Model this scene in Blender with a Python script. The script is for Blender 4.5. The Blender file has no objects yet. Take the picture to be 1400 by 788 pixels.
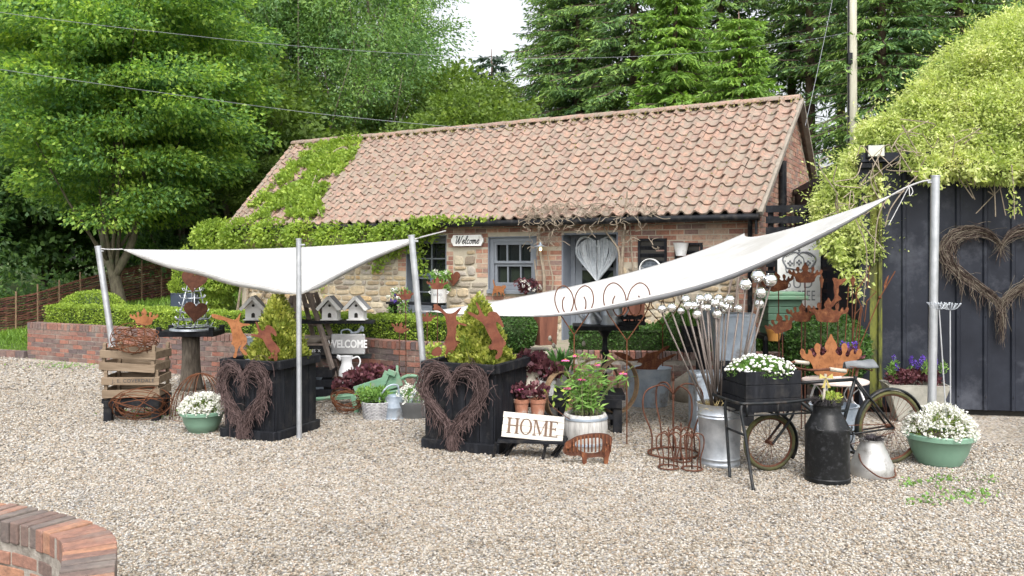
import bpy, math, random
import numpy as np
from mathutils import Vector, Matrix
from mathutils.geometry import tessellate_polygon
random.seed(7); rng = np.random.default_rng(7)
SC = bpy.context.scene
COL = SC.collection
PI = math.pi; R = math.radians
F = 1150.0; HZ = 356.0; CH = 1.75
def P(px, py, Y): return Vector(((px-700)/F*Y, Y, CH-(py-HZ)/F*Y))
def G(px, py, z=0.0):
    Y = (CH-z)*F/(py-HZ); return Vector(((px-700)/F*Y, Y, z))
def U(a, b): return random.uniform(a, b)
# ---------------------------------------------------------------- objects
def chain(o):
    m = Matrix.Identity(4)
    while o is not None:
        m = o.matrix_basis @ m; o = o.parent
    return m
def tag(o, label=None, cat=None, group=None, kind=None):
    if label: o['label'] = label
    if cat: o['category'] = cat
    if group: o['group'] = group
    if kind: o['kind'] = kind
    return o
def thing(name, label, cat, loc=(0, 0, 0), rz=0.0, group=None):
    o = bpy.data.objects.new(name, None); COL.objects.link(o)
    o.empty_display_size = .1
    o.location = loc; o.rotation_euler = (0, 0, rz)
    return tag(o, label, cat, group)
def link(name, me, mat, parent=None):
    o = bpy.data.objects.new(name, me); COL.objects.link(o)
    if mat: me.materials.append(mat)
    if parent is not None: o.parent = parent
    return o
def copy_tree(o, parent=None):
    c = o.copy(); COL.objects.link(c)
    if parent is not None: c.parent = parent
    for ch in list(o.children): copy_tree(ch, c)
    return c
def place(o, loc, rz=0.0, label=None, scale=None):
    o.location = loc; o.rotation_euler = (0, 0, rz)
    if label: o['label'] = label
    if scale: o.scale = (scale,)*3 if not hasattr(scale, '__len__') else scale
    return o
def np_mesh(name, V, Fq, smooth=False):
    V = np.asarray(V, dtype=np.float32); Fq = np.asarray(Fq, dtype=np.int32)
    k = Fq.shape[1]; me = bpy.data.meshes.new(name)
    me.vertices.add(len(V)); me.vertices.foreach_set('co', V.ravel())
    me.loops.add(Fq.size); me.loops.foreach_set('vertex_index', Fq.ravel())
    me.polygons.add(len(Fq))
    me.polygons.foreach_set('loop_start', np.arange(0, Fq.size, k, dtype=np.int32))
    if smooth: me.polygons.foreach_set('use_smooth', np.ones(len(Fq), dtype=bool))
    me.update(calc_edges=True); me.validate()
    return me
class MB:
    def __init__(s): s.v = []; s.f = []
    def add(s, vs, fs):
        n = len(s.v); s.v.extend([tuple(v) for v in vs]); s.f.extend([tuple(i+n for i in f) for f in fs]); return s
    def box(s, c, size, rz=0.0, M=None):
        x, y, z = [d/2 for d in size]
        m = M if M is not None else Matrix.Rotation(rz, 4, 'Z')
        c = Vector(c)
        vs = [c + m.to_3x3() @ Vector(q) for q in ((-x,-y,-z),(x,-y,-z),(x,y,-z),(-x,y,-z),(-x,-y,z),(x,-y,z),(x,y,z),(-x,y,z))]
        return s.add(vs, [(0,3,2,1),(4,5,6,7),(0,1,5,4),(1,2,6,5),(2,3,7,6),(3,0,4,7)])
    def beam(s, a, b, w, h, up=(0, 0, 1)):
        a = Vector(a); b = Vector(b); d = (b-a); L = d.length; d.normalize()
        u = Vector(up)
        if abs(d.dot(u)) > .98: u = Vector((0, 1, 0))
        x = d.cross(u).normalized(); y = x.cross(d).normalized()
        m = Matrix((x, d, y)).transposed().to_4x4()
        return s.box((a+b)/2, (w, L, h), M=m)
    def tube(s, pts, r, n=6, closed=False, cap=True):
        pts = [Vector(p) for p in pts]; N = len(pts)
        rs = r if hasattr(r, '__len__') else [r]*N
        prev = None; vs = []
        for i in range(N):
            if closed: t = pts[(i+1) % N]-pts[i-1]
            else: t = pts[min(i+1, N-1)]-pts[max(i-1, 0)]
            if t.length < 1e-9: t = Vector((0, 0, 1))
            t.normalize()
            if prev is None:
                prev = t.orthogonal().normalized()
            x = prev - t*prev.dot(t)
            if x.length < 1e-6: x = t.orthogonal()
            x.normalize(); y = t.cross(x); prev = x
            for k in range(n):
                a = 2*PI*k/n; vs.append(pts[i]+(x*math.cos(a)+y*math.sin(a))*rs[i])
        fs = []
        for i in range(N if closed else N-1):
            j = (i+1) % N
            for k in range(n):
                l = (k+1) % n; fs.append((i*n+k, i*n+l, j*n+l, j*n+k))
        if cap and not closed:
            fs.append(tuple(range(n-1, -1, -1))); fs.append(tuple((N-1)*n+k for k in range(n)))
        return s.add(vs, fs)
    def lathe(s, prof, c=(0, 0, 0), n=28, sx=1, sy=1, M=None, jit=0):
        c = Vector(c); vs = []; fs = []; K = len(prof)
        for (r, z) in prof:
            for k in range(n):
                a = 2*PI*k/n
                q = Vector((r*math.cos(a)*sx, r*math.sin(a)*sy, z))
                if M is not None: q = M.to_3x3() @ q
                vs.append(c+q)
        for i in range(K-1):
            for k in range(n):
                l = (k+1) % n; fs.append((i*n+k, i*n+l, (i+1)*n+l, (i+1)*n+k))
        return s.add(vs, fs)
    def plate(s, loops, M, th):
        """flat plate: loops in the local (x,z) plane, thickness along local y"""
        if not hasattr(loops[0][0], '__len__'): loops = [loops]
        tri = tessellate_polygon([[Vector((p[0], p[1], 0)) for p in l] for l in loops])
        flat = [p for l in loops for p in l]; n = len(flat)
        vs = [M @ Vector((p[0], -th/2, p[1])) for p in flat]+[M @ Vector((p[0], th/2, p[1])) for p in flat]
        fs = [tuple(t) for t in tri]+[tuple(n+i for i in reversed(t)) for t in tri]
        o = 0
        for l in loops:
            L = len(l)
            for i in range(L): fs.append((o+i, o+(i+1) % L, n+o+(i+1) % L, n+o+i))
            o += L
        return s.add(vs, fs)
    def grid(s, fn, nu, nv):
        vs = [fn(i/nu, j/nv) for j in range(nv+1) for i in range(nu+1)]
        fs = [(j*(nu+1)+i, j*(nu+1)+i+1, (j+1)*(nu+1)+i+1, (j+1)*(nu+1)+i) for j in range(nv) for i in range(nu)]
        return s.add(vs, fs)
    def ball(s, c, r, n=14, m=8, sz=1.0):
        prof = [(max(1e-4, r*math.sin(PI*i/m)), -r*sz*math.cos(PI*i/m)) for i in range(m+1)]
        return s.lathe(prof, c, n)
    def build(s, name, mat, parent=None, smooth=False, bevel=0, world=True, solid=0, sub=0):
        me = bpy.data.meshes.new(name)
        v = s.v
        if parent is not None and world:
            im = chain(parent).inverted(); v = [tuple(im @ Vector(p)) for p in v]
        me.from_pydata(v, [], s.f); me.update()
        if smooth:
            me.polygons.foreach_set('use_smooth', [True]*len(me.polygons))
            if smooth != 'all': me.set_sharp_from_angle(angle=R(40))
        o = link(name, me, mat, parent)
        if solid:
            md = o.modifiers.new('thickness', 'SOLIDIFY'); md.thickness = solid; md.offset = 0
        if bevel:
            md = o.modifiers.new('edge', 'BEVEL'); md.width = bevel; md.segments = 2; md.limit_method = 'ANGLE'; md.angle_limit = R(40)
        if sub:
            md = o.modifiers.new('smooth', 'SUBSURF'); md.levels = sub; md.render_levels = sub
        return o
def camM(px, py, Y, s=1.0, rz=0.0):
    """upright plane facing the viewer's side, origin at a point of the photograph, unit = metre"""
    return Matrix.Translation(P(px, py, Y)) @ Matrix.Rotation(rz, 4, 'Z') @ Matrix.Scale(s, 4)
def trace(pts, ox, oy, sc, Y, c):
    """outline measured in the photo (crop origin, crop scale) -> metres about pixel c at distance Y"""
    k = Y/F
    return [((ox+x/sc-c[0])*k, -(oy+y/sc-c[1])*k) for x, y in pts]
def smooth_loop(pts, it=1):
    for _ in range(it):
        q = []
        for i in range(len(pts)):
            a, b = pts[i], pts[(i+1) % len(pts)]
            q += [(a[0]*.75+b[0]*.25, a[1]*.75+b[1]*.25), (a[0]*.25+b[0]*.75, a[1]*.25+b[1]*.75)]
        pts = q
    return pts
def cr(pts, k=6, closed=False):
    """Catmull-Rom through points"""
    pts = [Vector(p) for p in pts]; N = len(pts); out = []
    for i in range(N if closed else N-1):
        p0 = pts[i-1] if (closed or i > 0) else pts[0]*2-pts[1]
        p1 = pts[i]; p2 = pts[(i+1) % N]
        p3 = pts[(i+2) % N] if (closed or i+2 < N) else p2*2-p1
        for j in range(k):
            t = j/k
            out.append(.5*((2*p1)+(p2-p0)*t+(2*p0-5*p1+4*p2-p3)*t*t+(3*p1-p0-3*p2+p3)*t**3))
    if not closed: out.append(pts[-1])
    return out
# ---------------------------------------------------------------- materials
def nt(name):
    m = bpy.data.materials.new(name); m.use_nodes = True
    t = m.node_tree; t.nodes.clear()
    return m, t, (lambda k, **kw: _node(t, k, kw))
def _node(t, k, kw):
    n = t.nodes.new(k)
    for a, b in kw.items():
        if a.startswith('i_'):
            key = a[2:]; n.inputs[int(key) if key.isdigit() else key.replace('_', ' ')].default_value = b
        else: setattr(n, a, b)
    return n
def rampn(t, stops):
    n = t.nodes.new('ShaderNodeValToRGB'); e = n.color_ramp.elements
    while len(e) > 1: e.remove(e[-1])
    e[0].position = stops[0][0]; e[0].color = (*stops[0][1], 1)
    for p, c in stops[1:]:
        x = e.new(p); x.color = (*c, 1)
    return n
def sailmat(name):
    m, t, N = nt(name); L = t.links.new
    out = N('ShaderNodeOutputMaterial'); b = N('ShaderNodeBsdfPrincipled', i_Roughness=.75); tr = N('ShaderNodeBsdfTranslucent'); ms = N('ShaderNodeMixShader'); ms.inputs[0].default_value = .32
    g = N('ShaderNodeNewGeometry'); n1 = N('ShaderNodeTexNoise', i_Scale=1.3, i_Detail=7.0, i_Roughness=.7); L(g.outputs['Position'], n1.inputs[0])
    rp = rampn(t, [(.35, (.50, .495, .475)), (.5, (.58, .58, .575)), (.7, (.60, .60, .60))]); L(n1.outputs[0], rp.inputs[0]); L(rp.outputs[0], b.inputs['Base Color']); L(rp.outputs[0], tr.inputs[0])
    mp = N('ShaderNodeMapping'); mp.inputs['Scale'].default_value = (.8, 1.2, 5); L(g.outputs['Position'], mp.inputs[0])
    n2 = N('ShaderNodeTexNoise', i_Scale=1.6, i_Detail=4.0); L(mp.outputs[0], n2.inputs[0]); bp = N('ShaderNodeBump', i_Strength=.5, i_Distance=.06); L(n2.outputs[0], bp.inputs['Height']); L(bp.outputs[0], b.inputs['Normal']); L(bp.outputs[0], tr.inputs['Normal'])
    L(b.outputs[0], ms.inputs[1]); L(tr.outputs[0], ms.inputs[2]); L(ms.outputs[0], out.inputs[0]); return m
def mat(name, cols, scale=6.0, rough=.6, metal=0.0, bump=.0, bscale=None, island=0.0, stretch=(1, 1, 1), spec=.5, detail=6, coat=0, dirt=None, dirtscale=3):
    """noise-mottled surface; cols = list of colours spread over the noise"""
    m, t, N = nt(name); L = t.links.new
    out = N('ShaderNodeOutputMaterial'); b = N('ShaderNodeBsdfPrincipled')
    b.inputs['Roughness'].default_value = rough; b.inputs['Metallic'].default_value = metal
    b.inputs['Specular IOR Level'].default_value = spec; b.inputs['Coat Weight'].default_value = coat
    L(b.outputs[0], out.inputs[0])
    tc = N('ShaderNodeTexCoord'); mp = N('ShaderNodeMapping'); mp.inputs['Scale'].default_value = stretch
    L(tc.outputs['Object'], mp.inputs[0])
    nz = N('ShaderNodeTexNoise'); nz.inputs['Scale'].default_value = scale; nz.inputs['Detail'].default_value = detail
    nz.inputs['Roughness'].default_value = .65
    L(mp.outputs[0], nz.inputs[0])
    n = len(cols)
    rp = rampn(t, [(.32+.36*i/max(1, n-1), c) for i, c in enumerate(cols)])
    fac = nz.outputs[0]
    if island:
        g = N('ShaderNodeNewGeometry'); a = N('ShaderNodeMath', operation='MULTIPLY_ADD')
        a.inputs[1].default_value = island; s = N('ShaderNodeMath', operation='SUBTRACT'); s.inputs[1].default_value = island/2
        L(g.outputs['Random Per Island'], a.inputs[0]); L(nz.outputs[0], s.inputs[0]); L(s.outputs[0], a.inputs[2]); fac = a.outputs[0]
    L(fac, rp.inputs[0]); colo = rp.outputs[0]
    if dirt:
        n2 = N('ShaderNodeTexNoise'); n2.inputs['Scale'].default_value = dirtscale; n2.inputs['Detail'].default_value = 8; n2.inputs['Roughness'].default_value = .7
        L(tc.outputs['Object'], n2.inputs[0])
        mr = N('ShaderNodeMapRange'); mr.inputs[1].default_value = .52; mr.inputs[2].default_value = .68
        L(n2.outputs[0], mr.inputs[0])
        mx = N('ShaderNodeMix', data_type='RGBA'); L(mr.outputs[0], mx.inputs[0]); L(colo, mx.inputs[6]); mx.inputs[7].default_value = (*dirt, 1)
        colo = mx.outputs[2]
    L(colo, b.inputs['Base Color'])
    # roughness varies a little with the mottling
    rr = N('ShaderNodeMapRange'); rr.inputs[3].default_value = max(0, rough-.1); rr.inputs[4].default_value = min(1, rough+.12)
    L(nz.outputs[0], rr.inputs[0]); L(rr.outputs[0], b.inputs['Roughness'])
    if bump:
        nb = N('ShaderNodeTexNoise'); nb.inputs['Scale'].default_value = bscale or scale*4; nb.inputs['Detail'].default_value = 5
        L(mp.outputs[0], nb.inputs[0])
        bp = N('ShaderNodeBump'); bp.inputs['Strength'].default_value = bump; bp.inputs['Distance'].default_value = .01
        L(nb.outputs[0], bp.inputs['Height']); L(bp.outputs[0], b.inputs['Normal'])
    return m
def leafmat(name, cols, trans=.35, rough=.55, clump=.7, cs=.5, tcol=1.3, k=1.5):
    cols = [tuple(min(.8, v*k) for v in c) for c in cols]
    m, t, N = nt(name); L = t.links.new
    out = N('ShaderNodeOutputMaterial'); b = N('ShaderNodeBsdfPrincipled'); tr = N('ShaderNodeBsdfTranslucent'); ms = N('ShaderNodeMixShader')
    b.inputs['Roughness'].default_value = rough; b.inputs['Specular IOR Level'].default_value = .3
    ms.inputs[0].default_value = trans
    g = N('ShaderNodeNewGeometry'); nz = N('ShaderNodeTexNoise'); nz.inputs['Scale'].default_value = cs; nz.inputs['Detail'].default_value = 3
    L(g.outputs['Position'], nz.inputs[0])
    a = N('ShaderNodeMath', operation='MULTIPLY_ADD'); a.inputs[1].default_value = clump*1.6; a.inputs[2].default_value = -.3*clump*1.6-.1
    L(nz.outputs[0], a.inputs[0])
    a2 = N('ShaderNodeMath', operation='MULTIPLY_ADD'); a2.inputs[1].default_value = .55
    L(g.outputs['Random Per Island'], a2.inputs[0]); L(a.outputs[0], a2.inputs[2])
    n = len(cols); rp = rampn(t, [(i/max(1, n-1), c) for i, c in enumerate(cols)])
    L(a2.outputs[0], rp.inputs[0]); L(rp.outputs[0], b.inputs['Base Color'])
    mx = N('ShaderNodeMix', data_type='RGBA', blend_type='MULTIPLY'); mx.inputs[0].default_value = 1
    L(rp.outputs[0], mx.inputs[6]); mx.inputs[7].default_value = (tcol*1.1, tcol*1.15, tcol*.6, 1)
    L(mx.outputs[2], tr.inputs[0])
    L(b.outputs[0], ms.inputs[1]); L(tr.outputs[0], ms.inputs[2]); L(ms.outputs[0], out.inputs[0])
    return m
def glassmat(name):
    m, t, N = nt(name)
    out = N('ShaderNodeOutputMaterial'); b = N('ShaderNodeBsdfPrincipled')
    b.inputs['Base Color'].default_value = (.012, .016, .016, 1); b.inputs['Roughness'].default_value = .04; b.inputs['Specular IOR Level'].default_value = .8
    t.links.new(b.outputs[0], out.inputs[0]); return m
# ---------------------------------------------------------------- foliage
def unit(a): return a/np.maximum(1e-9, np.linalg.norm(a, axis=1, keepdims=True))
def leaf_geo(C, A, S, w=.5, fold=.15):
    """diamond leaves: C base points, A axis, S length"""
    n = len(C); A = unit(A); B = unit(np.cross(A, rng.normal(size=(n, 3)))); Nn = np.cross(A, B)
    S = np.asarray(S).reshape(-1, 1)*np.ones((n, 1))
    V = np.empty((n, 4, 3))
    V[:, 0] = C; V[:, 1] = C+A*S*.5+B*S*w*.5+Nn*S*fold*.5
    V[:, 2] = C+A*S-Nn*S*fold*.3; V[:, 3] = C+A*S*.5-B*S*w*.5+Nn*S*fold*.5
    Fq = np.arange(n*4).reshape(n, 4)
    return V.reshape(-1, 3), Fq
def leaf_obj(name, C, A, S, m, parent=None, w=.5, fold=.15, world=True):
    C = np.asarray(C, float)
    V, Fq = leaf_geo(C, np.asarray(A, float), S, w, fold)
    if parent is not None and world:
        im = np.array(chain(parent).inverted()); V = V @ im[:3, :3].T + im[:3, 3]
    return link(name, np_mesh(name, V, Fq), m, parent)
def sph(n): return unit(rng.normal(size=(n, 3)))
def clump(c, r, n, out=.6, droop=.0, shell=.5):
    """n leaves in an ellipsoid; axis leans outward"""
    d = sph(n); rad = rng.uniform(shell, 1, (n, 1))**(1/2)
    r = np.asarray(r)*np.ones(3)
    C = np.asarray(c)+d*rad*r
    A = d*out+rng.normal(size=(n, 3))*.6; A[:, 2] -= droop
    return C, A
def cat(parts): return np.concatenate([p[0] for p in parts]), np.concatenate([p[1] for p in parts])
# ---------------------------------------------------------------- material library
RUST = mat('rust', [(0.06, 0.0224, 0.0144), (0.12, 0.044, 0.024), (0.2, 0.08, 0.036)], 9, .85, 0, .3, 60, dirt=(.26,.115,.055), dirtscale=15, spec=.15)
RUSTO = mat('orange_rust', [(0.1615, 0.0633, 0.0257), (0.247, 0.1024, 0.0428), (0.304, 0.1396, 0.0641)], 7, .85, 0, .25, 60, dirt=(.10,.038,.022), dirtscale=16, spec=.15)
RUSTP = mat('brown_rust', [(0.0891, 0.0292, 0.019), (0.1336, 0.047, 0.0292), (0.1701, 0.0688, 0.0401)], 9, .85, 0, .25, 60, dirt=(.07,.026,.02), dirtscale=14, spec=.15)
RUSTW = mat('rusty_wire', [(0.0829, 0.0319, 0.0166), (0.1403, 0.0574, 0.0287)], 15, .8, spec=.15)
RUSTDK = mat('dark_rusty_iron', [(0.056, 0.024, 0.016), (0.128, 0.056, 0.036)], 18, .8, 0, .2, spec=.15)
BLACKW = mat('black_stained_timber', [(0.0033, 0.0039, 0.0055), (0.0066, 0.0077, 0.011), (0.0165, 0.0182, 0.0231)], 3, .62, 0, .35, 14, stretch=(5,5,.6), spec=.22, dirt=(.028,.027,.027), dirtscale=6)
BLACKP = mat('black_paint', [(0.0056, 0.0063, 0.0084), (0.0119, 0.0133, 0.0168)], 6, .42, 0, .1, dirt=(.05,.045,.04), dirtscale=9, spec=.22)
BLACKSHED = mat('black_coated_steel', [(0.0075, 0.0091, 0.0146), (0.013, 0.0156, 0.0235), (0.0204, 0.0243, 0.0352)], 1.6, .5, 0, .06, 25, dirt=(.055,.06,.075), dirtscale=1.4, spec=.22)
BLACKCAN = mat('black_enamelled_churn', [(0.006, 0.0067, 0.0075), (0.012, 0.0128, 0.0135)], 4, .38, 0, .05, dirt=(.035,.036,.04), dirtscale=26, spec=.22)
GALV = mat('galvanised_steel', [(.30,.33,.37),(.44,.47,.51),(.56,.59,.62)], 7, .42, .75, .08, 40)
GALVD = mat('weathered_zinc', [(0.2231, 0.2702, 0.3317), (0.357, 0.414, 0.4856), (0.4685, 0.5175, 0.5686)], 5, .55, .45, .12, 30, dirt=(.14,.11,.085), dirtscale=4)
GALVP = mat('pole_steel', [(.40,.42,.45),(.54,.56,.59)], 9, .4, .7)
ALU = mat('dull_aluminium', [(.46,.46,.45),(.60,.60,.60)], 6, .42, .6, .1, dirt=(.28,.27,.25), dirtscale=9)
CHROME = mat('mirror_steel', [(.85,.85,.85),(.9,.9,.9)], 3, .06, 1.0)
STEELRUST = mat('stake_steel', [(0.1045, 0.0825, 0.0729), (0.1724, 0.1485, 0.1346)], 20, .6, .3)
WHITEP = mat('white_paint', [(0.7556, 0.7556, 0.7498), (0.82, 0.82, 0.82)], 5, .5, 0, .08, dirt=(.58,.57,.55), dirtscale=6)
WHITEW = mat('whitewashed_wood', [(.20,.195,.185),(.38,.37,.355),(.50,.49,.475)], 4, .7, 0, .3, 14, stretch=(9,9,1))
WHITEWH = mat('white_boards', [(.42,.39,.34),(.52,.49,.445),(.58,.56,.52)], 5, .7, 0, .25, 16, stretch=(1,6,7))
CREAM = mat('cream_glaze', [(.34,.31,.25),(.45,.41,.35)], 6, .4, dirt=(.28,.24,.19), dirtscale=12)
ENAMEL = mat('white_enamel', [(.66,.67,.69),(.74,.75,.76)], 4, .28, dirt=(.45,.45,.46), dirtscale=5)
GREENP = mat('sage_plastic', [(.14,.255,.185),(.165,.285,.21)], 3, .42, 0, .02)
GREENW = mat('green_painted_wood', [(.10,.21,.135),(.15,.28,.185)], 5, .6, 0, .2, 20, stretch=(1,1,4), dirt=(.19,.21,.16), dirtscale=7)
DKGREEN = mat('dark_green_boards', [(.05,.115,.075),(.075,.155,.105)], 4, .55)
TERRA = mat('terracotta', [(.27,.11,.065),(.36,.16,.10),(.42,.24,.17)], 9, .8, 0, .15, dirt=(.42,.37,.33), dirtscale=10)
CRATEW = mat('aged_crate_wood', [(0.0992, 0.0699, 0.0442), (0.1674, 0.1215, 0.0795), (0.2232, 0.1701, 0.1178)], 3, .75, 0, .35, 16, stretch=(.8,5,7))
LADDERW = mat('grey_ladder_wood', [(0.15, 0.1187, 0.1), (0.2625, 0.2125, 0.1812)], 5, .8, 0, .3, 20, stretch=(5,5,1))
BARK = mat('tree_bark', [(.055,.045,.032),(.11,.095,.065),(.16,.145,.10)], 7, .9, 0, .7, 20, stretch=(3,3,.8), dirt=(.085,.11,.055), dirtscale=2)
BARKL = mat('pale_bark', [(.15,.125,.095),(.26,.23,.18)], 7, .9, 0, .5, 20, stretch=(3,3,.8))
BARKS = mat('spruce_bark', [(.075,.050,.036),(.15,.10,.075)], 8, .95, 0, .6, 20, stretch=(3,3,.6))
TWIG = mat('dry_vine_stem', [(0.16, 0.128, 0.092), (0.288, 0.24, 0.184)], 20, .85)
WICKER = mat('brown_twigs', [(0.0396, 0.0237, 0.0225), (0.0738, 0.0451, 0.0426), (0.1054, 0.0687, 0.0651)], 25, .85, island=.5)
WICKERG = mat('weathered_vine_twigs', [(.035,.024,.02),(.07,.05,.042),(.11,.085,.07),(.15,.13,.10)], 25, .9, island=.8, spec=.2)
WHITETWIG = mat('pale_painted_willow', [(.36,.40,.44),(.55,.58,.61)], 25, .7, island=.5)
GREYPAINT = mat('blue_grey_joinery', [(0.1395, 0.1575, 0.1845), (0.18, 0.198, 0.225)], 4, .5, 0, .05)
GREYREV = mat('grey_render', [(.125,.145,.18),(.17,.19,.225)], 4, .7, 0, .2)
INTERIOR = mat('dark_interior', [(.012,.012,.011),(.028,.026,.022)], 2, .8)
GLASS = glassmat('window_glass')
SAILM = sailmat('sail_cloth')
HEMSHADE = mat('sail_underside_shade', [(.13,.135,.145),(.19,.195,.205)], 3, .7)  # dark grey paints the shade of the sail's underside onto the hem
ROPE = mat('pale_rope', [(.36,.36,.36),(.5,.5,.5)], 40, .8)
SLATE = mat('lead_grey', [(.16,.165,.175),(.24,.245,.255)], 8, .65, 0, .2, dirt=(.33,.33,.33))
PAVING = mat('flagstone', [(.24,.21,.17),(.34,.31,.26)], 6, .85, 0, .3)
CORTEN = mat('corten_steel', [(.11,.042,.028),(.17,.065,.042),(.22,.09,.055)], 3, .7, .1, .1, stretch=(4,4,.7))
SOIL = mat('potting_soil', [(.03,.022,.015),(.06,.045,.03)], 25, .95, 0, .8)
STRAW = mat('straw', [(.30,.23,.10),(.45,.36,.17)], 30, .9, 0, .6)
INK = mat('dark_lettering', [(.03,.03,.032),(.045,.045,.047)], 5, .7)
BROWNLET = mat('rust_brown_lettering', [(0.102, 0.06, 0.039), (0.144, 0.09, 0.06)], 9, .75)
GREYLET = mat('grey_lettering', [(.18,.19,.21),(.24,.25,.27)], 9, .7)
WHITELET = mat('white_lettering', [(.74,.74,.74),(.8,.8,.8)], 6, .6)
RUBBER = mat('tyre_rubber', [(.018,.017,.015),(.035,.033,.03)], 12, .8)
MOSSRUB = mat('mossy_tyre', [(.02,.019,.016),(.055,.055,.02),(.10,.095,.03)], 9, .85)
BIKE = mat('black_bicycle_paint', [(0.0064, 0.008, 0.0096), (0.0144, 0.0176, 0.02)], 8, .4, dirt=(.05,.04,.035), dirtscale=14, spec=.22)
LEATHER = mat('grey_leather', [(.075,.085,.095),(.13,.14,.15)], 14, .6, 0, .2)
PINKTOP = mat('blush_table_paint', [(.50,.41,.37),(.60,.52,.48)], 5, .5)
LABELP = mat('pink_petals', [(.50,.06,.20),(.62,.13,.30)], 8, .6)
CONECTR = mat('flower_cone', [(.28,.10,.03),(.36,.16,.05)], 20, .8)
# foliage
BOX = leafmat('box_leaves', [(.07,.11,.016),(.13,.19,.026),(.19,.255,.038),(.25,.31,.055)], .3, cs=4)
BOXD = leafmat('dark_box_leaves', [(.018,.045,.012),(.035,.08,.016),(.075,.14,.026)], .25, cs=3)
GOLD = leafmat('golden_conifer', [(.10,.145,.025),(.20,.235,.04),(.33,.34,.075),(.40,.40,.12)], .3, cs=7, k=1.1)
BEECH = leafmat('beech_leaves', [(0.0336, 0.0806, 0.0336), (0.0672, 0.14, 0.0403), (0.1288, 0.2184, 0.0448), (0.2128, 0.3024, 0.0538), (0.2912, 0.3528, 0.065)], .45, cs=1.1, clump=.8)
ASH = leafmat('ash_leaves', [(0.0448, 0.0952, 0.0392), (0.084, 0.1568, 0.0538), (0.1344, 0.2184, 0.065), (0.2016, 0.2856, 0.084)], .42, cs=.8, clump=.9)
DARKL = leafmat('dark_wood_leaves', [(0.0253, 0.0575, 0.0253), (0.0517, 0.1035, 0.0345), (0.0978, 0.1667, 0.0437), (0.138, 0.207, 0.0517)], .4, cs=.7, k=1.35)
OAK = leafmat('oak_leaves', [(.05,.085,.02),(.09,.14,.028),(.15,.195,.036)], .4, cs=.8)
SPRUCE = leafmat('spruce_needles', [(0.0296, 0.0704, 0.0316), (0.0672, 0.128, 0.0438), (0.1277, 0.2048, 0.0511), (0.2016, 0.2816, 0.0608)], .22, cs=.8, clump=.9)
SPRUCEB = leafmat('bright_spruce_needles', [(0.0616, 0.1232, 0.0291), (0.1232, 0.2128, 0.0381), (0.2128, 0.3024, 0.0504)], .28, cs=.9)
SPRUCEBL = leafmat('bluish_spruce_needles', [(.025,.05,.035),(.05,.085,.055),(.08,.12,.075)], .2, cs=.6)
DEADTW = mat('dead_spruce_twigs', [(.06,.045,.035),(.12,.09,.07)], 10, .9)
CLEM = leafmat('clematis_leaves', [(.15,.20,.055),(.26,.31,.10),(.35,.385,.16),(.43,.42,.24)], .38, cs=2.0, clump=.9)
IVY = leafmat('creeper_leaves', [(0.0875, 0.1404, 0.0233), (0.1633, 0.2322, 0.0363), (0.2566, 0.3078, 0.0583)], .35, cs=2)
GRASS = leafmat('grass_blades', [(.05,.10,.014),(.09,.16,.02),(.14,.21,.03)], .3, cs=.8)
HEUCH = leafmat('purple_heuchera_leaves', [(.035,.012,.018),(.075,.022,.032),(.14,.055,.065),(.22,.12,.12)], .25, cs=6, k=1.1)
HERB = leafmat('fresh_herb_leaves', [(.06,.13,.03),(.11,.20,.045),(.18,.27,.07)], .3, cs=5)
TULIP = leafmat('strap_leaves', [(.05,.13,.04),(.09,.19,.06),(.14,.25,.08)], .3, cs=5)
WHITEF = leafmat('white_blooms', [(.62,.62,.60),(.74,.74,.73),(.8,.8,.8)], .25, cs=9, tcol=.8, k=1)
PURPF = leafmat('violet_blooms', [(.06,.03,.22),(.12,.06,.36)], .3, cs=9, tcol=1)
BLACKG = leafmat('black_grass', [(.012,.010,.012),(.03,.026,.03),(.06,.05,.06)], .05, cs=9, k=1)
LOGB = mat('dry_log_bark', [(.055,.045,.035),(.11,.09,.07),(.17,.145,.115)], 9, .95, 0, .8, 22, stretch=(4,4,.8))
FLOWERLV = leafmat('cushion_leaves', [(.06,.11,.025),(.12,.17,.04),(.24,.26,.06)], .25, cs=8)
VARIEG = leafmat('yellow_green_shrub_leaves', [(.10,.16,.03),(.22,.26,.05),(.42,.42,.12)], .3, cs=5)
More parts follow.
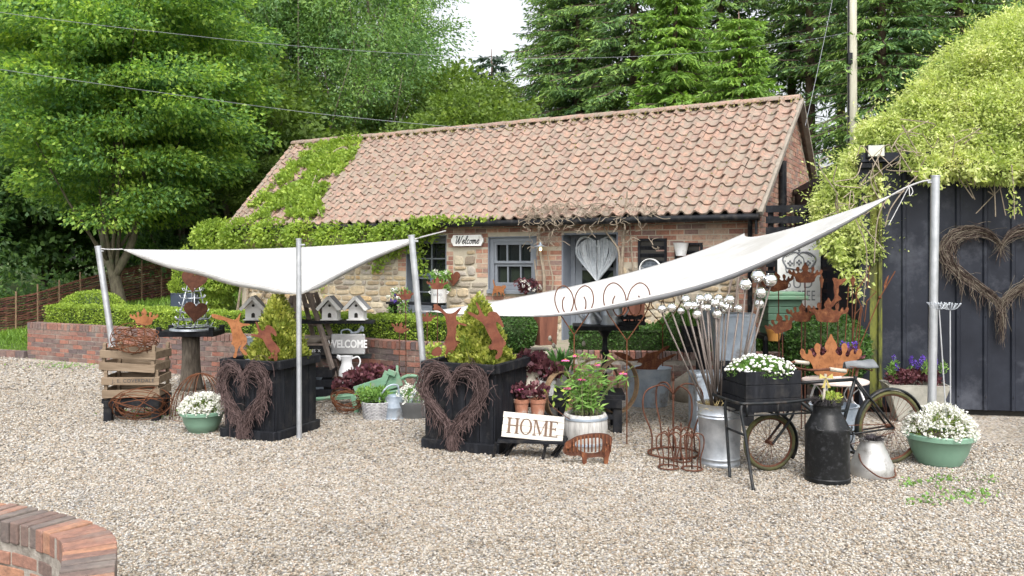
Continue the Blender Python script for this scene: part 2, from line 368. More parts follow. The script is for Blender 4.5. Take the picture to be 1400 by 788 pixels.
# ---------------------------------------------------------------- ground, gravel, lawn, terrace
def sst(a, b, x):
    t = min(1, max(0, (x-a)/(b-a))); return t*t*(3-2*t)
def hgt(x, y):
    a = -.05+.09*sst(-8.4, -9.4, x)*sst(14.2, 15.6, y+.35*(x+8.6))
    ramp = sst(15.6, 20.5, y)
    amp = -.15+1.05*sst(-12.8, -7.3, x)
    return a+ramp*amp+1.6*sst(24, 70, y)
def gmat():
    m, t, N = nt('woodland_floor_and_turf'); L = t.links.new
    out = N('ShaderNodeOutputMaterial'); b = N('ShaderNodeBsdfPrincipled', i_Roughness=.95)
    g = N('ShaderNodeNewGeometry'); n1 = N('ShaderNodeTexNoise', i_Scale=.35, i_Detail=8.0); n2 = N('ShaderNodeTexNoise', i_Scale=9.0, i_Detail=6.0)
    L(g.outputs['Position'], n1.inputs[0]); L(g.outputs['Position'], n2.inputs[0])
    r1 = rampn(t, [(.35, (.05, .09, .018)), (.5, (.075, .12, .022)), (.66, (.05, .045, .025))])
    r2 = rampn(t, [(.3, (.6, .6, .6)), (.7, (1.1, 1.1, 1.0))])
    L(n1.outputs[0], r1.inputs[0]); L(n2.outputs[0], r2.inputs[0])
    mx = N('ShaderNodeMix', data_type='RGBA', blend_type='MULTIPLY'); mx.inputs[0].default_value = 1
    L(r1.outputs[0], mx.inputs[6]); L(r2.outputs[0], mx.inputs[7]); L(mx.outputs[2], b.inputs['Base Color'])
    L(b.outputs[0], out.inputs[0]); return m
xs = [-300, -150, -80, -50, -30]+list(np.linspace(-22, 14, 73))+[20, 30, 50, 80, 150, 300]
ys = [-60, -20, 0, 6]+list(np.linspace(10, 30, 61))+[35, 40, 50, 60, 70, 90, 150, 400]
gb = MB(); nx = len(xs)
gb.add([(x, y, hgt(x, y)) for y in ys for x in xs], [(j*nx+i, j*nx+i+1, (j+1)*nx+i+1, (j+1)*nx+i) for j in range(len(ys)-1) for i in range(nx-1)])
tag(gb.build('ground', gmat(), smooth='all'), 'ground of turf and woodland floor', kind='structure')
STONES = [(0.136, 0.11, 0.082), (0.268, 0.239, 0.196), (0.352, 0.329, 0.292), (0.198, 0.172, 0.138), (0.17, 0.164, 0.161), (0.331, 0.313, 0.288), (0.25, 0.194, 0.141), (0.399, 0.387, 0.369), (0.09, 0.08, 0.07), (0.302, 0.265, 0.214), (0.233, 0.23, 0.227), (0.375, 0.354, 0.319), (0.238, 0.209, 0.167), (0.295, 0.251, 0.2)]
def stonemat(name, vor):
    m, t, N = nt(name); L = t.links.new
    out = N('ShaderNodeOutputMaterial'); b = N('ShaderNodeBsdfPrincipled', i_Roughness=.8)
    g = N('ShaderNodeNewGeometry')
    rp = rampn(t, [(i/len(STONES), c) for i, c in enumerate(STONES)]); rp.color_ramp.interpolation = 'CONSTANT'
    n1 = N('ShaderNodeTexNoise', i_Scale=.42, i_Detail=7.0, i_Roughness=.62); L(g.outputs['Position'], n1.inputs[0])
    r2 = rampn(t, [(.30, (.66, .65, .63)), (.44, (.98, .96, .93)), (.58, (1.08, 1.07, 1.05)), (.72, (.84, .87, .92))]); L(n1.outputs[0], r2.inputs[0])
    if vor:
        v = N('ShaderNodeTexVoronoi', i_Scale=52.0); L(g.outputs['Position'], v.inputs[0])
        s = N('ShaderNodeSeparateColor'); L(v.outputs['Color'], s.inputs[0]); L(s.outputs[0], rp.inputs[0])
        bp = N('ShaderNodeBump', i_Strength=.9, i_Distance=.012); bp.invert = True
        L(v.outputs['Distance'], bp.inputs['Height']); L(bp.outputs[0], b.inputs['Normal'])
    else:
        L(g.outputs['Random Per Island'], rp.inputs[0])
    mx = N('ShaderNodeMix', data_type='RGBA', blend_type='MULTIPLY'); mx.inputs[0].default_value = 1
    L(rp.outputs[0], mx.inputs[6]); L(r2.outputs[0], mx.inputs[7]); L(mx.outputs[2], b.inputs['Base Color'])
    L(b.outputs[0], out.inputs[0]); return m
kb = MB()
kb.add([(-20, -8, 0), (16, -8, 0), (16, 17, 0), (-8.6, 17, 0), (-8.6, 15.15, 0), (-9.4, 15.42, 0), (-20, 19.4, 0)], [(0, 1, 2, 3, 4, 5, 6)])
tag(kb.build('gravel', stonemat('packed_gravel', True)), 'pale gravel yard', kind='structure')
# loose stones lying on the yard
def stones(n, ylo, yhi, rlo, rhi):
    y = np.sqrt(rng.uniform(ylo**2, yhi**2, n)); x = rng.uniform(-.66, .66, n)*y
    ok = ~((y > 15.3+.32*(-8.6-x)) & (x < -8.6)); ok &= (y < 14.6-.55*(x+8.6)*.9) | (x < -8.6)
    x, y = x[ok], y[ok]; return x, y, rng.uniform(rlo, rhi, len(x))
sx, sy, sr = [np.concatenate(q) for q in zip(stones(85000, 4.2, 7.2, .0055, .0115), stones(85000, 7.0, 11.5, .008, .0145), stones(26000, 11.3, 16, .012, .02))]
n = len(sx)
oc = np.array([(1, 0, 0), (0, 1, 0), (-1, 0, 0), (0, -1, 0), (0, 0, 1), (0, 0, -1)], float)
V = oc[None]*rng.uniform(.86, 1.16, (n, 6, 1)); V[:, :, 2] *= .66
a = rng.uniform(0, 2*PI, n); tl = rng.normal(0, .16, n)
ca, sa = np.cos(a)[:, None], np.sin(a)[:, None]
X = V[:, :, 0]*rng.uniform(.9, 1.5, (n, 1)); Y_ = V[:, :, 1]; Z = V[:, :, 2]+X*tl[:, None]
V = np.stack([X*ca-Y_*sa, X*sa+Y_*ca, Z], 2)*sr[:, None, None]
V[:, :, 0] += sx[:, None]; V[:, :, 1] += sy[:, None]; V[:, :, 2] += (sr*rng.uniform(.05, .55, n))[:, None]
tri = np.array([(0, 1, 4), (1, 2, 4), (2, 3, 4), (3, 0, 4), (1, 0, 5), (2, 1, 5), (3, 2, 5), (0, 3, 5)])
Ft = (tri[None]+(np.arange(n)*6)[:, None, None]).reshape(-1, 3)
go = link('gravel_stones', np_mesh('gravel_stones', V.reshape(-1, 3), Ft, True), stonemat('loose_stones', False))
tag(go, 'loose pale stones of the gravel yard', 'gravel', kind='stuff')
# masonry --------------------------------------------------------------
def mas(name, cols, rough=.85, lich=(.27, .235, .20), lo=.5, hi=.7, amt=.62, lsc=3.0):
    m, t, N = nt(name); L = t.links.new
    out = N('ShaderNodeOutputMaterial'); b = N('ShaderNodeBsdfPrincipled', i_Roughness=rough); L(b.outputs[0], out.inputs[0])
    g = N('ShaderNodeNewGeometry'); rp = rampn(t, [(i/len(cols), c) for i, c in enumerate(cols)]); rp.color_ramp.interpolation = 'CONSTANT'
    L(g.outputs['Random Per Island'], rp.inputs[0])
    nz = N('ShaderNodeTexNoise', i_Scale=22.0, i_Detail=8.0, i_Roughness=.7); L(g.outputs['Position'], nz.inputs[0])
    r2 = rampn(t, [(.3, (.62, .62, .64)), (.5, (1, 1, 1)), (.68, (1.3, 1.25, 1.2))]); L(nz.outputs[0], r2.inputs[0])
    mx = N('ShaderNodeMix', data_type='RGBA', blend_type='MULTIPLY'); mx.inputs[0].default_value = 1
    L(rp.outputs[0], mx.inputs[6]); L(r2.outputs[0], mx.inputs[7])
    nb = N('ShaderNodeTexNoise', i_Scale=lsc, i_Detail=8.0, i_Roughness=.7); L(g.outputs['Position'], nb.inputs[0])
    mr = N('ShaderNodeMapRange'); mr.inputs[1].default_value = lo; mr.inputs[2].default_value = hi; mr.inputs[4].default_value = amt; L(nb.outputs[0], mr.inputs[0])
    m2 = N('ShaderNodeMix', data_type='RGBA'); L(mr.outputs[0], m2.inputs[0]); L(mx.outputs[2], m2.inputs[6]); m2.inputs[7].default_value = (*lich, 1)
    L(m2.outputs[2], b.inputs['Base Color'])
    bp = N('ShaderNodeBump', i_Strength=.5, i_Distance=.01); n3 = N('ShaderNodeTexNoise', i_Scale=60.0, i_Detail=5.0); L(g.outputs['Position'], n3.inputs[0])
    L(n3.outputs[0], bp.inputs['Height']); L(bp.outputs[0], b.inputs['Normal']); return m
BR_YARD = mas('yard_brick', [(0.144, 0.08, 0.067), (0.193, 0.095, 0.073), (0.115, 0.078, 0.073), (0.234, 0.102, 0.073), (0.165, 0.099, 0.083), (0.097, 0.073, 0.073), (0.185, 0.11, 0.089), (0.209, 0.09, 0.066), (0.135, 0.093, 0.082)])
BR_COT = mas('cottage_brick', [(0.266, 0.126, 0.084), (0.329, 0.17, 0.117), (0.227, 0.106, 0.079), (0.369, 0.217, 0.149), (0.283, 0.146, 0.108), (0.197, 0.121, 0.102), (0.347, 0.241, 0.18)])
BR_NEAR = mas('near_brick', [(.15,.085,.068),(.20,.105,.078),(.12,.083,.072),(.26,.135,.085),(.165,.10,.082),(.11,.088,.08),(.215,.112,.08)], lich=(.21,.185,.16))
ST_COT = mas('sandstone_rubble', [(0.323, 0.255, 0.162), (0.408, 0.332, 0.221), (0.272, 0.212, 0.136), (0.374, 0.297, 0.183), (0.442, 0.383, 0.281), (0.255, 0.225, 0.178), (0.34, 0.264, 0.17), (0.306, 0.281, 0.246), (0.391, 0.281, 0.153), (0.212, 0.17, 0.128)])
MORT = mat('pale_mortar', [(0.344, 0.303, 0.238), (0.426, 0.385, 0.307)], 8, .95, 0, .4, 70)
MORTY = mat('grey_mortar', [(0.212, 0.191, 0.17), (0.306, 0.281, 0.246)], 8, .95, 0, .4, 70)
class Path2:
    def __init__(s, pts):
        s.p = [Vector((a, b)) for a, b in pts]; s.c = [0]
        for i in range(len(pts)-1): s.c.append(s.c[-1]+(s.p[i+1]-s.p[i]).length)
        s.L = s.c[-1]
    def at(s, q):
        i = 0
        while i < len(s.c)-2 and q > s.c[i+1]: i += 1
        t = (q-s.c[i])/(s.c[i+1]-s.c[i]); d = (s.p[i+1]-s.p[i]).normalized()
        return s.p[i].lerp(s.p[i+1], t), d
def brickwork(mb, path, s0, s1, z0, z1, side=1, holes=(), bl=.215, bh=.065, j=.011, proud=.007, depth=.06, top=None):
    """courses of single bricks along a path; side: +1 = outward is to the right of travel"""
    r = 0; z = z0
    while z+bh <= z1+.004:
        q = s0-(bl+j)/2*(r % 2)
        while q < s1-.03:
            a, b = max(s0, q), min(s1, q+bl)
            skip = b-a < .04
            for h in holes:
                if z+bh > h[2]+.01 and z < h[3]-.01:
                    if a >= h[0]-.005 and b <= h[1]+.005: skip = True
                    elif a < h[0] < b: b = h[0]
                    elif a < h[1] < b: a = h[1]
            if b-a < .03: skip = True
            if top and z+bh > top((a+b)/2): skip = True
            if not skip:
                p, d = path.at((a+b)/2); nrm = Vector((d.y, -d.x))*side
                o = proud+U(-.003, .004)
                c = p+nrm*(o-depth/2)
                mb.box((c.x, c.y, z+bh/2+U(-.0015, .0015)), (b-a-U(0, .003), depth, bh-U(0, .003)), rz=math.atan2(d.y, d.x)+U(-.006, .006))
            q += bl+j
        r += 1; z += bh+j
def slab(mb, path, s0, s1, z0, z1, off, th, side=1, step=.25):
    n = max(1, int((s1-s0)/step))
    for i in range(n):
        a = s0+(s1-s0)*i/n; b = s0+(s1-s0)*(i+1)/n
        p, d = path.at(a); q, d2 = path.at(b); n1 = Vector((d.y, -d.x))*side; n2 = Vector((d2.y, -d2.x))*side
        v = []
        for (pt, nn) in ((p, n1), (q, n2)):
            f = pt+nn*off; k = pt+nn*(off-th); v += [(f.x, f.y, z0), (f.x, f.y, z1), (k.x, k.y, z1), (k.x, k.y, z0)]
        mb.add(v, [(0, 4, 5, 1), (1, 5, 6, 2), (2, 6, 7, 3), (3, 7, 4, 0), (0, 1, 2, 3), (4, 7, 6, 5)])
def rubble(mb, path, s0, s1, z0, z1, side=1, holes=(), hmin=.085, hmax=.20):
    z = z0
    while z < z1-.05:
        h = min(U(hmin, hmax), z1-z)
        q = s0
        while q < s1-.02:
            w = min(U(.10, .40)*(.6+h*3), s1-q)
            cells = [(q, q+w, z, z+h)]
            if h > .15 and random.random() < .35:
                t = U(.4, .6); cells = [(q, q+w, z, z+h*t), (q, q+w, z+h*t, z+h)]
            for (a, b, c, e) in cells:
                bad = False
                for hh in holes:
                    if e > hh[2]+.012 and c < hh[3]-.012 and b > hh[0] and a < hh[1]:
                        if a < hh[0]-.05: b = hh[0]
                        elif b > hh[1]+.05: a = hh[1]
                        else: bad = True
                if bad or b-a < .04: continue
                g = U(.008, .016); hw, hz = (b-a)/2-g, (e-c)/2-g
                if hw < .015 or hz < .012: continue
                p, d = path.at((a+b)/2); nrm = Vector((d.y, -d.x))*side; K = 12; vs = []
                ph = U(-.06, .06); pw = U(2.6, 4.5); jit = [U(.90, 1.07) for _ in range(K)]; o = U(.012, .03)
                for (sc, off) in ((1.0, -.02), (1.0, o*.45), (.86, o), (.45, o+.004)):
                    for k in range(K):
                        t = 2*PI*k/K; cx, sx_ = math.cos(t), math.sin(t)
                        x = hw*sc*jit[k]*math.copysign(abs(cx)**(2/pw), cx); y = hz*sc*jit[k]*math.copysign(abs(sx_)**(2/pw), sx_)
                        u = x+y*ph; w2 = p+d*u+nrm*off
                        vs.append((w2.x, w2.y, (c+e)/2+y+x*ph))
                fs = [(r*K+k, r*K+(k+1) % K, (r+1)*K+(k+1) % K, (r+1)*K+k) for r in range(3) for k in range(K)]
                fs.append(tuple(3*K+k for k in range(K)))
                mb.add(vs, fs)
            q += w
        z += h
# retaining walls of the terrace
WP = [G(38, 490), G(85, 494), G(135, 498), G(190, 505), G(250, 512), G(340, 517), G(447, 521)]
WP = [(p.x, p.y) for p in WP]+[(-1.39, 11.42), (-.35, 11.2)]
WP = [(v.x, v.y) for v in cr([(a, b, 0) for a, b in WP], 6)]
wp = Path2(WP); TZ = .42
def yardwall(name, label, path, z1, cope=True):
    t = thing(name, label, 'garden wall', (*path.at(path.L*.5)[0], 0))
    m = MB(); brickwork(m, path, 0, path.L, .0, z1-.11); m.build('brick_courses', BR_YARD, t)
    m = MB(); slab(m, path, .0, path.L, -.04, z1-.10, 0, .2); m.build('mortar_core', MORTY, t)
    m = MB(); brickwork(m, path, 0, path.L, z1-.105, z1, bl=.068, bh=.105, j=.010, proud=.012, depth=.215); m.build('coping', BR_YARD, t)
    return t
yardwall('brick_retaining_wall', 'long curving red brick retaining wall under the clipped hedge, left of the steps', wp, .64)
# little return at the left end, then the right hand wall
wq = Path2([(.55, 11.2), (2.2, 11.05), (3.6, 10.95), (4.6, 10.9)])
yardwall('brick_retaining_wall', 'short low brick wall behind the zinc tub, right of the steps', wq, .54)
tb = MB()
tp = [(x, y) for x, y in WP]
inner = [(x+.08, y+.1) for x, y in tp]
poly = inner+[(-.35, 12.2), (.55, 12.2), (.6, 11.28), (2.2, 11.12), (4.6, 10.97), (6.5, 11.2), (6.5, 13.5), (-5.2, 18.2), (-8.5, 19.2), (-8.55, 15.2)]
tri = tessellate_polygon([[Vector((*p, 0)) for p in poly]])
tb.add([(*p, TZ) for p in poly], [tuple(t) for t in tri])
o = tb.build('terrace', mat('terrace_gravel', [(.14, .12, .09), (.24, .21, .16), (.10, .13, .05)], 5, .95, 0, .5, 60)); tag(o, 'raised terrace in front of the cottage', kind='structure')
# steps
t = thing('stone_steps', 'worn stone steps up to the terrace with a flag on top', 'steps', (.1, 11.5, 0))
m = MB(); m.box((.1, 11.8, TZ+.03), (.86, .95, .075)); m.build('tread', PAVING, t, bevel=.012)
m = MB(); m.box((.1, 11.12, .265), (.84, .42, .07)); m.build('tread', PAVING, t, bevel=.012)
m = MB(); ps = Path2([(-.33, 11.36), (.53, 11.36)]); brickwork(m, ps, 0, .86, .305, .46, bl=.068, bh=.12); m.build('riser', BR_YARD, t); m = MB(); ps = Path2([(-.33, 10.95), (.53, 10.95)]); brickwork(m, ps, 0, .86, 0, .24); m.build('riser', BR_YARD, t)
m = MB(); m.box((.1, 11.6, .11), (.84, .45, .24)); m.box((.1, 11.15, .11), (.84, .36, .22)); m.build('core', MORTY, t)
# low kerb at the lawn
kp = Path2([(-8.66, 15.12), (-9.4, 15.42), (-13, 16.85), (-20, 19.5)])
t = thing('stone_kerb', 'low brick kerb edging the lawn at far left', 'kerb', (-9.4, 15.42, 0))
m = MB(); brickwork(m, kp, 0, kp.L, 0, .13, bl=.215, bh=.12, proud=.01, depth=.14); m.build('kerb_bricks', BR_YARD, t)
# short lawn
n = 26000; y = rng.uniform(15.2, 20.5, n); x = rng.uniform(-17, -8.7, n); ok = y > 15.5-.38*(x+9.0); x, y = x[ok], y[ok]
Z = np.array([hgt(a, b) for a, b in zip(x, y)])
A = rng.normal(size=(len(x), 3))*.35; A[:, 2] = 1
tag(leaf_obj('lawn_grass', np.stack([x, y, Z-.01], 1), A, rng.uniform(.04, .085, len(x)), GRASS, w=.2), 'short lawn grass', 'grass', kind='stuff')
n = 16000; y = rng.uniform(16.5, 23, n); x = rng.uniform(-13, -4.5, n); Z = np.array([hgt(a, b) for a, b in zip(x, y)]); A = rng.normal(size=(n, 3))*.5; A[:, 2] = 1
tag(leaf_obj('bank_grass', np.stack([x, y, Z-.02], 1), A, rng.uniform(.08, .22, n), GRASS, w=.12), 'longer grass on the shaded bank', 'grass', kind='stuff')
# weeds in the gravel, right foreground and left
pts = []
for (px, py, rx, ry, k) in ((1290, 657, 26, 7, 70), (1320, 678, 40, 10, 130), (1265, 686, 22, 5, 40), (1355, 657, 12, 4, 25), (205, 565, 40, 8, 110), (90, 500, 45, 5, 260), (70, 488, 30, 3, 180), (1245, 662, 12, 5, 50)):
    for _ in range(k):
        g = G(px+random.gauss(0, rx*.6), py+random.gauss(0, ry*.6)); pts.append((g.x, g.y, .005))
A = rng.normal(size=(len(pts), 3))*.9; A[:, 2] = np.abs(A[:, 2])*.5+.15
tag(leaf_obj('weeds', pts, A, rng.uniform(.015, .045, len(pts)), HERB, w=.55), 'creeping weeds in the gravel', 'weeds', kind='stuff')
# foreground curved wall
ring = [G(a, b, .42) for a, b in ((-110, 671), (0, 686), (77, 699), (116, 709), (153, 726), (161, 749), (159, 783), (157, 850))]; ring = cr([(v.x, v.y, 0) for v in ring], 8)
sc_ = 1.0
ro = Path2([(v.x, v.y) for v in ring]); NZ = .42
t = thing('curved_brick_wall', 'low curved brick wall in the near left corner with bricks on edge along its top', 'low wall', (-2.2, 4.1, 0))
m = MB(); q = 0; tn = .067
while q < ro.L-.05:      # bricks on edge, laid across the wall
    p, d = ro.at(q+tn/2); d = (ro.at(min(ro.L-.001, q+.2))[0]-ro.at(max(0, q-.2))[0]).normalized()
    nr = Vector((d.y, -d.x)); c = p+nr*.115; L_ = .222+U(-.006, .004)
    m.box((c.x, c.y, NZ-.055+U(-.004, .004)), (tn*U(.84, .97), L_, .108), rz=math.atan2(d.y, d.x)+U(-.06, .06)); q += tn+.013
m.build('coping', BR_NEAR, t, bevel=.006)
ri = Path2([(ro.at(q)[0]+Vector(((lambda d: (d.y, -d.x))((ro.at(min(ro.L-.001, q+.15))[0]-ro.at(max(0, q-.15))[0]).normalized())))*.222)[:] for q in np.linspace(0, ro.L-.001, 40)])
m = MB(); brickwork(m, ri, 0, ri.L, -.03, NZ-.105, side=1, proud=.0, depth=.1); brickwork(m, ro, 0, ro.L, -.03, NZ-.105, side=-1, proud=.0, depth=.1); m.build('brick_courses', BR_NEAR, t, bevel=.004)
m = MB(); slab(m, ri, 0, ri.L, -.04, NZ-.012, -.010, .202); m.build('mortar_core', mat('dirty_mortar', [(.12, .105, .09), (.22, .20, .175), (.30, .28, .25)], 14, .95, 0, .6, 60), t)
# ---------------------------------------------------------------- cottage
E1 = P(1038, 290, 12.2); EL = P(310, 310, 17.5); RR = P(1095, 135, 14.6); RL = P(402, 197, 20.3)
dv = Vector((-.873, .486)); dv.normalize(); mv = Vector((-dv.y*-1, -dv.x)); mv = Vector((.486, .873)).normalized(); nv = -mv
W0 = Vector((3.65, 12.42)); WL = 10.5
def W(s, z, off=0.0): q = W0+dv*s+nv*off; return Vector((q.x, q.y, z))
def wpx(px, py, off=0.0):
    """(s, z) on the front wall of the cottage seen at a pixel"""
    k = (px-700)/F; o = W0+nv*off; s = (o.x-k*o.y)/(-dv.x+k*dv.y)
    return s, CH-(py-HZ)/F*(o.y+dv.y*s)
cot = thing('cottage', 'long low stone and brick cottage with a red pantiled roof, grey windows and doorway', 'cottage', (W0.x, W0.y, TZ))
fw = Path2([tuple(W0), tuple(W0+dv*WL)])
EZ = 2.42
HOLES = [(3.70, 4.66, 1.20, 2.16), (5.52, 6.42, .75, 2.20), (2.23, 3.23, TZ-.05, 2.20)]
BRZ = [(0, 6.6, 1.98, EZ), (3.23, 3.70, 1.0, 1.98), (4.66, 4.90, 1.45, 1.98), (0, 2.23, 1.72, 1.98), (0, .3, TZ, 1.72), (3.65, 4.7, 1.06, 1.20), (5.38, 5.52, 1.5, 1.98), (6.42, 6.6, 1.55, 1.98)]
m = MB()
for (a, b, c, e) in BRZ: brickwork(m, fw, a, b, c, e, side=-1, holes=HOLES, bh=.07, j=.014, proud=.004)
m.build('brick_courses', BR_COT, cot)
m = MB(); rubble(m, fw, 0, WL, TZ-.02, EZ, side=-1, holes=HOLES+BRZ); m.build('stone_courses', ST_COT, cot)
m = MB()
edges = sorted({0, WL}|{h[0] for h in HOLES}|{h[1] for h in HOLES})
for a, b in zip(edges[:-1], edges[1:]):
    hs = [h for h in HOLES if h[0] <= a+.001 and h[1] >= b-.001]
    lo = TZ-.5
    if not hs: slab(m, fw, a, b, lo, EZ+.15, 0, .45, side=-1, step=3)
    else:
        slab(m, fw, a, b, lo, hs[0][2], 0, .45, side=-1, step=3); slab(m, fw, a, b, hs[0][3], EZ+.15, 0, .45, side=-1, step=3)
m.build('front_wall', MORT, cot)
GW = 5.3
gw = Path2([tuple(W0), tuple(W0+mv*GW)])
rz_ = lambda s: EZ+.02+(4.52-EZ)*(1-abs(s-2.62)/2.62)
m = MB(); brickwork(m, gw, .02, GW, TZ, 4.6, side=1, bh=.07, j=.013, proud=.004, top=rz_); m.build('gable_bricks', BR_COT, cot)
m = MB(); pts = [(0, TZ-.5), (GW, TZ-.5), (GW, EZ), (2.62, 4.5), (0, EZ)]
ang = math.atan2(mv.y, mv.x)
m.plate(pts, Matrix.Translation((W0.x, W0.y, 0)) @ Matrix.Rotation(ang, 4, 'Z') @ Matrix.Translation((0, .152, 0)), .3); m.build('gable_wall', MORT, cot)
m = MB()
q0 = W0+dv*WL
for a, b in ((q0, q0+mv*GW), (q0+mv*GW, W0+mv*GW)):
    m.beam((a.x, a.y, 1.2), (b.x, b.y, 1.2), .3, 2.5)
m.plate([(0, EZ), (GW, EZ), (2.62, 4.45)], Matrix.Translation((q0.x, q0.y, 0)) @ Matrix.Rotation(ang, 4, 'Z'), .2)
m.build('rear_wall', MORT, cot)
# roof
def bil(A, B, C, D, u, v): return A.lerp(B, u).lerp(C.lerp(D, u), v)
TILE = mas('pantile_clay', [(.245,.158,.122),(.27,.175,.135),(.225,.148,.115),(.275,.185,.145),(.25,.165,.13),(.215,.145,.118),(.265,.168,.125)], .85, (.195,.172,.138), .43, .58, .8, 6.0)
def pantiles(A, B, C, D, cols, rows, seed):
    m = MB(); nrm = (B-A).cross(C-A).normalized()
    if nrm.z < 0: nrm = -nrm
    K = 8
    for r in range(rows):
        for c in range(cols):
            jo = U(-.004, .006); js = U(-.0012, .0012); vs = []
            for (v, off) in ((r/rows-.004, .004), (r/rows-.004, .034), ((r+1)/rows+.006, .006)):
                for k in range(K+1):
                    x = k/K; u = (c+x*1.04)/cols+js
                    h = .034*math.cos(2*PI*(x-.18))+.010*math.cos(4*PI*(x-.18))
                    vs.append(bil(A, B, C, D, u, v)+nrm*(h+off+jo))
            m.add(vs, [(i*(K+1)+k, i*(K+1)+k+1, (i+1)*(K+1)+k+1, (i+1)*(K+1)+k) for i in range(2) for k in range(K)])
    return m
rf = pantiles(E1, EL, RR, RL, 49, 14, 1).build('roof', TILE, cot, smooth=True)
bE1 = E1+Vector((mv.x, mv.y, 0))*5.75; bEL = EL+Vector((mv.x, mv.y, 0))*5.9
pantiles(bEL, bE1, RL, RR, 40, 6, 2).build('rear_roof_slope', TILE, rf, smooth=True)
m = MB(); n = 34
for i in range(n):
    a = RR.lerp(RL, i/n); b = RR.lerp(RL, (i+1.02)/n); d = (b-a).normalized(); x = Vector((d.y, -d.x, 0)).normalized(); K = 8
    vs = []; o = U(-.006, .008)
    for pnt, rr in ((a, .125), (b, .115)):
        for k in range(K+1):
            t = PI*k/K; vs.append(pnt+x*math.cos(t)*rr+Vector((0, 0, math.sin(t)*rr*.8-.02+o)))
    m.add(vs, [(k, k+1, K+2+k, K+1+k) for k in range(K)]+[tuple(range(K, -1, -1))])
m.build('ridge', TILE, rf, smooth=True)
m = MB()
rn = ((EL-E1).cross(RR-E1)).normalized(); rn = rn if rn.z > 0 else -rn
VM = mat('verge_mortar', [(.17, .145, .12), (.27, .24, .20)], 9, .9, 0, .4)
for a, b in ((E1, RR), (EL, RL), (RR, bE1)):
    m = MB(); m.beam(Vector(a)-rn*.03, Vector(b)-rn*.03, .09, .07, up=rn); m.build('verge', VM, rf)
m = MB(); m.add([E1-rn*.05, EL-rn*.05, RL-rn*.05, RR-rn*.05], [(0, 1, 2, 3)]); m.build('roof_underlay', BLACKP, rf)
# moss tufts under the ridge are part of the roof
pp = []
for i in range(1700):
    u = random.random(); v = 1-abs(random.gauss(0, .035))
    if random.random() < .12: v = random.random()
    q = bil(E1, EL, RR, RL, u, v); pp.append(tuple(q+rn*.05))
    pass
leaf_obj('roof_moss', pp, rng.normal(size=(len(pp), 3))+np.array(rn), .045, leafmat('roof_moss', [(.10, .09, .035), (.17, .15, .05)], .1), rf, w=.8)
# gutter, fascia, downpipe
m = MB(); g0 = E1+Vector((0, 0, -.07)); g1 = EL+Vector((0, 0, -.07)); m.tube([g0, g1], .055, 10); m.build('gutter', BLACKP, cot, smooth=True)
m = MB(); m.beam(W(-.02, EZ+.03, .06), W(WL, EZ+.03, .06), .03, .14); m.build('fascia', BLACKW, cot)
m = MB(); m.tube([g0.lerp(g1, .012), W(.12, 2.15, .06), W(.12, 0.5, .06)], .035, 10)
m.tube([g0.lerp(g1, .004)+Vector((0, 0, -.03)), g0.lerp(g1, .004)+Vector((0, 0, -.25))], .02, 6); m.build('downpipe', BLACKP, cot, smooth=True)
m = MB(); q = W0+mv*1.35; qo = Vector((-dv.x, -dv.y))
m.tube([(q.x+qo.x*.07, q.y+qo.y*.07, 2.0), (q.x+qo.x*.07, q.y+qo.y*.07, 3.35)], .06, 12); m.build('flue_pipe', BLACKP, cot, smooth=True)
# windows and door
def wbeam(m, s0, z0, s1, z1, off, w, h): m.beam(W(s0, z0, off), W(s1, z1, off), w, h, up=Vector((nv.x, nv.y, 0)) if abs(s1-s0) < .01 else (0, 0, 1))
def wrect(m, s0, s1, z0, z1, off, th):   # a solid rectangle on the wall
    c = W((s0+s1)/2, (z0+z1)/2, off-th/2); m.box(c, (s1-s0, th, z1-z0), rz=math.atan2(dv.y, dv.x))
def frame(m, s0, s1, z0, z1, w, off, th):
    wrect(m, s0, s0+w, z0, z1, off, th); wrect(m, s1-w, s1, z0, z1, off, th); wrect(m, s0+w, s1-w, z1-w, z1, off, th); wrect(m, s0+w, s1-w, z0, z0+w, off, th)
def window(s0, s1, z0, z1, cols, rows, deep, mid=None, sill=True):
    w = None; m = MB(); frame(m, s0, s1, z0, z1, .075, -deep+.06, .10); w = m.build('window', GREYPAINT, cot, bevel=.004)
    m = MB(); a, b, c, e = s0+.078, s1-.078, z0+.078, z1-.078
    zm = (c+e)/2 if mid is None else mid
    for lo, hi, off in ((zm+.003, e, -deep+.05), (c, zm-.003, -deep+.025)):
        frame(m, a, b, lo, hi, .045, off, .045)
        for i in range(1, cols):
            s = a+(b-a)*i/cols; wrect(m, s-.0125, s+.0125, lo+.045, hi-.045, off-.006, .03)
        for i in range(1, rows):
            z = lo+(hi-lo)*i/rows
            for k in range(cols): 
                q0, q1 = a+(b-a)*k/cols+.0135, a+(b-a)*(k+1)/cols-.0135
                wrect(m, max(q0, a+.0455), min(q1, b-.0455), z-.012, z+.012, off-.008, .025)
    m.build('sash', GREYPAINT, w, bevel=.003)
    m = MB(); wrect(m, a, b, c, e, -deep-.035, .006); m.build('pane', GLASS, w)
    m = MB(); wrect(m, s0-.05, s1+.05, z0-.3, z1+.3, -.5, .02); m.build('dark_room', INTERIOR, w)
    m = MB(); wrect(m, s0-.02, s0-.001, z0, z1, -.001, deep+.06); wrect(m, s1+.001, s1+.02, z0, z1, -.001, deep+.06); wrect(m, s0, s1, z1+.001, z1+.03, -.001, deep+.06)
    m.build('reveal', GREYREV, w)
    if sill:
        m = MB(); wrect(m, s0-.02, s1+.02, z0-.07, z0-.002, .05, deep+.1); m.build('sill', GREYPAINT, w, bevel=.006)
    return w
window(3.72, 4.64, 1.24, 2.14, 3, 1, .10)
window(5.54, 6.40, .80, 2.18, 2, 2, .22, mid=1.45)
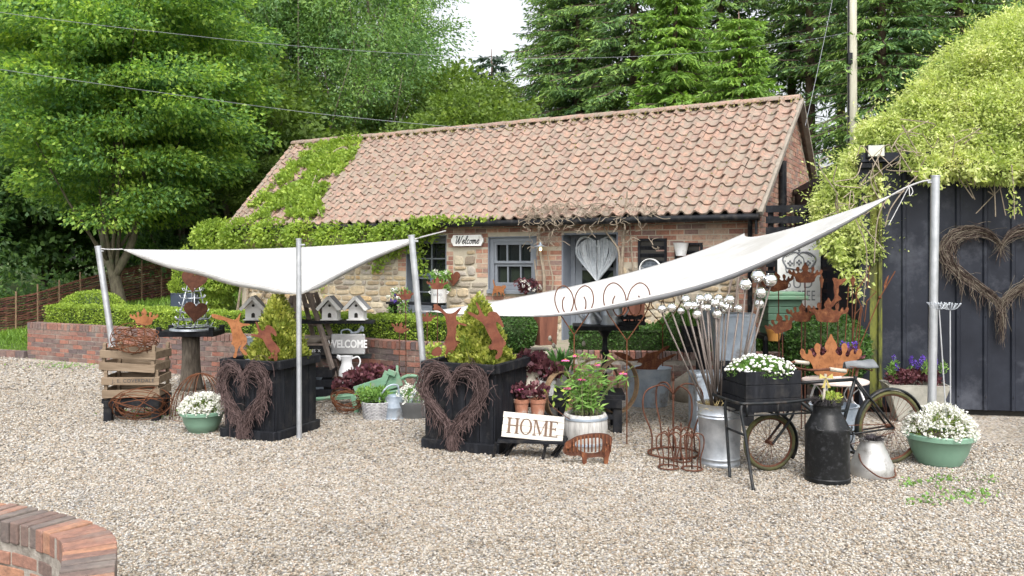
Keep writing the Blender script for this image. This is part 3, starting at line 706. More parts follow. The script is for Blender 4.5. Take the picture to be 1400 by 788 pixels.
dm = MB(); frame(dm, 2.25, 3.21, TZ, 2.18, .08, -.30, .10); door = dm.build('door', GREYPAINT, cot, bevel=.004)
m = MB(); wrect(m, 2.33, 3.13, TZ+.02, 2.10, -.34, .045); m.build('door_leaf', GREYPAINT, door)
m = MB()
for c in range(2):
    for r in range(2): wrect(m, 2.45+.3*c, 2.71+.3*c, 1.25+.38*r, 1.58+.38*r, -.336, .01)
m.build('door_panes', GLASS, door)
m = MB(); wrect(m, 3.205, 3.232, TZ, 2.2, .004, .36); wrect(m, 2.228, 2.255, TZ, 2.2, .004, .36); wrect(m, 2.256, 3.204, 2.17, 2.2, .002, .34); m.build('door_reveal', GREYREV, door)
# louvred vents
def louvre(s0, s1, z0, z1):
    m = MB(); frame(m, s0, s1, z0, z1, .035, .03, .05); v = m.build('louvre', BLACKW, cot)
    m = MB(); k = int((z1-z0)/.13)
    for i in range(k):
        z = z0+.06+(z1-z0-.1)*i/k; m.beam(W(s0+.036, z, .005), W(s1-.036, z, .005), .02, .085, up=(nv.x*.5, nv.y*.5, 1))
    m.build('slat', BLACKW, v)
    m = MB(); wrect(m, s0+.01, s1-.01, z0+.01, z1-.01, .001+.004, .004); m.build('backing', INTERIOR, v)
s0, z1 = wpx(912, 326); s1, z0 = wpx(873, 386); louvre(s0, s1, z0, z1)
s0, z1 = wpx(961, 332); s1, z0 = wpx(923, 385); louvre(s0, s1, z0, z1)
# ---------------------------------------------------------------- shed on the right
S0 = Vector((4.04, 9.66)); S1 = Vector((7.5, 9.04)); sd = (S1-S0).normalized(); sn = Vector((sd.y, -sd.x)); SL = (S1-S0).length; SZ = 2.86
shed = thing('black_shed', 'tall black ribbed steel shed under the climbing plant on the right', 'shed', (S0.x, S0.y, 0))
def SP(s, z, off=0): q = S0+sd*s+sn*off; return Vector((q.x, q.y, z))
def shed_px(px, py, off=0):
    k = (px-700)/F; o = S0+sn*off; q = (o.x-k*o.y)/(k*sd.y-sd.x); return q, CH-(py-HZ)/F*(o.y+sd.y*q)
m = MB(); s = .20; prof = []
while s < SL:
    prof += [(s, .0), (s+.20, .0), (s+.215, .022), (s+.245, .022), (s+.26, 0)]; s += .285
for (a, o1), (b, o2) in zip(prof[:-1], prof[1:]):
    m.add([SP(a, .07, o1), SP(b, .07, o2), SP(b, SZ, o2), SP(a, SZ, o1)], [(0, 1, 2, 3)])
m.build('front_cladding', BLACKSHED, shed)
m = MB()
for k in range(len(prof)//5):
    for z in (.22, 1.12, 2.0, 2.75):
        q = SP(prof[k*5+2][0]+.015, z, .026); m.ball(q, .008, 6, 4)
m.build('cladding_screws', BLACKP, shed)
m = MB(); q = SP(.03, 0, 0); m.box((SP(.0, 0, -.04)+Vector((0, 0, 1.43)))[:], (.12, .14, 2.76), rz=math.atan2(sd.y, sd.x)); m.build('corner_post', BLACKSHED, shed, bevel=.01)
MOSS = mat('algae_stained_steel', [(.016, .019, .02), (.045, .05, .012), (.13, .14, .02), (.05, .055, .015)], 3, .8, 0, .3, stretch=(3, 3, .8))
m = MB(); m.add([SP(.065, .07, .004), SP(.20, .07, .0), SP(.20, SZ, .0), SP(.065, SZ, .004)], [(0, 1, 2, 3)]); m.tube([SP(.165, .1, .02), SP(.165, 2.7, .02)], .018, 6); m.build('algae_strip', MOSS, shed)
m = MB(); b0 = S0-sn*5
for (a, b) in ((S0+sd*.02-sn*.12, b0), (b0, b0+sd*SL), (b0+sd*SL, S1)): m.beam((a.x, a.y, 1.5), (b.x, b.y, 1.5), .05, 2.85)
m.build('end_wall', BLACKSHED, shed)
m = MB(); c = S0+sd*SL/2-sn*2.5; m.box((c.x, c.y, SZ+.06), (SL+.1, 5.2, .1), rz=math.atan2(sd.y, sd.x)); m.build('roof', BLACKSHED, shed)
m = MB(); c = S0+sd*SL/2-sn*2.53; m.box((c.x, c.y, .035), (SL, 4.9, .08), rz=math.atan2(sd.y, sd.x)); m.build('base', INTERIOR, shed)
m = MB(); m.box(SP(.02, 2.83, .02), (.16, .14, .06), rz=math.atan2(sd.y, sd.x)); m.build('corner_bracket', BLACKW, shed, bevel=.005)
# floodlight
fl = thing('floodlight', 'small square floodlight fixed at the shed corner under the climber', 'lamp', SP(.08, 2.90, .1))
m = MB(); m.box(SP(.10, 2.98, .10), (.20, .09, .15), rz=math.atan2(sd.y, sd.x)); m.build('lamp_housing', BLACKP, fl, bevel=.01)
m = MB(); m.box(SP(.10, 2.985, .15), (.17, .012, .12), rz=math.atan2(sd.y, sd.x)); m.build('lamp_glass', mat('frosted_lens', [(.42, .45, .38), (.52, .54, .46)], 9, .25), fl)
# slatted screen between cottage and shed
t = thing('slatted_screen', 'black horizontal slatted screen between the cottage gable and the shed', 'fence', P(1080, 420, 11.9))
m = MB()
for i in range(9):
    z = 2.48-i*.155; m.beam((3.62, 12.0, z), (4.75, 11.7, z), .022, .10)
m.build('slat', BLACKW, t)
for x, y in ((3.7, 12.03), (4.2, 11.92), (4.72, 11.76)):
    m = MB(); m.box((x, y, 1.45), (.07, .05, 2.1)); m.build('post', BLACKW, t)
# ---------------------------------------------------------------- trees
def broadleaf(name, label, H, tr, env, ncl, per, leaf, lm, bm, group, fork=None, cl=(.8, .8, .3), nl=26, droop=.35, w=.55):
    """env = (z centre, radius x, radius y, radius z); local coordinates, then placed"""
    t = thing(name, label, 'tree', (0, 0, 0), 0, group)
    zc, rx, ry, rz = env; parts = []; cs = []
    for i in range(ncl):
        d = sph(1)[0]; k = random.random()**.42
        c = np.array([d[0]*rx*k, d[1]*ry*k, zc+d[2]*rz*k]); cs.append(c)
        s = U(.7, 1.3); C, A = clump(c, np.array(cl)*s, int(per*s), .75, droop, .1)
        A[:, :2] += .8*d[:2]; parts.append((C, A))
    C, A = cat(parts)
    leaf_obj('crown', C, A, rng.uniform(leaf*.7, leaf*1.35, len(C)), lm, t, w, world=False)
    m = MB(); top = Vector((U(-.3, .3), U(-.3, .3), H*.92)); z0 = zc-rz*.85
    tips = fork or [(U(-.4, .4), U(-.3, .3), z0)]
    base = [Vector((0, 0, -.3)), Vector((0, 0, .25)), Vector((tips[0][0]*.5, tips[0][1]*.5, tips[0][2]*.6)), Vector(tips[0])]
    path = cr(base+[top*.6+Vector((U(-.3, .3), U(-.3, .3), 0)), top], 5)
    N = len(path); m.tube(path, [tr*(1.25 if i < 3 else 1)*(1-.92*i/(N-1)) for i in range(N)], 10)
    limbs = MB()
    for k in range(nl):
        c = Vector(cs[k*len(cs)//nl]); i0 = random.randint(N//3, N*3//4); s = path[i0]
        while s.z > c.z-.4 and i0 > N//4: i0 -= 1; s = path[i0]
        mid = s.lerp(c, .5)+Vector((U(-.2, .2), U(-.2, .2), -.05*(c-s).length+U(-.2, .2)))
        r0 = tr*.42*(1-i0/N); limbs.tube(cr([s, mid, c], 4), [r0*(1-.85*q/8) for q in range(9)], 6)
    m.build('trunk', bm, t, smooth='all', world=False); limbs.build('limbs', bm, t, smooth='all', world=False)
    return t
def spruce(name, label, H, Rm, z0, lm, group, whorls=30, per=6, dead=True, seed=1, dens=1.0):
    t = thing(name, label, 'tree', (0, 0, 0), 0, group)
    Cs, As, Ss = [], [], []; dm = MB(); bm = MB()
    for i in range(whorls):
        z = z0+(H-z0)*(i/whorls)**.95; L = Rm*(1-(z-z0*.5)/(H-z0*.5+.3))**.75*U(.8, 1.1)+.25
        for k in range(per):
            a = 2*PI*(k+random.random())/per+i*.7; l = L*U(.65, 1.15); dx, dy = math.cos(a), math.sin(a)
            lift = U(-.1, .15); n = 9; bp = []
            for q in range(n+1):
                s = q/n; bp.append(Vector((dx*l*s, dy*l*s, z+U(-.02, .02)+l*(lift*s-.42*s*s+.22*s**3.5))))
            bm.tube(bp, [.035*l/2.5*(1-.8*q/n)+.006 for q in range(n+1)], 4, cap=False)
            side = Vector((-dy, dx, 0))
            for q in range(2, n+1):
                s = q/n; tw = l*.36*(1.25-s)*U(.7, 1.3)
                for sg in (-1, 1):
                    if random.random() > dens: continue
                    d = (Vector((dx, dy, 0))*U(.5, .9)+side*sg*U(.6, 1)+Vector((0, 0, U(-.55, -.1)))).normalized()
                    m_ = max(5, int(tw/.042)); 
                    for j in range(m_):
                        p = bp[q].lerp(bp[q-1], random.random())+d*tw*(j+.3)/m_+Vector((0, 0, -.18*tw*((j+.3)/m_)**2))
                        Cs.append(p); As.append(d+Vector((U(-.5, .5), U(-.5, .5), U(-.75, .15)))); Ss.append(U(.12, .26))
            for j in range(5):
                Cs.append(bp[-1]); As.append(Vector((dx+U(-.4, .4), dy+U(-.4, .4), U(-.3, .3)))); Ss.append(U(.12, .25))
    leaf_obj('crown', np.array(Cs), np.array(As), np.array(Ss), lm, t, .24, .2, world=False)
    if dead:
        for i in range(60):
            z = U(.8, z0+1.5); a = U(0, 6.28); l = U(.6, 1.8)
            bm.tube([(0, 0, z), (math.cos(a)*l*.5, math.sin(a)*l*.5, z-.05), (math.cos(a+.2)*l, math.sin(a+.2)*l, z-U(.1, .4))], [.02, .012, .004], 4, cap=False)
    bm.build('branches', DEADTW, t, world=False)
    dm.tube([(0, 0, -.3), (0, 0, H*.3), (.05, .03, H*.7), (0, 0, H)], [.19, .16, .09, .01], 9); dm.build('trunk', BARKS, t, smooth='all', world=False)
    return t
def at(px, Y): x = (px-700)/F*Y; return (x, Y, hgt(x, Y)-.05)
beech = broadleaf('broadleaf_tree', 'largest spreading broadleaf tree with a forked trunk on the bank behind the clipped hedge', 9.8, .19, (5.75, 3.15, 3.0, 4.0), 330, 480, .10, BEECH, BARK, None, fork=[(-.35, 0, 1.7)], cl=(.8, .8, .25), nl=12)
place(beech, at(163, 20.2), scale=1.03)
m = MB(); m.tube(cr([(-.12, 0, .8), (.28, .1, 1.7), (.5, .2, 3.4)], 5), [.115-.005*i for i in range(11)], 8)
m.build('fork', BARK, beech, smooth='all', world=False)
GT = 'trees of the dark wood behind the yard'
dk = broadleaf('woodland_tree', 'dark tree at the far left edge behind the wattle fence', 13, .22, (6.6, 4.2, 3.6, 5.9), 300, 150, .22, DARKL, BARK, GT, cl=(1.0, 1.0, .4))
place(dk, at(-60, 27))
for i, (px, Y, s, r, lab) in enumerate(((70, 31, 1.1, 1.0, 'dark tree deep in the wood behind the spreading broadleaf tree'), (255, 27, .85, 2.0, 'dark tree just right of the forked trunk in the wood'), (-190, 33, 1.15, 3.1, 'dark tree at the outermost left of the wood'), (165, 36, 1.2, .4, 'tall dark tree farthest back behind the broadleaf crown'))):
    place(copy_tree(dk), at(px, Y), r, lab, s)
m = MB(); ash = broadleaf('ash_tree', 'feathery pale stemmed tree left above the mossy end of the roof', 15, .2, (8.0, 3.6, 3.2, 5.6), 165, 250, .125, ASH, BARKL, GT, cl=(.95, .95, .5), nl=44, droop=.6, w=.38)
place(ash, at(425, 26.5))
for px, Y, s, r, lab in ((345, 28, 1.05, 2.2, 'feathery tree leaning over the broadleaf crown'), (492, 27.5, 1.0, 4.0, 'feathery pale stemmed tree left of the open patch of sky'), (500, 34, 1.05, 5.1, 'thin feathery tree beside the open patch of sky')):
    place(copy_tree(ash), at(px, Y), r, lab, s)
oak = broadleaf('oak_tree', 'rounded yellowish tree under the open patch of sky', 8.2, .2, (5.4, 3.0, 2.6, 2.5), 130, 190, .17, OAK, BARK, GT, cl=(.85, .85, .4), droop=.2)
place(oak, at(606, 28), scale=.92)
for px, Y, s, r, lab in ((322, 24.5, .95, 3.0, 'rounded green tree between the broadleaf crown and the left end of the roof'), (245, 26, .9, 5.0, 'rounded green tree half hidden behind the broadleaf crown'), (470, 23.5, .56, 1.1, 'low green tree rising just over the roof ridge at left'), (560, 24.5, .60, 2.9, 'low bushy tree rising over the roof ridge under the sky gap'), (655, 25.5, .76, 4.1, 'low yellowish tree over the ridge beside the first spruces'), (395, 23, .5, .2, 'low green tree touching the left end of the ridge')):
    place(copy_tree(oak), at(px, Y), r, lab, s)
GS = 'spruce trees behind the cottage'
s1 = spruce('spruce_tree', 'tall dense spruce left of centre in the row behind the roof', 16, 3.7, 1.0, SPRUCE, GS, 40, 8)
place(s1, at(790, 29))
for px, Y, s, r, lab in ((770, 31, .95, 1.2, 'spruce at the right edge of the sky gap'), (868, 27, 1.0, 2.4, 'tall spruce standing over the middle of the ridge'), (985, 29, 1.05, 3.3, 'tall spruce behind the small bright one'), (1205, 24.5, .95, 4.0, 'spruce with boughs reaching past the telegraph pole'), (1310, 25, 1.05, 5.0, 'spruce rising over the climber on the shed'), (1420, 27, 1.1, .6, 'spruce at the far right edge over the shed')):
    place(copy_tree(s1), at(px, Y), r, lab, s)
s2 = spruce('spruce_tree', 'young bright green spruce standing low over the right half of the ridge', 7.6, 2.3, .6, SPRUCEB, GS, 26, 8, False)
place(s2, at(1010, 22.5))
place(copy_tree(s2), at(925, 24.5), 2.0, 'young bright green spruce left of the lower young one', 1.22)
s3 = spruce('spruce_tree', 'thin bluish spruce with its tip in the sky gap', 8.3, 2.1, 1.2, SPRUCEBL, GS, 24, 5, True, dens=.8)
place(s3, at(672, 34), scale=1.12)
s4 = spruce('spruce_tree', 'bare trunked spruce over the right gable', 17, 2.8, 7.2, SPRUCE, GS, 22, 6, True, dens=.85)
place(s4, at(1082, 29))
for px, Y, s, r, lab in ((1108, 27, 1, 1.4, 'bare trunked spruce right of the gable peak'), (1150, 32, 1.05, 2.2, 'bare trunked spruce between gable and telegraph pole'), (1255, 31, 1.1, .9, 'bare trunked spruce right of the telegraph pole')):
    place(copy_tree(s4), at(px, Y), r, lab, s)
# undergrowth & far wood (nobody could count it)
C, A = cat([clump((U(-48, 48), U(40, 52), U(1, 4.5)+2*random.random()**2), (3, 2, 1.8), 190, .5, .2, .1) for _ in range(300)])
ok = ~((C[:, 0] > -6) & (C[:, 0] < 5) & (C[:, 2] > 5.5))
tag(leaf_obj('far_wood', C[ok], A[ok], rng.uniform(.25, .5, ok.sum()), DARKL), 'far dark wood closing the view', 'woodland', kind='stuff')
C, A = cat([clump((x, U(23, 27), hgt(x, 24)+U(.2, 1.0)), (.9, .8, .55), 150, .5, .2, .1) for x in np.linspace(-17, 22, 90)])
tag(leaf_obj('undergrowth', C, A, rng.uniform(.12, .26, len(C)), DARKL), 'shaded undergrowth under the trees', 'undergrowth', kind='stuff')
C, A = cat([clump((U(-18, -6), U(21.6, 24), U(.7, 3.4)), (.8, .6, .5), 130, .5, .2, .1) for _ in range(26)])
tag(leaf_obj('bramble_thicket', C, A, rng.uniform(.09, .2, len(C)), DARKL), 'dark thicket behind the wattle fence', 'undergrowth', kind='stuff')
# ---------------------------------------------------------------- wattle fence
fpx = [(-120, 20.5, 425), (0, 20.0, 406), (40, 20.2, 400), (90, 20.5, 386), (140, 20.9, 372), (200, 21.3, 359), (262, 21.6, 349), (320, 22, 345)]
fpts = [P(px, py, Y) for px, Y, py in fpx]
fen = thing('wattle_fence', 'dark brown woven wattle fence climbing the bank behind the hedge', 'fence', (fpts[2].x, fpts[2].y, 0))
fl_ = cr(fpts, 8); fpath = Path2([(v.x, v.y) for v in fl_])
def ftop(q):
    p, d = fpath.at(q); xs_ = [v.x for v in fl_]; return float(np.interp(p.x, xs_, [v.z for v in fl_]))
m = MB(); pm = MB(); q = 0
WAT = mat('woven_hazel', [(.038, .011, .009), (.075, .023, .016), (.11, .037, .024)], 20, .9, island=.7)
rows = 44
for r in range(rows):
    pts = []; q = 0; k = 0
    while q < fpath.L:
        p, d = fpath.at(q); nn = Vector((d.y, -d.x)); o = .028*(1 if (k+r) % 2 else -1)
        pts.append((p.x+nn.x*o, p.y+nn.y*o, ftop(q)-.05-1.25*r/rows+U(-.012, .012))); q += .23; k += 1
        if len(pts) == 12: m.tube(pts, .014, 4, cap=False); pts = pts[-1:]
    if len(pts) > 1: m.tube(pts, .014, 4, cap=False)
m.build('woven_panel', WAT, fen)
q = .1
while q < fpath.L:
    p, d = fpath.at(q); h = ftop(q)
    pm = MB(); pm.tube([(p.x, p.y, h-1.45), (p.x+U(-.01, .01), p.y, h+U(.05, .16))], .02, 6); pm.build('stake', mat('hazel_stake', [(.14, .09, .05), (.22, .15, .09)], 9, .8) if q < .2 else bpy.data.materials['hazel_stake'], fen); q += .46
# ---------------------------------------------------------------- clipped hedges
def hedge_core(name, fn, nu, nv, lm, parent):
    m = MB(); m.grid(fn, nu, nv); return m.build(name, lm, parent, smooth='all')
COREM = mat('hedge_inner_twigs', [(.02, .04, .01), (.04, .07, .018)], 14, .9)
def hedge(name, label, path, s0, s1, off, wd, z0, z1, lm, size=.032, dens=3400, group=None):
    p0, d0 = path.at((s0+s1)/2); t = thing(name, label, 'hedge', (p0.x, p0.y, z0), 0, group)
    C, A = [], []; L = s1-s0; per = 2*(z1-z0)+wd; n = int(L*per*dens)
    def shape(q, u):
        """cross-section: up the front, over the top, down the back"""
        p, d = path.at(q); nn = Vector((-d.y, d.x)); x = u*per
        h = z1-z0
        if x < h: a, b, nrm = 0, x, (-1, 0)
        elif x < h+wd: a, b, nrm = x-h, h, (0, 1)
        else: a, b, nrm = wd, h-(x-h-wd), (1, 0)
        rr = .06
        c = p+nn*(off+a); return Vector((c.x, c.y, z0+b)), Vector((nn.x*nrm[0], nn.y*nrm[0], nrm[1]))
    for _ in range(n):
        q = s0+random.random()*L; u = random.random(); p, nr = shape(q, u)
        bulge = .018*math.sin(q*5.3)+.014*math.sin(q*11+u*9)
        e = min(1, min(q-s0, s1-q)/.12)
        C.append(p+nr*(U(-.05, .008)+bulge*.6-.05*(1-e))); A.append(nr*.8+Vector((random.gauss(0, .6), random.gauss(0, .6), random.gauss(.15, .6))))
    for _ in range(int(wd*(z1-z0)*dens*1.2)):
        for q, sg in ((s0, -1), (s1, 1)):
            p, d = path.at(q); nn = Vector((-d.y, d.x)); c = p+nn*(off+random.random()*wd)
            C.append(Vector((c.x+d.x*sg*U(-.05, .03), c.y+d.y*sg*U(-.05, .03), z0+random.random()*(z1-z0)))); A.append(Vector((d.x*sg, d.y*sg, 0))+Vector((random.gauss(0, .6), random.gauss(0, .6), random.gauss(.1, .6))))
    leaf_obj('foliage', np.array(C), np.array(A), rng.uniform(size*.7, size*1.3, len(C)), lm, t, .75)
    m = MB(); k = max(2, int(L/.2))
    m.grid(lambda u, v: (lambda pn: pn[0]-pn[1]*.06)(shape(s0+.05+(L-.1)*u, .01+.98*v)), k, 24); m.build('inner_twigs', COREM, t)
    return t
def ball_bush(name, label, c, r, lm, size=.036, n=4200, sq=1.0, group=None, catg='box ball', bottom=-1):
    t = thing(name, label, catg, (c[0], c[1], c[2]-r*sq*.98), 0, group)
    d = sph(n); d = d[d[:, 2] > bottom]; k = rng.uniform(.90, 1.02, (len(d), 1))+.02*np.sin(d[:, :1]*9)*np.sin(d[:, 2:]*8)
    C = np.array(c)+d*k*np.array([r, r, r*sq]); A = d*.8+rng.normal(size=d.shape)*.6
    leaf_obj('foliage', C, A, rng.uniform(size*.7, size*1.3, len(C)), lm, t, .6)
    m = MB(); m.ball(c, r*.9, 18, 12, sq); m.build('inner_twigs', COREM, t, smooth='all'); return t
hedge('box_hedge', 'long clipped box hedge along the top of the curving brick wall', wp, .06, wp.L-.55, .28, .6, TZ, .93, BOX)
hedge('box_hedge', 'clipped box hedge behind the low wall to the right of the steps', wq, .25, 2.5, .22, .5, TZ, .84, BOXD, dens=2600)
hedge('box_hedge', 'small clipped box hedge piece near the green chest at right', wq, 2.75, 3.9, .22, .45, TZ-.1, .74, BOXD, dens=2600)
ball_bush('box_ball', 'clipped box ball left of the steps behind the near planter', P(703, 452, 11.5), .30, BOXD)
ball_bush('box_ball', 'taller clipped box ball behind the silver ball stakes', P(930, 462, 11.5), .36, BOXD)
ball_bush('box_ball', 'small clipped box ball at the right end of the long hedge', P(600, 452, 11.9), .27, BOXD)
ball_bush('box_ball', 'large dark box ball by the shed corner behind the bicycle', P(1130, 478, 9.7), .47, BOXD, n=7500, sq=.92)
ball_bush('box_dome', 'low clipped box dome rising behind the left end of the hedge', P(126, 421, 15.9), .56, BOX, n=9000, sq=.56, catg='box dome')
def cone_bush(label, base, r, h, lm, n, size=.05, name='golden_conifer', catg='conifer'):
    t = thing(name, label, catg, base)
    z = 1-np.sqrt(rng.uniform(0, 1, n)); a = rng.uniform(0, 2*PI, n)
    prof = r*np.where(z < .12, .82+1.5*z, (1.0-(z-.12)/.88)**.85)
    k = rng.uniform(.62, 1.06, n)*(1+.13*np.sin(a*5+z*17)); rad = prof*k+.012
    C = np.stack([base[0]+rad*np.cos(a), base[1]+rad*np.sin(a), base[2]+z*h*rng.uniform(.98, 1.03, n)], 1)
    A = np.stack([np.cos(a)*.6, np.sin(a)*.6, np.ones(n)*.9], 1)+rng.normal(size=(n, 3))*.4
    leaf_obj('foliage', C, A, rng.uniform(size*.6, size*1.4, n), lm, t, .5)
    m = MB(); m.lathe([(.02, 0), (r*.62, .02*h), (r*.66, .14*h), (r*.3, .6*h), (.01, .96*h)], base, 14); m.build('inner_twigs', COREM, t, smooth='all'); return t
# ---------------------------------------------------------------- climbers
def blob_climber(parent, blobs, lm, size, dens, w=.45, droop=.4, shell=.72):
    C, A = [], []
    bl = [(np.array(c), np.array(r)*np.ones(3)) for c, r in blobs]
    for i, (c, r) in enumerate(bl):
        n = int(dens*4*PI*(np.prod(r)**(2/3))); d = sph(n); k = rng.uniform(shell, 1.08, (n, 1)); p = c+d*r*k
        keep = np.ones(n, bool)
        for j, (c2, r2) in enumerate(bl):
            if j != i: keep &= (((p-c2)/r2)**2).sum(1) > .45
        a = d*.8+rng.normal(size=d.shape)*.55; a[:, 2] -= droop
        C.append(p[keep]); A.append(a[keep])
    C = np.concatenate(C); A = np.concatenate(A)
    return leaf_obj('foliage', C, A, rng.uniform(size*.45, size*1.6, len(C)), lm, parent, w)
cl = thing('climbing_plant', 'huge pale yellow green climber heaped over the shed roof and spilling down its corner', 'climber', SP(.1, 0, .25))
blobs = []
for px, py, r, Y in ((1400, 92, .78, 10.2), (1345, 112, .70, 10.3), (1460, 85, .8, 10.2), (1500, 120, .8, 10), (1300, 150, .58, 10.2), (1395, 165, .66, 9.7), (1450, 170, .66, 9.6), (1340, 180, .52, 9.75), (1258, 175, .44, 10.2), (1218, 192, .38, 10.3), (1275, 200, .42, 9.85), (1190, 225, .36, 10.2), (1310, 213, .30, 9.6), (1372, 212, .30, 9.5), (1425, 205, .36, 9.45), (1168, 255, .33, 10.1), (1150, 285, .29, 10.1), (1172, 268, .26, 9.9), (1142, 312, .26, 10.1), (1166, 318, .27, 9.95), (1180, 290, .26, 9.95), (1158, 348, .2, 9.95), (1175, 345, .18, 9.9), (1385, 55, .45, 10.6), (1420, 60, .5, 10.5), (1258, 224, .14, 9.5), (1290, 232, .18, 9.45), (1330, 232, .2, 9.4), (1365, 236, .16, 9.35), (1400, 232, .2, 9.3), (1440, 235, .2, 9.3)):
    blobs.append((tuple(P(px, py, Y)), (r, r*.95, r*.82)))
big = list(blobs)
for _ in range(150):
    c, r = random.choice(big); d = sph(1)[0]; d[2] = abs(d[2])*U(.2, 1)-.1; d[1] = -abs(d[1]); rr = U(.07, .21); p = np.array(c)+d*np.array(r)*U(.92, 1.12); blobs.append((tuple(p), (rr, rr, rr*.8)))
blob_climber(cl, blobs, CLEM, .043, 3000, w=.4, shell=.55)
C, A = [], []      # wispy shoots that break the outline
for (c, r) in blobs:
    for k in range(int(34*r[0]/.4)):
        d = sph(1)[0]; d[2] = abs(d[2])*.9+.05; d /= np.linalg.norm(d); p = np.array(c)+d*np.array(r)*.98; L = U(.08, .32); dr = d+rng.normal(size=3)*.5
        for q in range(9):
            u = q/9; C.append(p+dr*L*u+np.array([0, 0, -.25*L*u*u])); A.append(dr*.4+rng.normal(size=3)*.8)
leaf_obj('shoots', np.array(C), np.array(A), rng.uniform(.025, .06, len(C)), CLEM, cl, .4)
for (x0, y0, x1, y1, k) in ((1383, 235, 1388, 292, 60), (1205, 240, 1210, 275, 40), (1280, 228, 1285, 255, 60), (1258, 228, 1266, 245, 40), (1330, 230, 1340, 246, 50), (1150, 330, 1172, 410, 150), (1145, 320, 1150, 380, 120), (1130, 300, 1128, 350, 100), (1178, 330, 1184, 390, 60), (1165, 280, 1180, 330, 120)):
    C, A = [], []
    for _ in range(k):
        u = random.random(); C.append(P(x0+(x1-x0)*u+random.gauss(0, 5), y0+(y1-y0)*u+random.gauss(0, 4), 9.35-.1*random.random()-(.25 if x0 > 1250 else 0))); A.append((random.gauss(0, .6), random.gauss(0, .6), random.gauss(-.3, .5)))
    leaf_obj('trailing_shoot', np.array(C), np.array(A), rng.uniform(.04, .085, len(C)), CLEM, cl, .5)
m = MB()
for i in range(46):
    px = U(1130, 1400); py = 235+U(-60, 10) if px > 1210 else U(200, 300); Y = 9.3
    a = P(px, py, Y); m.tube(cr([a, a+Vector((U(-.2, .2), U(-.15, .1), U(-.2, .15))), a+Vector((U(-.35, .35), U(-.15, .1), U(-.45, .2)))], 4), .006, 4, cap=False)
for (pts) in (((1236, 262), (1215, 270), (1200, 300), (1195, 360)), ((1255, 240), (1240, 255), (1218, 285), (1210, 310)), ((1383, 225), (1386, 262), (1387, 300)), ((1206, 205), (1190, 245), (1210, 285)), ((1170, 300), (1185, 345), (1180, 420))):
    m.tube(cr([P(a, b, 9.0) for a, b in pts], 5), .006, 5, cap=False)
m.build('stems', TWIG, cl)
# creeper on the left end of the cottage
cr_ = thing('creeper', 'bright green creeper over the eaves and roof at the left end of the cottage', 'climber', W(8.5, TZ, .1))
blobs = []
for px, py, r in ((300, 325, .52), (340, 322, .50), (380, 322, .46), (420, 324, .44), (462, 326, .40), (500, 326, .38), (535, 322, .34), (562, 316, .24), (588, 306, .14), (287, 352, .32), (276, 395, .34), (300, 385, .34), (290, 410, .3)):
    s, z = wpx(max(px, 268), py, .15); q = W(s, z, .12); blobs.append((tuple(q), (r*1.15, .42, r*.72)))
blob_climber(cr_, blobs, IVY, .065, 1250, .55)
poly = [(418, 203), (497, 192), (486, 220), (462, 246), (440, 275), (446, 300), (325, 304), (350, 282), (372, 258), (398, 228)]
def inpoly(x, y, pl):
    c = False
    for i in range(len(pl)):
        (x1, y1), (x2, y2) = pl[i], pl[i-1]
        if (y1 > y) != (y2 > y) and x < (x2-x1)*(y-y1)/(y2-y1)+x1: c = not c
    return c
C, A = [], []; cam0 = Vector((0, 0, CH))
def onroof(px, py):
    d = P(px, py, 1)-cam0; t = (E1-cam0).dot(rn)/d.dot(rn); return cam0+d*t
from mathutils import noise
tries = 0
while len(C) < 10500 and tries < 60000:
    tries += 1
    x, y = U(320, 500), U(190, 306)
    if not inpoly(x, y, poly): continue
    q = onroof(x, y); nn = noise.noise(q*1.5)+.5*noise.noise(q*4)
    if nn < (-.26 if x > 395 else .0): continue
    C.append(q+rn*U(.04, .12+.16*max(0, nn))); A.append(rn*.5+Vector((random.gauss(0, .6), random.gauss(0, .6), random.gauss(0, .6))))
for _ in range(650):    # fringe along the eaves
    u = random.random(); x = 560+u*130
    if random.random() > (1-u)**1.2: continue
    q = P(x, 303-u*6+random.gauss(0, 3), 0); s, z = wpx(x, 302-u*4+random.gauss(0, 3), .3); C.append(W(s, z, .3+U(-.05, .05))); A.append((random.gauss(0, .6), random.gauss(0, .6), random.gauss(0, .5)))
for (x0, y0, x1, y1, k) in ((572, 320, 580, 378, 170), (560, 318, 562, 345, 120), (588, 312, 592, 330, 60), (522, 340, 515, 372, 110), (540, 338, 535, 355, 90), (430, 345, 445, 425, 40)):
    for _ in range(k):
        u = random.random(); s, z = wpx(x0+(x1-x0)*u+random.gauss(0, 5), y0+(y1-y0)*u, .06); C.append(W(s, z, .05+U(0, .08))); A.append((random.gauss(0, .6), random.gauss(0, .6), random.gauss(-.2, .5)))
leaf_obj('roof_shoots', np.array([tuple(c) for c in C]), np.array([tuple(a) for a in A]), rng.uniform(.05, .11, len(C)), IVY, cr_, .55)
m = MB()
for pts in (((268, 470), (275, 420), (285, 370)), ((320, 455), (328, 400), (332, 360), (320, 330)), ((335, 450), (338, 395), (326, 340)), ((350, 420), (362, 392), (350, 352))):
    m.tube(cr([W(*wpx(a, b, .08), .08) for a, b in pts], 5), [.03-.001*i for i in range(5*(len(pts)-1)+1)], 6)
m.tube(cr([onroof(a, b)+rn*.12 for a, b in ((440, 300), (430, 262), (448, 225), (470, 208), (482, 214))], 6), .015, 5); m.build('stems', TWIG, cr_)
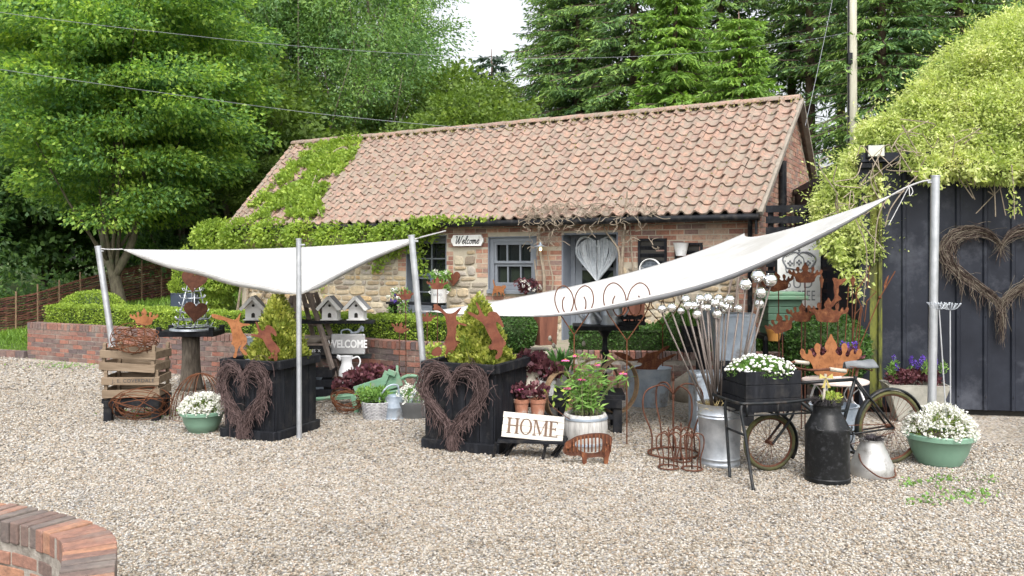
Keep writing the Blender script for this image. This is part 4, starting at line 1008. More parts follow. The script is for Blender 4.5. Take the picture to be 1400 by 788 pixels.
# bare wall climber about the doorway
bc = thing('bare_climber', 'leafless old climber with twisting pale stems around the shop doorway', 'climber', W(3.6, TZ, .1))
m = MB()
def wl(pts, o=.09): return cr([W(*wpx(a, b, o), o) for a, b in pts], 5)
for pts, r in ((((742, 420), (744, 380), (738, 340), (736, 300), (728, 280)), .034), (((748, 420), (756, 385), (749, 350), (752, 318)), .02), (((738, 420), (734, 390), (731, 355)), .025), (((853, 440), (850, 380), (853, 320), (855, 285), (858, 262)), .032), (((846, 430), (848, 380), (846, 345), (838, 330), (826, 312), (832, 295)), .024), (((868, 400), (864, 350), (861, 300), (862, 276)), .016), (((855, 300), (830, 300), (800, 292), (770, 290), (740, 296)), .014), (((855, 290), (845, 285), (820, 278), (790, 283), (765, 279)), .011)):
    c = wl(pts); m.tube(c, [r*(1-.6*i/len(c)) for i in range(len(c))], 6)
m.build('stem', TWIG, bc)
m = MB()
for i in range(230):
    x = random.choice([U(715, 800), U(720, 780), U(800, 905)]); y = 294+random.gauss(0, 8) if random.random() < .8 else U(300, 345)
    if 770 < x < 845 and y > 318: continue
    s, z = wpx(x, y, .2); o = U(.05, .34); pts = [W(s, z, o)]
    for k in range(4): s += U(-.12, .12); z += U(-.1, .09); o = max(.04, o+U(-.05, .05)); pts.append(W(s, z, o))
    m.tube(cr(pts, 3), .0055, 4, cap=False)
m.build('twigs', TWIG, bc)
# ---------------------------------------------------------------- shade sails and their poles
def pole(label, base, top, r, cat_='pole', sleeve=None):
    t = thing('sail_pole', label, cat_, base, 0, 'poles holding up the shade sails')
    m = MB(); m.tube([base, top], r, 14); m.build('shaft', GALVP, t, smooth=True)
    d = (Vector(top)-Vector(base)).normalized()
    m = MB(); m.tube([Vector(top)-d*.0, Vector(top)+d*.012], r*1.12, 14)
    m.tube([Vector(top)-d*.05, Vector(top)-d*.05+Vector((.06 if top[0] < 0 else -.07, 0, .0))], .008, 6); m.build('end_cap', GALVP, t, smooth=True)
    if sleeve: 
        m = MB(); a = Vector(base); m.tube([a, a+d*sleeve], r*1.35, 14); m.build('ground_sleeve', GALVP, t, smooth=True)
    return t
def GP(px, Y): return Vector(((px-700)/F*Y, Y, 0))
p1b, p1t = P(166, 545, 10.2), P(134, 338, 10.2); p1b.z = 0
pole('leaning steel sail pole at far left behind the wooden crates', p1b, p1t, .037, sleeve=.75)
pole('upright steel sail pole in front of the left black planter', GP(409, 8.25), P(408.5, 328, 8.25), .026)
p3t = P(562.5, 323, 7.95); p3b = GP(589, 8.0)
pole('leaning steel sail pole at the left edge of the middle planter', p3b, p3t, .031)
p4t = P(1279, 242, 7.55); p4b = GP(1273, 7.55)
pole('thick pale sail pole rising behind the right flower bowl', p4b, p4t, .037)
def sail(name, label, A, B, D, sags, bel, n=34, hems=None):
    hems = hems or [SAILM]*3
    """triangle A,B,D with hanging edges: sags for AB, BD, DA; inward bow per edge"""
    t = thing('shade_sail', label, 'shade sail', (A+B+D)/3, 0, 'white shade sails')
    A, B, D = Vector(A), Vector(B), Vector(D); vs = []; idx = {}
    cen = (A+B+D)/3; bows = bel
    def pt(a, b, d):
        p = A*a+B*b+D*d
        dz = 4*(sags[0]*a*b+sags[1]*b*d+sags[2]*d*a)
        s = 4*(bows[0]*a*b*((cen-(A+B)/2))+bows[1]*b*d*((cen-(B+D)/2))+bows[2]*d*a*((cen-(D+A)/2)))
        wv = .012*math.sin(22*a+3*b)*b*d*4+.010*math.sin(17*b-9*d)*a*b*4
        for q0, q1, q2 in ((a, b, d), (b, d, a), (d, a, b)):      # creases fanning from each pulled corner
            if q0 > .35: wv += .022*math.sin(24*q1/max(1e-4, q1+q2)+3*q0)*(q0-.35)*(1-q0)*4*min(1, 6*q1, 6*q2)
        return p+s+Vector((0, 0, -dz+wv))
    m = MB()
    for i in range(n+1):
        for j in range(n+1-i):
            idx[i, j] = len(vs); vs.append(pt(i/n, j/n, (n-i-j)/n))
    fs = []
    for i in range(n):
        for j in range(n-i):
            fs.append((idx[i, j], idx[i+1, j], idx[i, j+1]))
            if i+j < n-1: fs.append((idx[i+1, j], idx[i+1, j+1], idx[i, j+1]))
    m.add(vs, fs); m.build('cloth', SAILM, t, smooth='all', solid=.004)
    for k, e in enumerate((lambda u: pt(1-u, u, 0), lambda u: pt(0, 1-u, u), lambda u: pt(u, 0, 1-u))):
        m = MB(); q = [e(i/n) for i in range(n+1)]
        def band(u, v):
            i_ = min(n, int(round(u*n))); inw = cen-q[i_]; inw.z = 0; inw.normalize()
            tp = min(1, 8*min(u, 1-u)); tp *= sst(.12, .55, u) if hems[k] is HEMSHADE else 1  # shade-coloured hem widens from its low left end
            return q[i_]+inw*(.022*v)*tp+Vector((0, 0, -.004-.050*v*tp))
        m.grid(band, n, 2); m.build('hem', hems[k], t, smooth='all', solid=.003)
    return t, pt
A1 = P(168, 341, 10.2); B1 = P(411, 402, 8.3); D1 = P(574, 325, 13.0)
s1_, pt1 = sail('shade_sail', 'white shade sail strung on the left poles over the left planter', A1, B1, D1, (.035, .0, .07), (.0, .05, .0))
L2 = P(588, 426, 8.1); Wp2 = P(1018, 319, 12.0); R2 = P(1219, 267, 7.75)
s2_, pt2 = sail('shade_sail', 'white shade sail slung low across the middle up to the right hand pole', L2, R2, Wp2, (.39, .10, .13), (-.04, .30, .12), hems=[HEMSHADE, SAILM, SAILM])
def rope(label, pts, r=.006, group='ropes tying the sails'):
    o = MB().tube(cr(pts, 6), r, 5).build('rope', ROPE); return tag(o, label, 'rope', group)
rope('short rope from the far left pole to the left sail corner', [p1t+Vector((.03, 0, -.02)), (p1t+A1)/2+Vector((0, 0, -.015)), A1])
rope('short strap from the right tip of the left sail to the cottage wall', [D1, P(609, 316, 14.6)], .012)
rope('short tie at the low front corner of the left sail', [B1, P(408.5, 400, 8.25)], .005)
rope('tie at the left tip of the middle sail', [L2, P(575, 426, 8.0)], .006)
rope('long rope knotted from the right sail tip to the pale pole', [R2, P(1240, 256, 7.68), P(1262, 248, 7.6), p4t+Vector((-.02, 0, -.03))], .009)
rope('thin loose rope end hanging from the knot by the right pole', [P(1243, 257, 7.66), P(1244, 268, 7.64), P(1248, 262, 7.64), P(1243, 256, 7.66), P(1232, 276, 7.68), P(1215, 308, 7.7)], .004)
# ---------------------------------------------------------------- black planters with golden conifers
def boxplanter(label, C0, Lc, Rc, h, boards):
    """C0 nearest ground corner, Lc / Rc the corners left and right of it"""
    t = thing('wooden_planter', label, 'planter', C0, 0, 'black timber planters')
    u = (Lc-C0); v = (Rc-C0); lu, lv = u.length, v.length; u.normalize(); v.normalize()
    ang = math.atan2(u.y, u.x)
    m = MB()
    def side(a, d, L, nrm):
        n = boards; w = L/n
        for i in range(n):
            c = a+d*(w*(i+.5))+nrm*.0; m.box((c.x, c.y, h/2-.01), (w-.006, .024, h-.05), rz=math.atan2(d.y, d.x))
    D = C0+u*lu+v*lv
    side(C0, u, lu, -v); side(C0, v, lv, -u); side(Lc, v, lv, u); side(Rc, u, lu, v)
    m.build('boards', BLACKW, t, bevel=.004)
    cen = (C0+D)/2
    for nm, z, e, hh, ww in (('rim', h-.035, .03, .085, .06), ('plinth', .045, .028, .09, .055)):
        m = MB(); c0, cl_, crr, cd = [q+(q-cen).normalized()*e*1.3 for q in (C0, Lc, Rc, D)]
        for a, b in ((c0, cl_), (crr, cd)): m.beam((a.x, a.y, z), (b.x, b.y, z), ww, hh)
        for a, b in ((c0, crr), (cl_, cd)):
            d = (b-a).normalized(); a2, b2 = a+d*ww*.5, b-d*ww*.5; m.beam((a2.x, a2.y, z), (b2.x, b2.y, z), ww, hh-.002)
        m.build(nm, BLACKW, t, bevel=.006)
    m = MB(); m.add([(q.x, q.y, h-.07) for q in (C0, Lc, D, Rc)], [(0, 1, 2, 3)]); m.build('soil', SOIL, t)
    return t, cen, u, v
C0 = G(376, 603); a = R(158); u0 = Vector((math.cos(a), math.sin(a), 0)); v0 = Vector((u0.y, -u0.x, 0)); v0 = v0 if v0.y > 0 else -v0
pl1, cen1, u1, v1 = boxplanter('left black timber planter with a twig heart hung on its front', C0, C0+u0*.60, C0+v0*.66, .765, 5)
cone_bush('golden cone conifer growing in the left black planter', (cen1.x+.06, cen1.y+.03, .70), .265, .70, GOLD, 6500)
C2 = G(675, 621); a = R(156); u2_ = Vector((math.cos(a), math.sin(a), 0)); v2_ = Vector((u2_.y, -u2_.x, 0)); v2_ = v2_ if v2_.y > 0 else -v2_
pl2, cen2, u2, v2 = boxplanter('middle black timber planter with a twig heart hung on its front', C2, C2+u2_*.70, C2+v2_*.74, .80, 5)
cone_bush('golden cone conifer growing in the middle black planter', (cen2.x+.02, cen2.y-.05, .74), .27, .66, GOLD, 6500)
# twig hearts
def heart(t, s=1.0):
    x = 16*math.sin(t)**3; y = 13*math.cos(t)-5*math.cos(2*t)-2*math.cos(3*t)-math.cos(4*t); return x/16*s*.5, (y+2.5)/16*s*.5
def wreath(name, label, cen, xdir, w, h, th, n, m1, tails=1.0, tailpts=None, group='twig heart wreaths'):
    """heart of bundled twigs in the upright plane of xdir"""
    t = thing(name, label, 'heart wreath', cen, 0, group); xd = Vector(xdir).normalized(); nd = Vector((xd.y, -xd.x, 0)).normalized()
    nd = nd if nd.y < 0 else -nd; cen = Vector(cen); m = MB()
    def hp(a, e=0, f=0): x, y = heart(a, 1); return cen+xd*(x*w*(1+e))+Vector((0, 0, y*h*(1+e)))+nd*f
    for i in range(n):
        a0 = U(0, 2*PI); span = U(.5, 1.3)*random.choice((-1, 1)); e0 = random.gauss(0, th); f0 = U(.02, .02+th*.35); pts = []
        k = 6
        for j in range(k+1): pts.append(hp(a0+span*j/k, e0+random.gauss(0, th*.34), f0+U(-.008, .012)))
        if random.random() < .8:
            dr_ = (pts[-1]-pts[-2])*U(.3, .9)+Vector((random.gauss(0, .025), U(-.035, .01), random.gauss(-.02, .035))); pts.append(pts[-1]+dr_); pts.append(pts[-1]+dr_*.6+Vector((random.gauss(0, .015), 0, -.02)))
        m.tube(pts, [.0036*(1-.6*j/len(pts)) for j in range(len(pts))], 3, cap=False)
    m.build('twig_ring', m1, t)
    if tails:
        m = MB()
        for i in range(int(n*.45*tails)):
            a = random.choice([U(2.4, 3.9), U(3.0, 3.3), U(1.5, 2.4), U(3.9, 4.8)]); p = hp(a, random.gauss(0, th), U(.02, .05)); L = U(.08, .34)*h*(1.3 if 2.7 < a < 3.6 else 1.0); pts = [p]
            for j in range(4): p = p+Vector((random.gauss(0, .016), U(-.012, .008), -L/4)); p.z = max(.02, p.z); pts.append(p)
            m.tube(pts, [.0034, .0032, .0026, .002, .0012], 3, cap=False)
        m.build('hanging_twigs', m1, t)
    return t
wreath('heart_wreath', 'brown twig heart hanging on the left black planter', C0+u1*.31-v1*.05+Vector((0, 0, .42)), u1, .52, .64, .125, 420, WICKER, 2.3)
wreath('heart_wreath', 'brown twig heart hanging on the middle black planter', C2+u2*.38-v2*.05+Vector((0, 0, .47)), u2, .60, .64, .115, 420, WICKER, 2.3)
q_ = shed_px(1367, 368, .05); sh = SP(q_[0], q_[1], .05)
wreath('heart_wreath', 'very large twig heart hanging on the black shed wall', sh, sd.to_3d(), 1.12, .95, .075, 620, WICKERG, .7)
# rust cut-outs -----------------------------------------------------------
def cutout(name, label, cat_, outline, M, mt, th=.005, parts=None, group=None):
    m = MB(); m.plate(outline, M, th); loc = M.to_translation()
    o = m.build(name, mt); me = o.data
    me.transform(Matrix.Translation(-loc)); o.location = loc
    return tag(o, label, cat_, group)
GH = 'rusty hare cut outs in the planters'
h1 = [(50,280),(70,278),(150,300),(200,318),(240,325),(285,255),(265,320),(270,350),(350,355),(350,366),(275,374),(290,420),(325,460),(325,500),(300,530),(290,545),(330,580),(325,600),(300,592),(265,550),(285,518),(270,520),(250,560),(245,618),(215,615),(225,590),(235,560),(225,520),(200,510),(215,480),(210,430),(195,370),(165,330),(100,322),(55,305)]
h2 = [(390,335),(405,345),(430,410),(465,400),(465,375),(485,362),(510,370),(545,405),(555,440),(550,455),(520,430),(505,420),(510,450),(520,480),(550,510),(580,550),(575,575),(555,575),(565,610),(555,640),(535,640),(530,615),(495,625),(485,615),(510,595),(510,570),(480,540),(455,490),(440,465),(370,450),(350,435),(365,430),(420,440),(395,360)]
h3 = [(255,375),(285,375),(330,420),(355,440),(395,435),(435,400),(450,395),(430,430),(410,450),(415,490),(440,500),(485,510),(480,525),(440,512),(415,510),(410,570),(435,610),(435,640),(410,665),(395,690),(420,730),(395,732),(375,695),(355,700),(350,732),(325,725),(345,690),(345,650),(330,640),(345,600),(355,560),(345,500),(335,450),(300,420),(250,410),(265,395)]
h4 = [(242,140),(255,150),(275,195),(290,200),(290,185),(305,178),(330,185),(352,235),(345,240),(325,215),(320,225),(330,255),(355,290),(360,300),(345,315),(345,340),(325,360),(315,350),(330,330),(320,320),(300,322),(290,310),(310,295),(290,260),(275,225),(245,205),(212,185),(220,178),(265,200)]
def hare(label, pts, ox, oy, sc, Y, c, mt):
    M = Matrix.Translation(P(c[0], c[1], Y)); return cutout('rusty_hare', label, 'garden ornament', smooth_loop(trace(pts, ox, oy, sc, Y, c)), M, mt, .006, group=GH)
Yp1 = cen1.y-.12; Yp2 = cen2.y-.14
hare('pale rusty boxing hare leaning back at the left of the left planter', h1, 280, 380, 5.63, Yp1-.12, (325, 489), RUSTO)
hare('pale rusty hare with raised paw in front of the left golden conifer', h2, 280, 380, 5.63, Yp1-.17, (374, 493), RUSTP)
hare('dark rusty boxing hare leaning back at the left of the middle planter', h3, 540, 340, 4.925, Yp2-.05, (617, 487), RUSTP)
hare('dark rusty leaping hare in front of the middle golden conifer', h4, 560, 360, 2.717, Yp2-.20, (680, 490), RUSTP)
cutout('rusty_leaf', 'small rusty rounded cut out at the left rim of the middle planter', 'garden ornament', smooth_loop([(-.045, 0), (-.05, .04), (-.02, .075), (.02, .09), (.05, .07), (.045, 0)]), Matrix.Translation(P(597, 487, Yp2-.1)), RUSTP)
# grey jug in planter 1
t = thing('zinc_jug', 'tall grey zinc vase standing in the left planter behind the hares', 'jug', P(347, 492, cen1.y+.05))
m = MB(); b = P(347, 494, cen1.y+.05); m.lathe([(.001, 0), (.10, 0), (.10, .012), (.07, .03), (.062, .10), (.058, .18), (.085, .235), (.09, .25), (.082, .25), (.05, .18), (.05, .03), (.001, .02)], b, 20); m.build('vase', GALVD, t, smooth=True)
# ---------------------------------------------------------------- crates on a black bench
cb = G(188, 572); rzc = R(6)
bench = thing('bench', 'low black timber bench under the wooden crates at left', 'bench', cb, rzc)
m = MB(); m.box((0, 0, .225), (.62, .40, .05)); m.box((0, -.19, .19), (.58, .03, .07)); m.build('seat', BLACKW, bench, world=False, bevel=.004)
for x in (-.25, .25):
    for y in (-.16, .16):
        m = MB(); m.box((x, y, .10), (.085, .075, .20)); m.build('leg', BLACKW, bench, world=False, bevel=.004)
def crate(label, z, tilt, nslat, dx=0):
    t = thing('wooden_crate', label, 'crate', cb+Vector((dx, 0, z)), rzc+tilt, 'slatted wooden crates at left')
    L, D, H = .60, .44, .27
    m = MB()
    for k in range(2):
        zz = .055+k*.135
        for y in (-D/2, D/2): m.box((U(-.005, .005), y, zz), (L, .016, .085), M=Matrix.Rotation(U(-.02, .02), 4, 'Y'))
        for x in (-L/2+.01, L/2-.01): m.box((x, 0, zz+.005), (.016, D-.02, .085))
    for y in np.linspace(-D/2+.06, D/2-.06, 4): m.box((0, float(y), .012), (L-.04, .085, .012))
    m.build('slat', CRATEW, t, world=False, bevel=.003)
    m = MB()
    for x in (-L/2+.035, L/2-.035):
        for y in (-D/2+.03, D/2-.03): m = MB(); m.box((x, y, H/2+.015), (.035, .035, H+.04)); m.build('corner_post', CRATEW, t, world=False, bevel=.003)
    return t
c1 = crate('lower slatted wooden crate with faded lettering on the black bench', .252, 0, 2)
c2 = crate('upper slatted wooden crate stacked tilted on the lettered one', .535, R(-5), 2, -.02)
c2.rotation_euler[1] = R(3)
def text(name, s, size, M, mt, parent=None, ext=.002, shear=0, bold=0, space=1, align='CENTER'):
    cu = bpy.data.curves.new(name, 'FONT'); cu.body = s; cu.size = size; cu.extrude = ext; cu.align_x = align; cu.align_y = 'CENTER'; cu.shear = shear; cu.offset = bold; cu.space_character = space
    tmp = bpy.data.objects.new(name, cu); me = bpy.data.meshes.new_from_object(tmp); bpy.data.objects.remove(tmp); bpy.data.curves.remove(cu); me.name = name
    me.materials.clear(); o = link(name, me, mt, parent)
    if parent is not None: M = chain(parent).inverted() @ M
    o.matrix_basis = M; return o
def front(pt, rz=0, tilt=0): return Matrix.Translation(pt) @ Matrix.Rotation(rz, 4, 'Z') @ Matrix.Rotation(PI/2+tilt, 4, 'X')
mm = chain(c1) @ Matrix.Translation((.03, -.2305, .193)) @ Matrix.Rotation(PI/2, 4, 'X')
text('lettering', 'J. E. COVERDALE', .054, mm, INK, c1, .0008, space=1.1)
# rusty wire balls
def wireball(label, c, r, n, sq=.75, half=False, sprig=True, rw=.0045):
    t = thing('wire_ball', label, 'wire sculpture', c, 0, 'rusty wire balls'); m = MB(); c = Vector(c)
    for i in range(n):
        if half:
            a = PI*i/n+U(-.1, .1); pts = [c+Vector((math.cos(a)*r*math.cos(b), math.sin(a)*r*math.cos(b)*.8, r*sq*1.15*math.sin(b))) for b in np.linspace(0, PI, 18)]
            m.tube(pts, rw, 5)
        else:
            M = Matrix.Rotation(U(0, PI), 3, 'Z') @ Matrix.Rotation(U(.2, PI-.2), 3, 'X'); rr = r*U(.7, 1.0); o = Vector((U(-.15, .15), U(-.1, .1), U(-.1, .1)))*r
            pts = [c+o+Vector((lambda q: (q.x, q.y, q.z*sq))(M @ Vector((math.cos(b)*rr, math.sin(b)*rr, 0)))) for b in np.linspace(0, 2*PI, 26)[:-1]]
            m.tube(pts, rw, 5, closed=True)
    if half:
        m.tube([c+Vector((math.cos(b)*r, math.sin(b)*r*.8, .005)) for b in np.linspace(0, 2*PI, 30)[:-1]], rw, 5, closed=True)
    m.build('wire_loops', RUSTW, t, smooth='all'); return t
q = P(186, 465, 9.2); wireball('rusty wire ball lying in the top of the stacked crates', q, .27, 15, .72)
wireball('rusty wire ball lying on the gravel in front of the black bench', G(193, 578)+Vector((0, 0, .20)), .31, 13, .62)
wireball('tall rusty wire dome on the gravel between crates and log pedestal', G(262, 577)+Vector((0, .25, .0)), .33, 9, 1.3, True)
wireball('small rusty wire coil in front of the green barrow', G(473, 566)+Vector((0, 0, .15)), .20, 12, .75)
# crowns on stakes (shape shared)
hc = [(0, 0), (.50, .02), (.58, .26), (.68, .38), (.80, .40), (.93, .46), (1.0, .60), (.93, .70), (.83, .64), (.80, .54), (.71, .56), (.73, .68), (.62, .63), (.58, .50), (.50, .47), (.44, .55), (.52, .63), (.53, .76), (.43, .84), (.33, .77), (.34, .64), (.37, .56), (.29, .50), (.20, .55), (.12, .63), (.21, .70), (.17, .84), (.08, .92), (0, 1.08)]
CROWN = hc+[(-x, z) for x, z in hc[-2:0:-1]]
GC = 'rusty crowns on stakes'
def crown(label, px, py, w, Y, rz=0, tilt=0, mt=RUST, z0=0.0, sq=.78, stake=True, lean=(0, 0), group=GC):
    """w = width in photo pixels, (px,py) = bottom centre"""
    k = Y/F*w/2; p = P(px, py, Y); t = thing('crown_stake' if stake else 'crown_ornament', label, 'garden ornament', (p.x, p.y, z0), 0, group)
    M = Matrix.Translation(p) @ Matrix.Rotation(rz, 4, 'Z') @ Matrix.Rotation(tilt, 4, 'Y')
    m = MB(); m.plate([(x*k, z*k*2*sq*.72) for x, z in smooth_loop(CROWN)], M, .005); m.build('crown', mt, t)
    if stake:
        m = MB(); m.tube([M @ Vector((0, .006, k*.3)), (p.x+lean[0], p.y+.01+lean[1], z0)], .006, 6); m.build('stake', RUSTDK, t)
    return t
crown('pale rusty crown on a stake above the wire ball by the left hedge', 197, 445, 40, 9.6, mt=RUSTO)
# ---------------------------------------------------------------- log pedestal, tray, bottle rack
lp = G(261, 533)
t = thing('log_pedestal', 'tree log standing on end as a pedestal beneath the black tray', 'pedestal', lp)
m = MB(); prof = [(.001, 0), (.18, 0), (.155, .06), (.13, .2), (.112, .45), (.115, .72), (.001, .725)]; m.lathe(prof, lp, 26); m.v = [(lp.x+(x-lp.x)*k, lp.y+(y-lp.y)*k, z) for x, y, z in m.v for k in (1+.11*noise.noise(Vector((x*7, y*7, z*1.3))),)]; m.build('log', LOGB, t, smooth='all')
TZt = .725
t = thing('black_tray', 'shallow black timber tray on top of the log pedestal', 'tray', lp+Vector((0, 0, TZt)))
m = MB(); m.box(lp+Vector((0, 0, TZt+.045)), (.76, .5, .07), rz=.03)
for x in (-.35, .35): m.box(lp+Vector((x, -.2, TZt+.10)), (.06, .06, .07)); m.box(lp+Vector((x, .2, TZt+.10)), (.06, .06, .07))
m.build('tray', BLACKW, t, bevel=.005)
bt = lp+Vector((.03, 0, TZt+.082))
t = thing('bottle_rack', 'galvanised bottle drying rack with rings of prongs on the black tray', 'bottle rack', bt)
m = MB(); m.lathe([(.30, 0), (.30, .025), (.24, .03), (.24, .022)], bt, 28)
for k in range(6):
    z = .05+k*.095; r = .20-.022*k; m.tube([bt+Vector((r*math.cos(b), r*math.sin(b), z)) for b in np.linspace(0, 2*PI, 21)[:-1]], .008, 5, closed=True)
for b in np.linspace(0, 2*PI, 5)[:-1]: m.tube([bt+Vector((.21*math.cos(b+.5), .21*math.sin(b+.5), 0)), bt+Vector((.07*math.cos(b+.5), .07*math.sin(b+.5), .62))], .008, 5)

for k in range(6):
    z = .05+k*.095; r = .20-.022*k
    for b in np.linspace(0, 2*PI, 12-k)[:-1]: m.tube([bt+Vector((r*math.cos(b), r*math.sin(b), z)), bt+Vector(((r+.045)*math.cos(b), (r+.045)*math.sin(b), z+.01)), bt+Vector(((r+.06)*math.cos(b), (r+.06)*math.sin(b), z+.045))], .006, 4)
m.build('ring_rack', GALV, t, smooth='all')
HEART = [heart(2*PI*i/36) for i in range(36)]
def hearts(label, px, py, w, Y, rz=0, tilt=0, mt=RUSTDK, group='rusty flat hearts'):
    k = Y/F*w; return cutout('rusty_heart', label, 'heart ornament', [(x*k, z*k) for x, z in HEART], Matrix.Translation(P(px, py, Y)) @ Matrix.Rotation(rz, 4, 'Z') @ Matrix.Rotation(tilt, 4, 'Y'), mt, .006, group=group)
hearts('dark rusty heart near the top of the bottle rack', 265, 386, 34, lp.y-.12, .2, .15)
hearts('dark rusty heart lower on the bottle rack', 267, 428, 32, lp.y-.24, .1, .1)
# ---------------------------------------------------------------- flower bowls
def flowers(parent, c, r, h, n, lm=WHITEF, fs=.021, sy=1.0, per=8, leafm=FLOWERLV, nl=1300, lip=.0, gap=.75):
    """a cushion: leaves below, little heads of petals above"""
    c = np.array(c); d = sph(nl); d[:, 2] = np.abs(d[:, 2]); k = rng.uniform(.6, .98, (nl, 1))
    C = c+d*k*np.array([r, r*sy, h*.9]); A = d*.7+rng.normal(size=d.shape)*.6
    leaf_obj('leaves', C, A, rng.uniform(.018, .038, nl), leafm, parent, .35)
    d = sph(n*4); d[:, 2] = np.abs(d[:, 2]); nn = np.array([noise.noise(Vector(x*4)) for x in d]); d = d[(nn > -.25) & (d[:, 2] > .10*gap+rng.uniform(-.05, .1, len(d)))][:n]
    hd = c+d*np.array([r, r*sy, h])*rng.uniform(.97, 1.10, (len(d), 1))
    C = np.repeat(hd, per, 0)+rng.normal(size=(len(d)*per, 3))*fs*.35; A = np.repeat(d, per, 0)*.5+rng.normal(size=C.shape)*.75
    leaf_obj('blooms', C, A, rng.uniform(fs*.7, fs*1.25, len(C)), lm, parent, .75, .05)
def bowl(label, base, r, h, fl_label, lh, n, sy=1.0):
    t = thing('flower_bowl', label, 'flower bowl', base, 0, 'sage green bowls of white flowers')
    m = MB(); m.lathe([(.001, 0), (r*.58, 0), (r*.60, .012), (r*.62, .014), (r*.80, h*.42), (r*.90, h*.80), (r*.92, h*.82), (r*1.0, h*.84), (r*1.01, h*.97), (r*.985, h), (r*.90, h), (r*.86, h*.8), (.001, h*.78)], base, 40); m.build('bowl', GREENP, t, smooth=True)
    m = MB(); m.lathe([(.001, h*.9), (r*.89, h*.9)], base, 24); m.build('soil', SOIL, t)
    f = thing('white_flowers', fl_label, 'flowers', Vector(base)+Vector((0, 0, h*.9)), 0, 'cushions of white flowers')
    flowers(f, (base[0], base[1], base[2]+h*.86), r*.96, lh, n, sy=sy)
    return t
b1 = G(277, 590); bowl('round sage green plastic bowl beside the left planter', b1, .225, .215, 'cushion of white flowers in the left green bowl', .19, 420)
b2 = G(1284, 634); bowl('large round sage green plastic bowl at right near the shed', b2, .285, .27, 'cushion of white flowers in the large right green bowl', .26, 540)
# ---------------------------------------------------------------- ladder shelves
def shelf_at(px0, px1, py, Y, name, label, th=.035, dep=.30):
    a, b = P(px0, py, Y), P(px1, py, Y+.12); t = thing(name, label, 'shelf', (a+b)/2, 0, 'black plank shelves through the old ladders')
    m = MB(); m.beam(a, b, dep, th); m.build('plank', BLACKW, t, bevel=.004); return (a+b)/2
YS = 10.9
def ladder(label, pts_front, pts_back):
    t = thing('step_ladder', label, 'ladder', pts_front[0][1], 0, 'old timber ladders holding shelves')
    m = MB(); 
    for a, b in pts_front+pts_back: m.beam(a, b, .045, .06)
    m.build('rail', LADDERW, t, bevel=.004)
    m = MB()
    for (prs) in (pts_front, pts_back):
        (a, b), (c, d) = prs
        for k in (.12, .3, .48, .66, .84): m.beam(Vector(a).lerp(Vector(b), k), Vector(c).lerp(Vector(d), k), .03, .05)
    m.build('rung', LADDERW, t); return t
def Pg(px, py, Y, z=None):
    v = P(px, py, Y)
    if z is not None: v.z = z
    return v
ladder('open grey step ladder with its front rail slanting right past the pole', [(P(424, 402, YS+.1), Pg(467, 522, YS-.35, 0)), (P(414, 402, YS+.45), Pg(446, 522, YS+.5, 0))], [(P(431, 400, YS+.2), Pg(481, 520, YS+.2, 0)), (P(420, 400, YS+.6), Pg(470, 520, YS+.7, 0))])
ladder('dark step ladder hidden mostly behind the left golden conifer', [(P(408, 405, YS+.2), Pg(372, 520, YS-.1, 0)), (P(400, 405, YS+.5), Pg(362, 520, YS+.6, 0))], [(P(404, 404, YS), Pg(412, 520, YS-.2, 0)), (P(402, 404, YS+.5), Pg(410, 520, YS+.6, 0))])
s1c = shelf_at(338, 512, 440, YS, 'ladder_shelf', 'upper black plank shelf with three white birdhouses')
s2c = shelf_at(412, 508, 487, YS, 'ladder_shelf', 'middle black plank shelf with the grey welcome sign')
s3c = shelf_at(412, 500, 520, YS, 'ladder_shelf', 'lowest black plank shelf near the ground behind the barrow')
def birdhouse(label, px, py, Y, rz):
    b = P(px, py, Y); t = thing('birdhouse', label, 'birdhouse', b, rz, 'white wooden birdhouses'); w, h = .098, .135
    m = MB(); m.plate([(-w, 0), (w, 0), (w, h), (0, h+.112), (-w, h)], Matrix.Translation((0, 0, .014)), .17); m.build('body', WHITEP, t, world=False, bevel=.002)
    m = MB(); m.box((0, -.01, .007), (.235, .21, .013)); m.build('base', WHITEP, t, world=False)
    m = MB()
    for s in (-1, 1): m.box((s*.078, -.02, .224), (.235, .26, .014), M=Matrix.Rotation(s*R(47), 4, 'Y'))
    rf_ = m.build('roof', SLATE, t, world=False)
    m = MB(); 
    for s in (-1, 1): m.box((s*.0735, -.153, .218), (.222, .014, .042), M=Matrix.Rotation(s*R(47), 4, 'Y'))
    m.box((0, -.092, .160), (.19, .012, .012)); m.build('bargeboard', WHITEP, t, world=False)
    m = MB(); A_ = [(.022*math.cos(x), .06+.022*math.sin(x)) for x in np.linspace(0, PI, 8)]
    m.plate([(.022, .02), *A_, (-.022, .02)], Matrix.Translation((0, -.0875, .014)), .004); m.plate([(.018*math.cos(x), .175+.018*math.sin(x)) for x in np.linspace(0, 2*PI, 13)[:-1]], Matrix.Translation((0, -.0875, .014)), .004); m.build('entrance_hole', INTERIOR, t, world=False)
    return t
birdhouse('white birdhouse standing alone at the left end of the upper shelf', 348, 437.5, YS, .1)
birdhouse('white birdhouse standing next to the slanting ladder rail', 453, 437.5, YS+.02, -.05)
birdhouse('white birdhouse at the right end of the upper shelf', 489, 437.5, YS+.05, -.05)
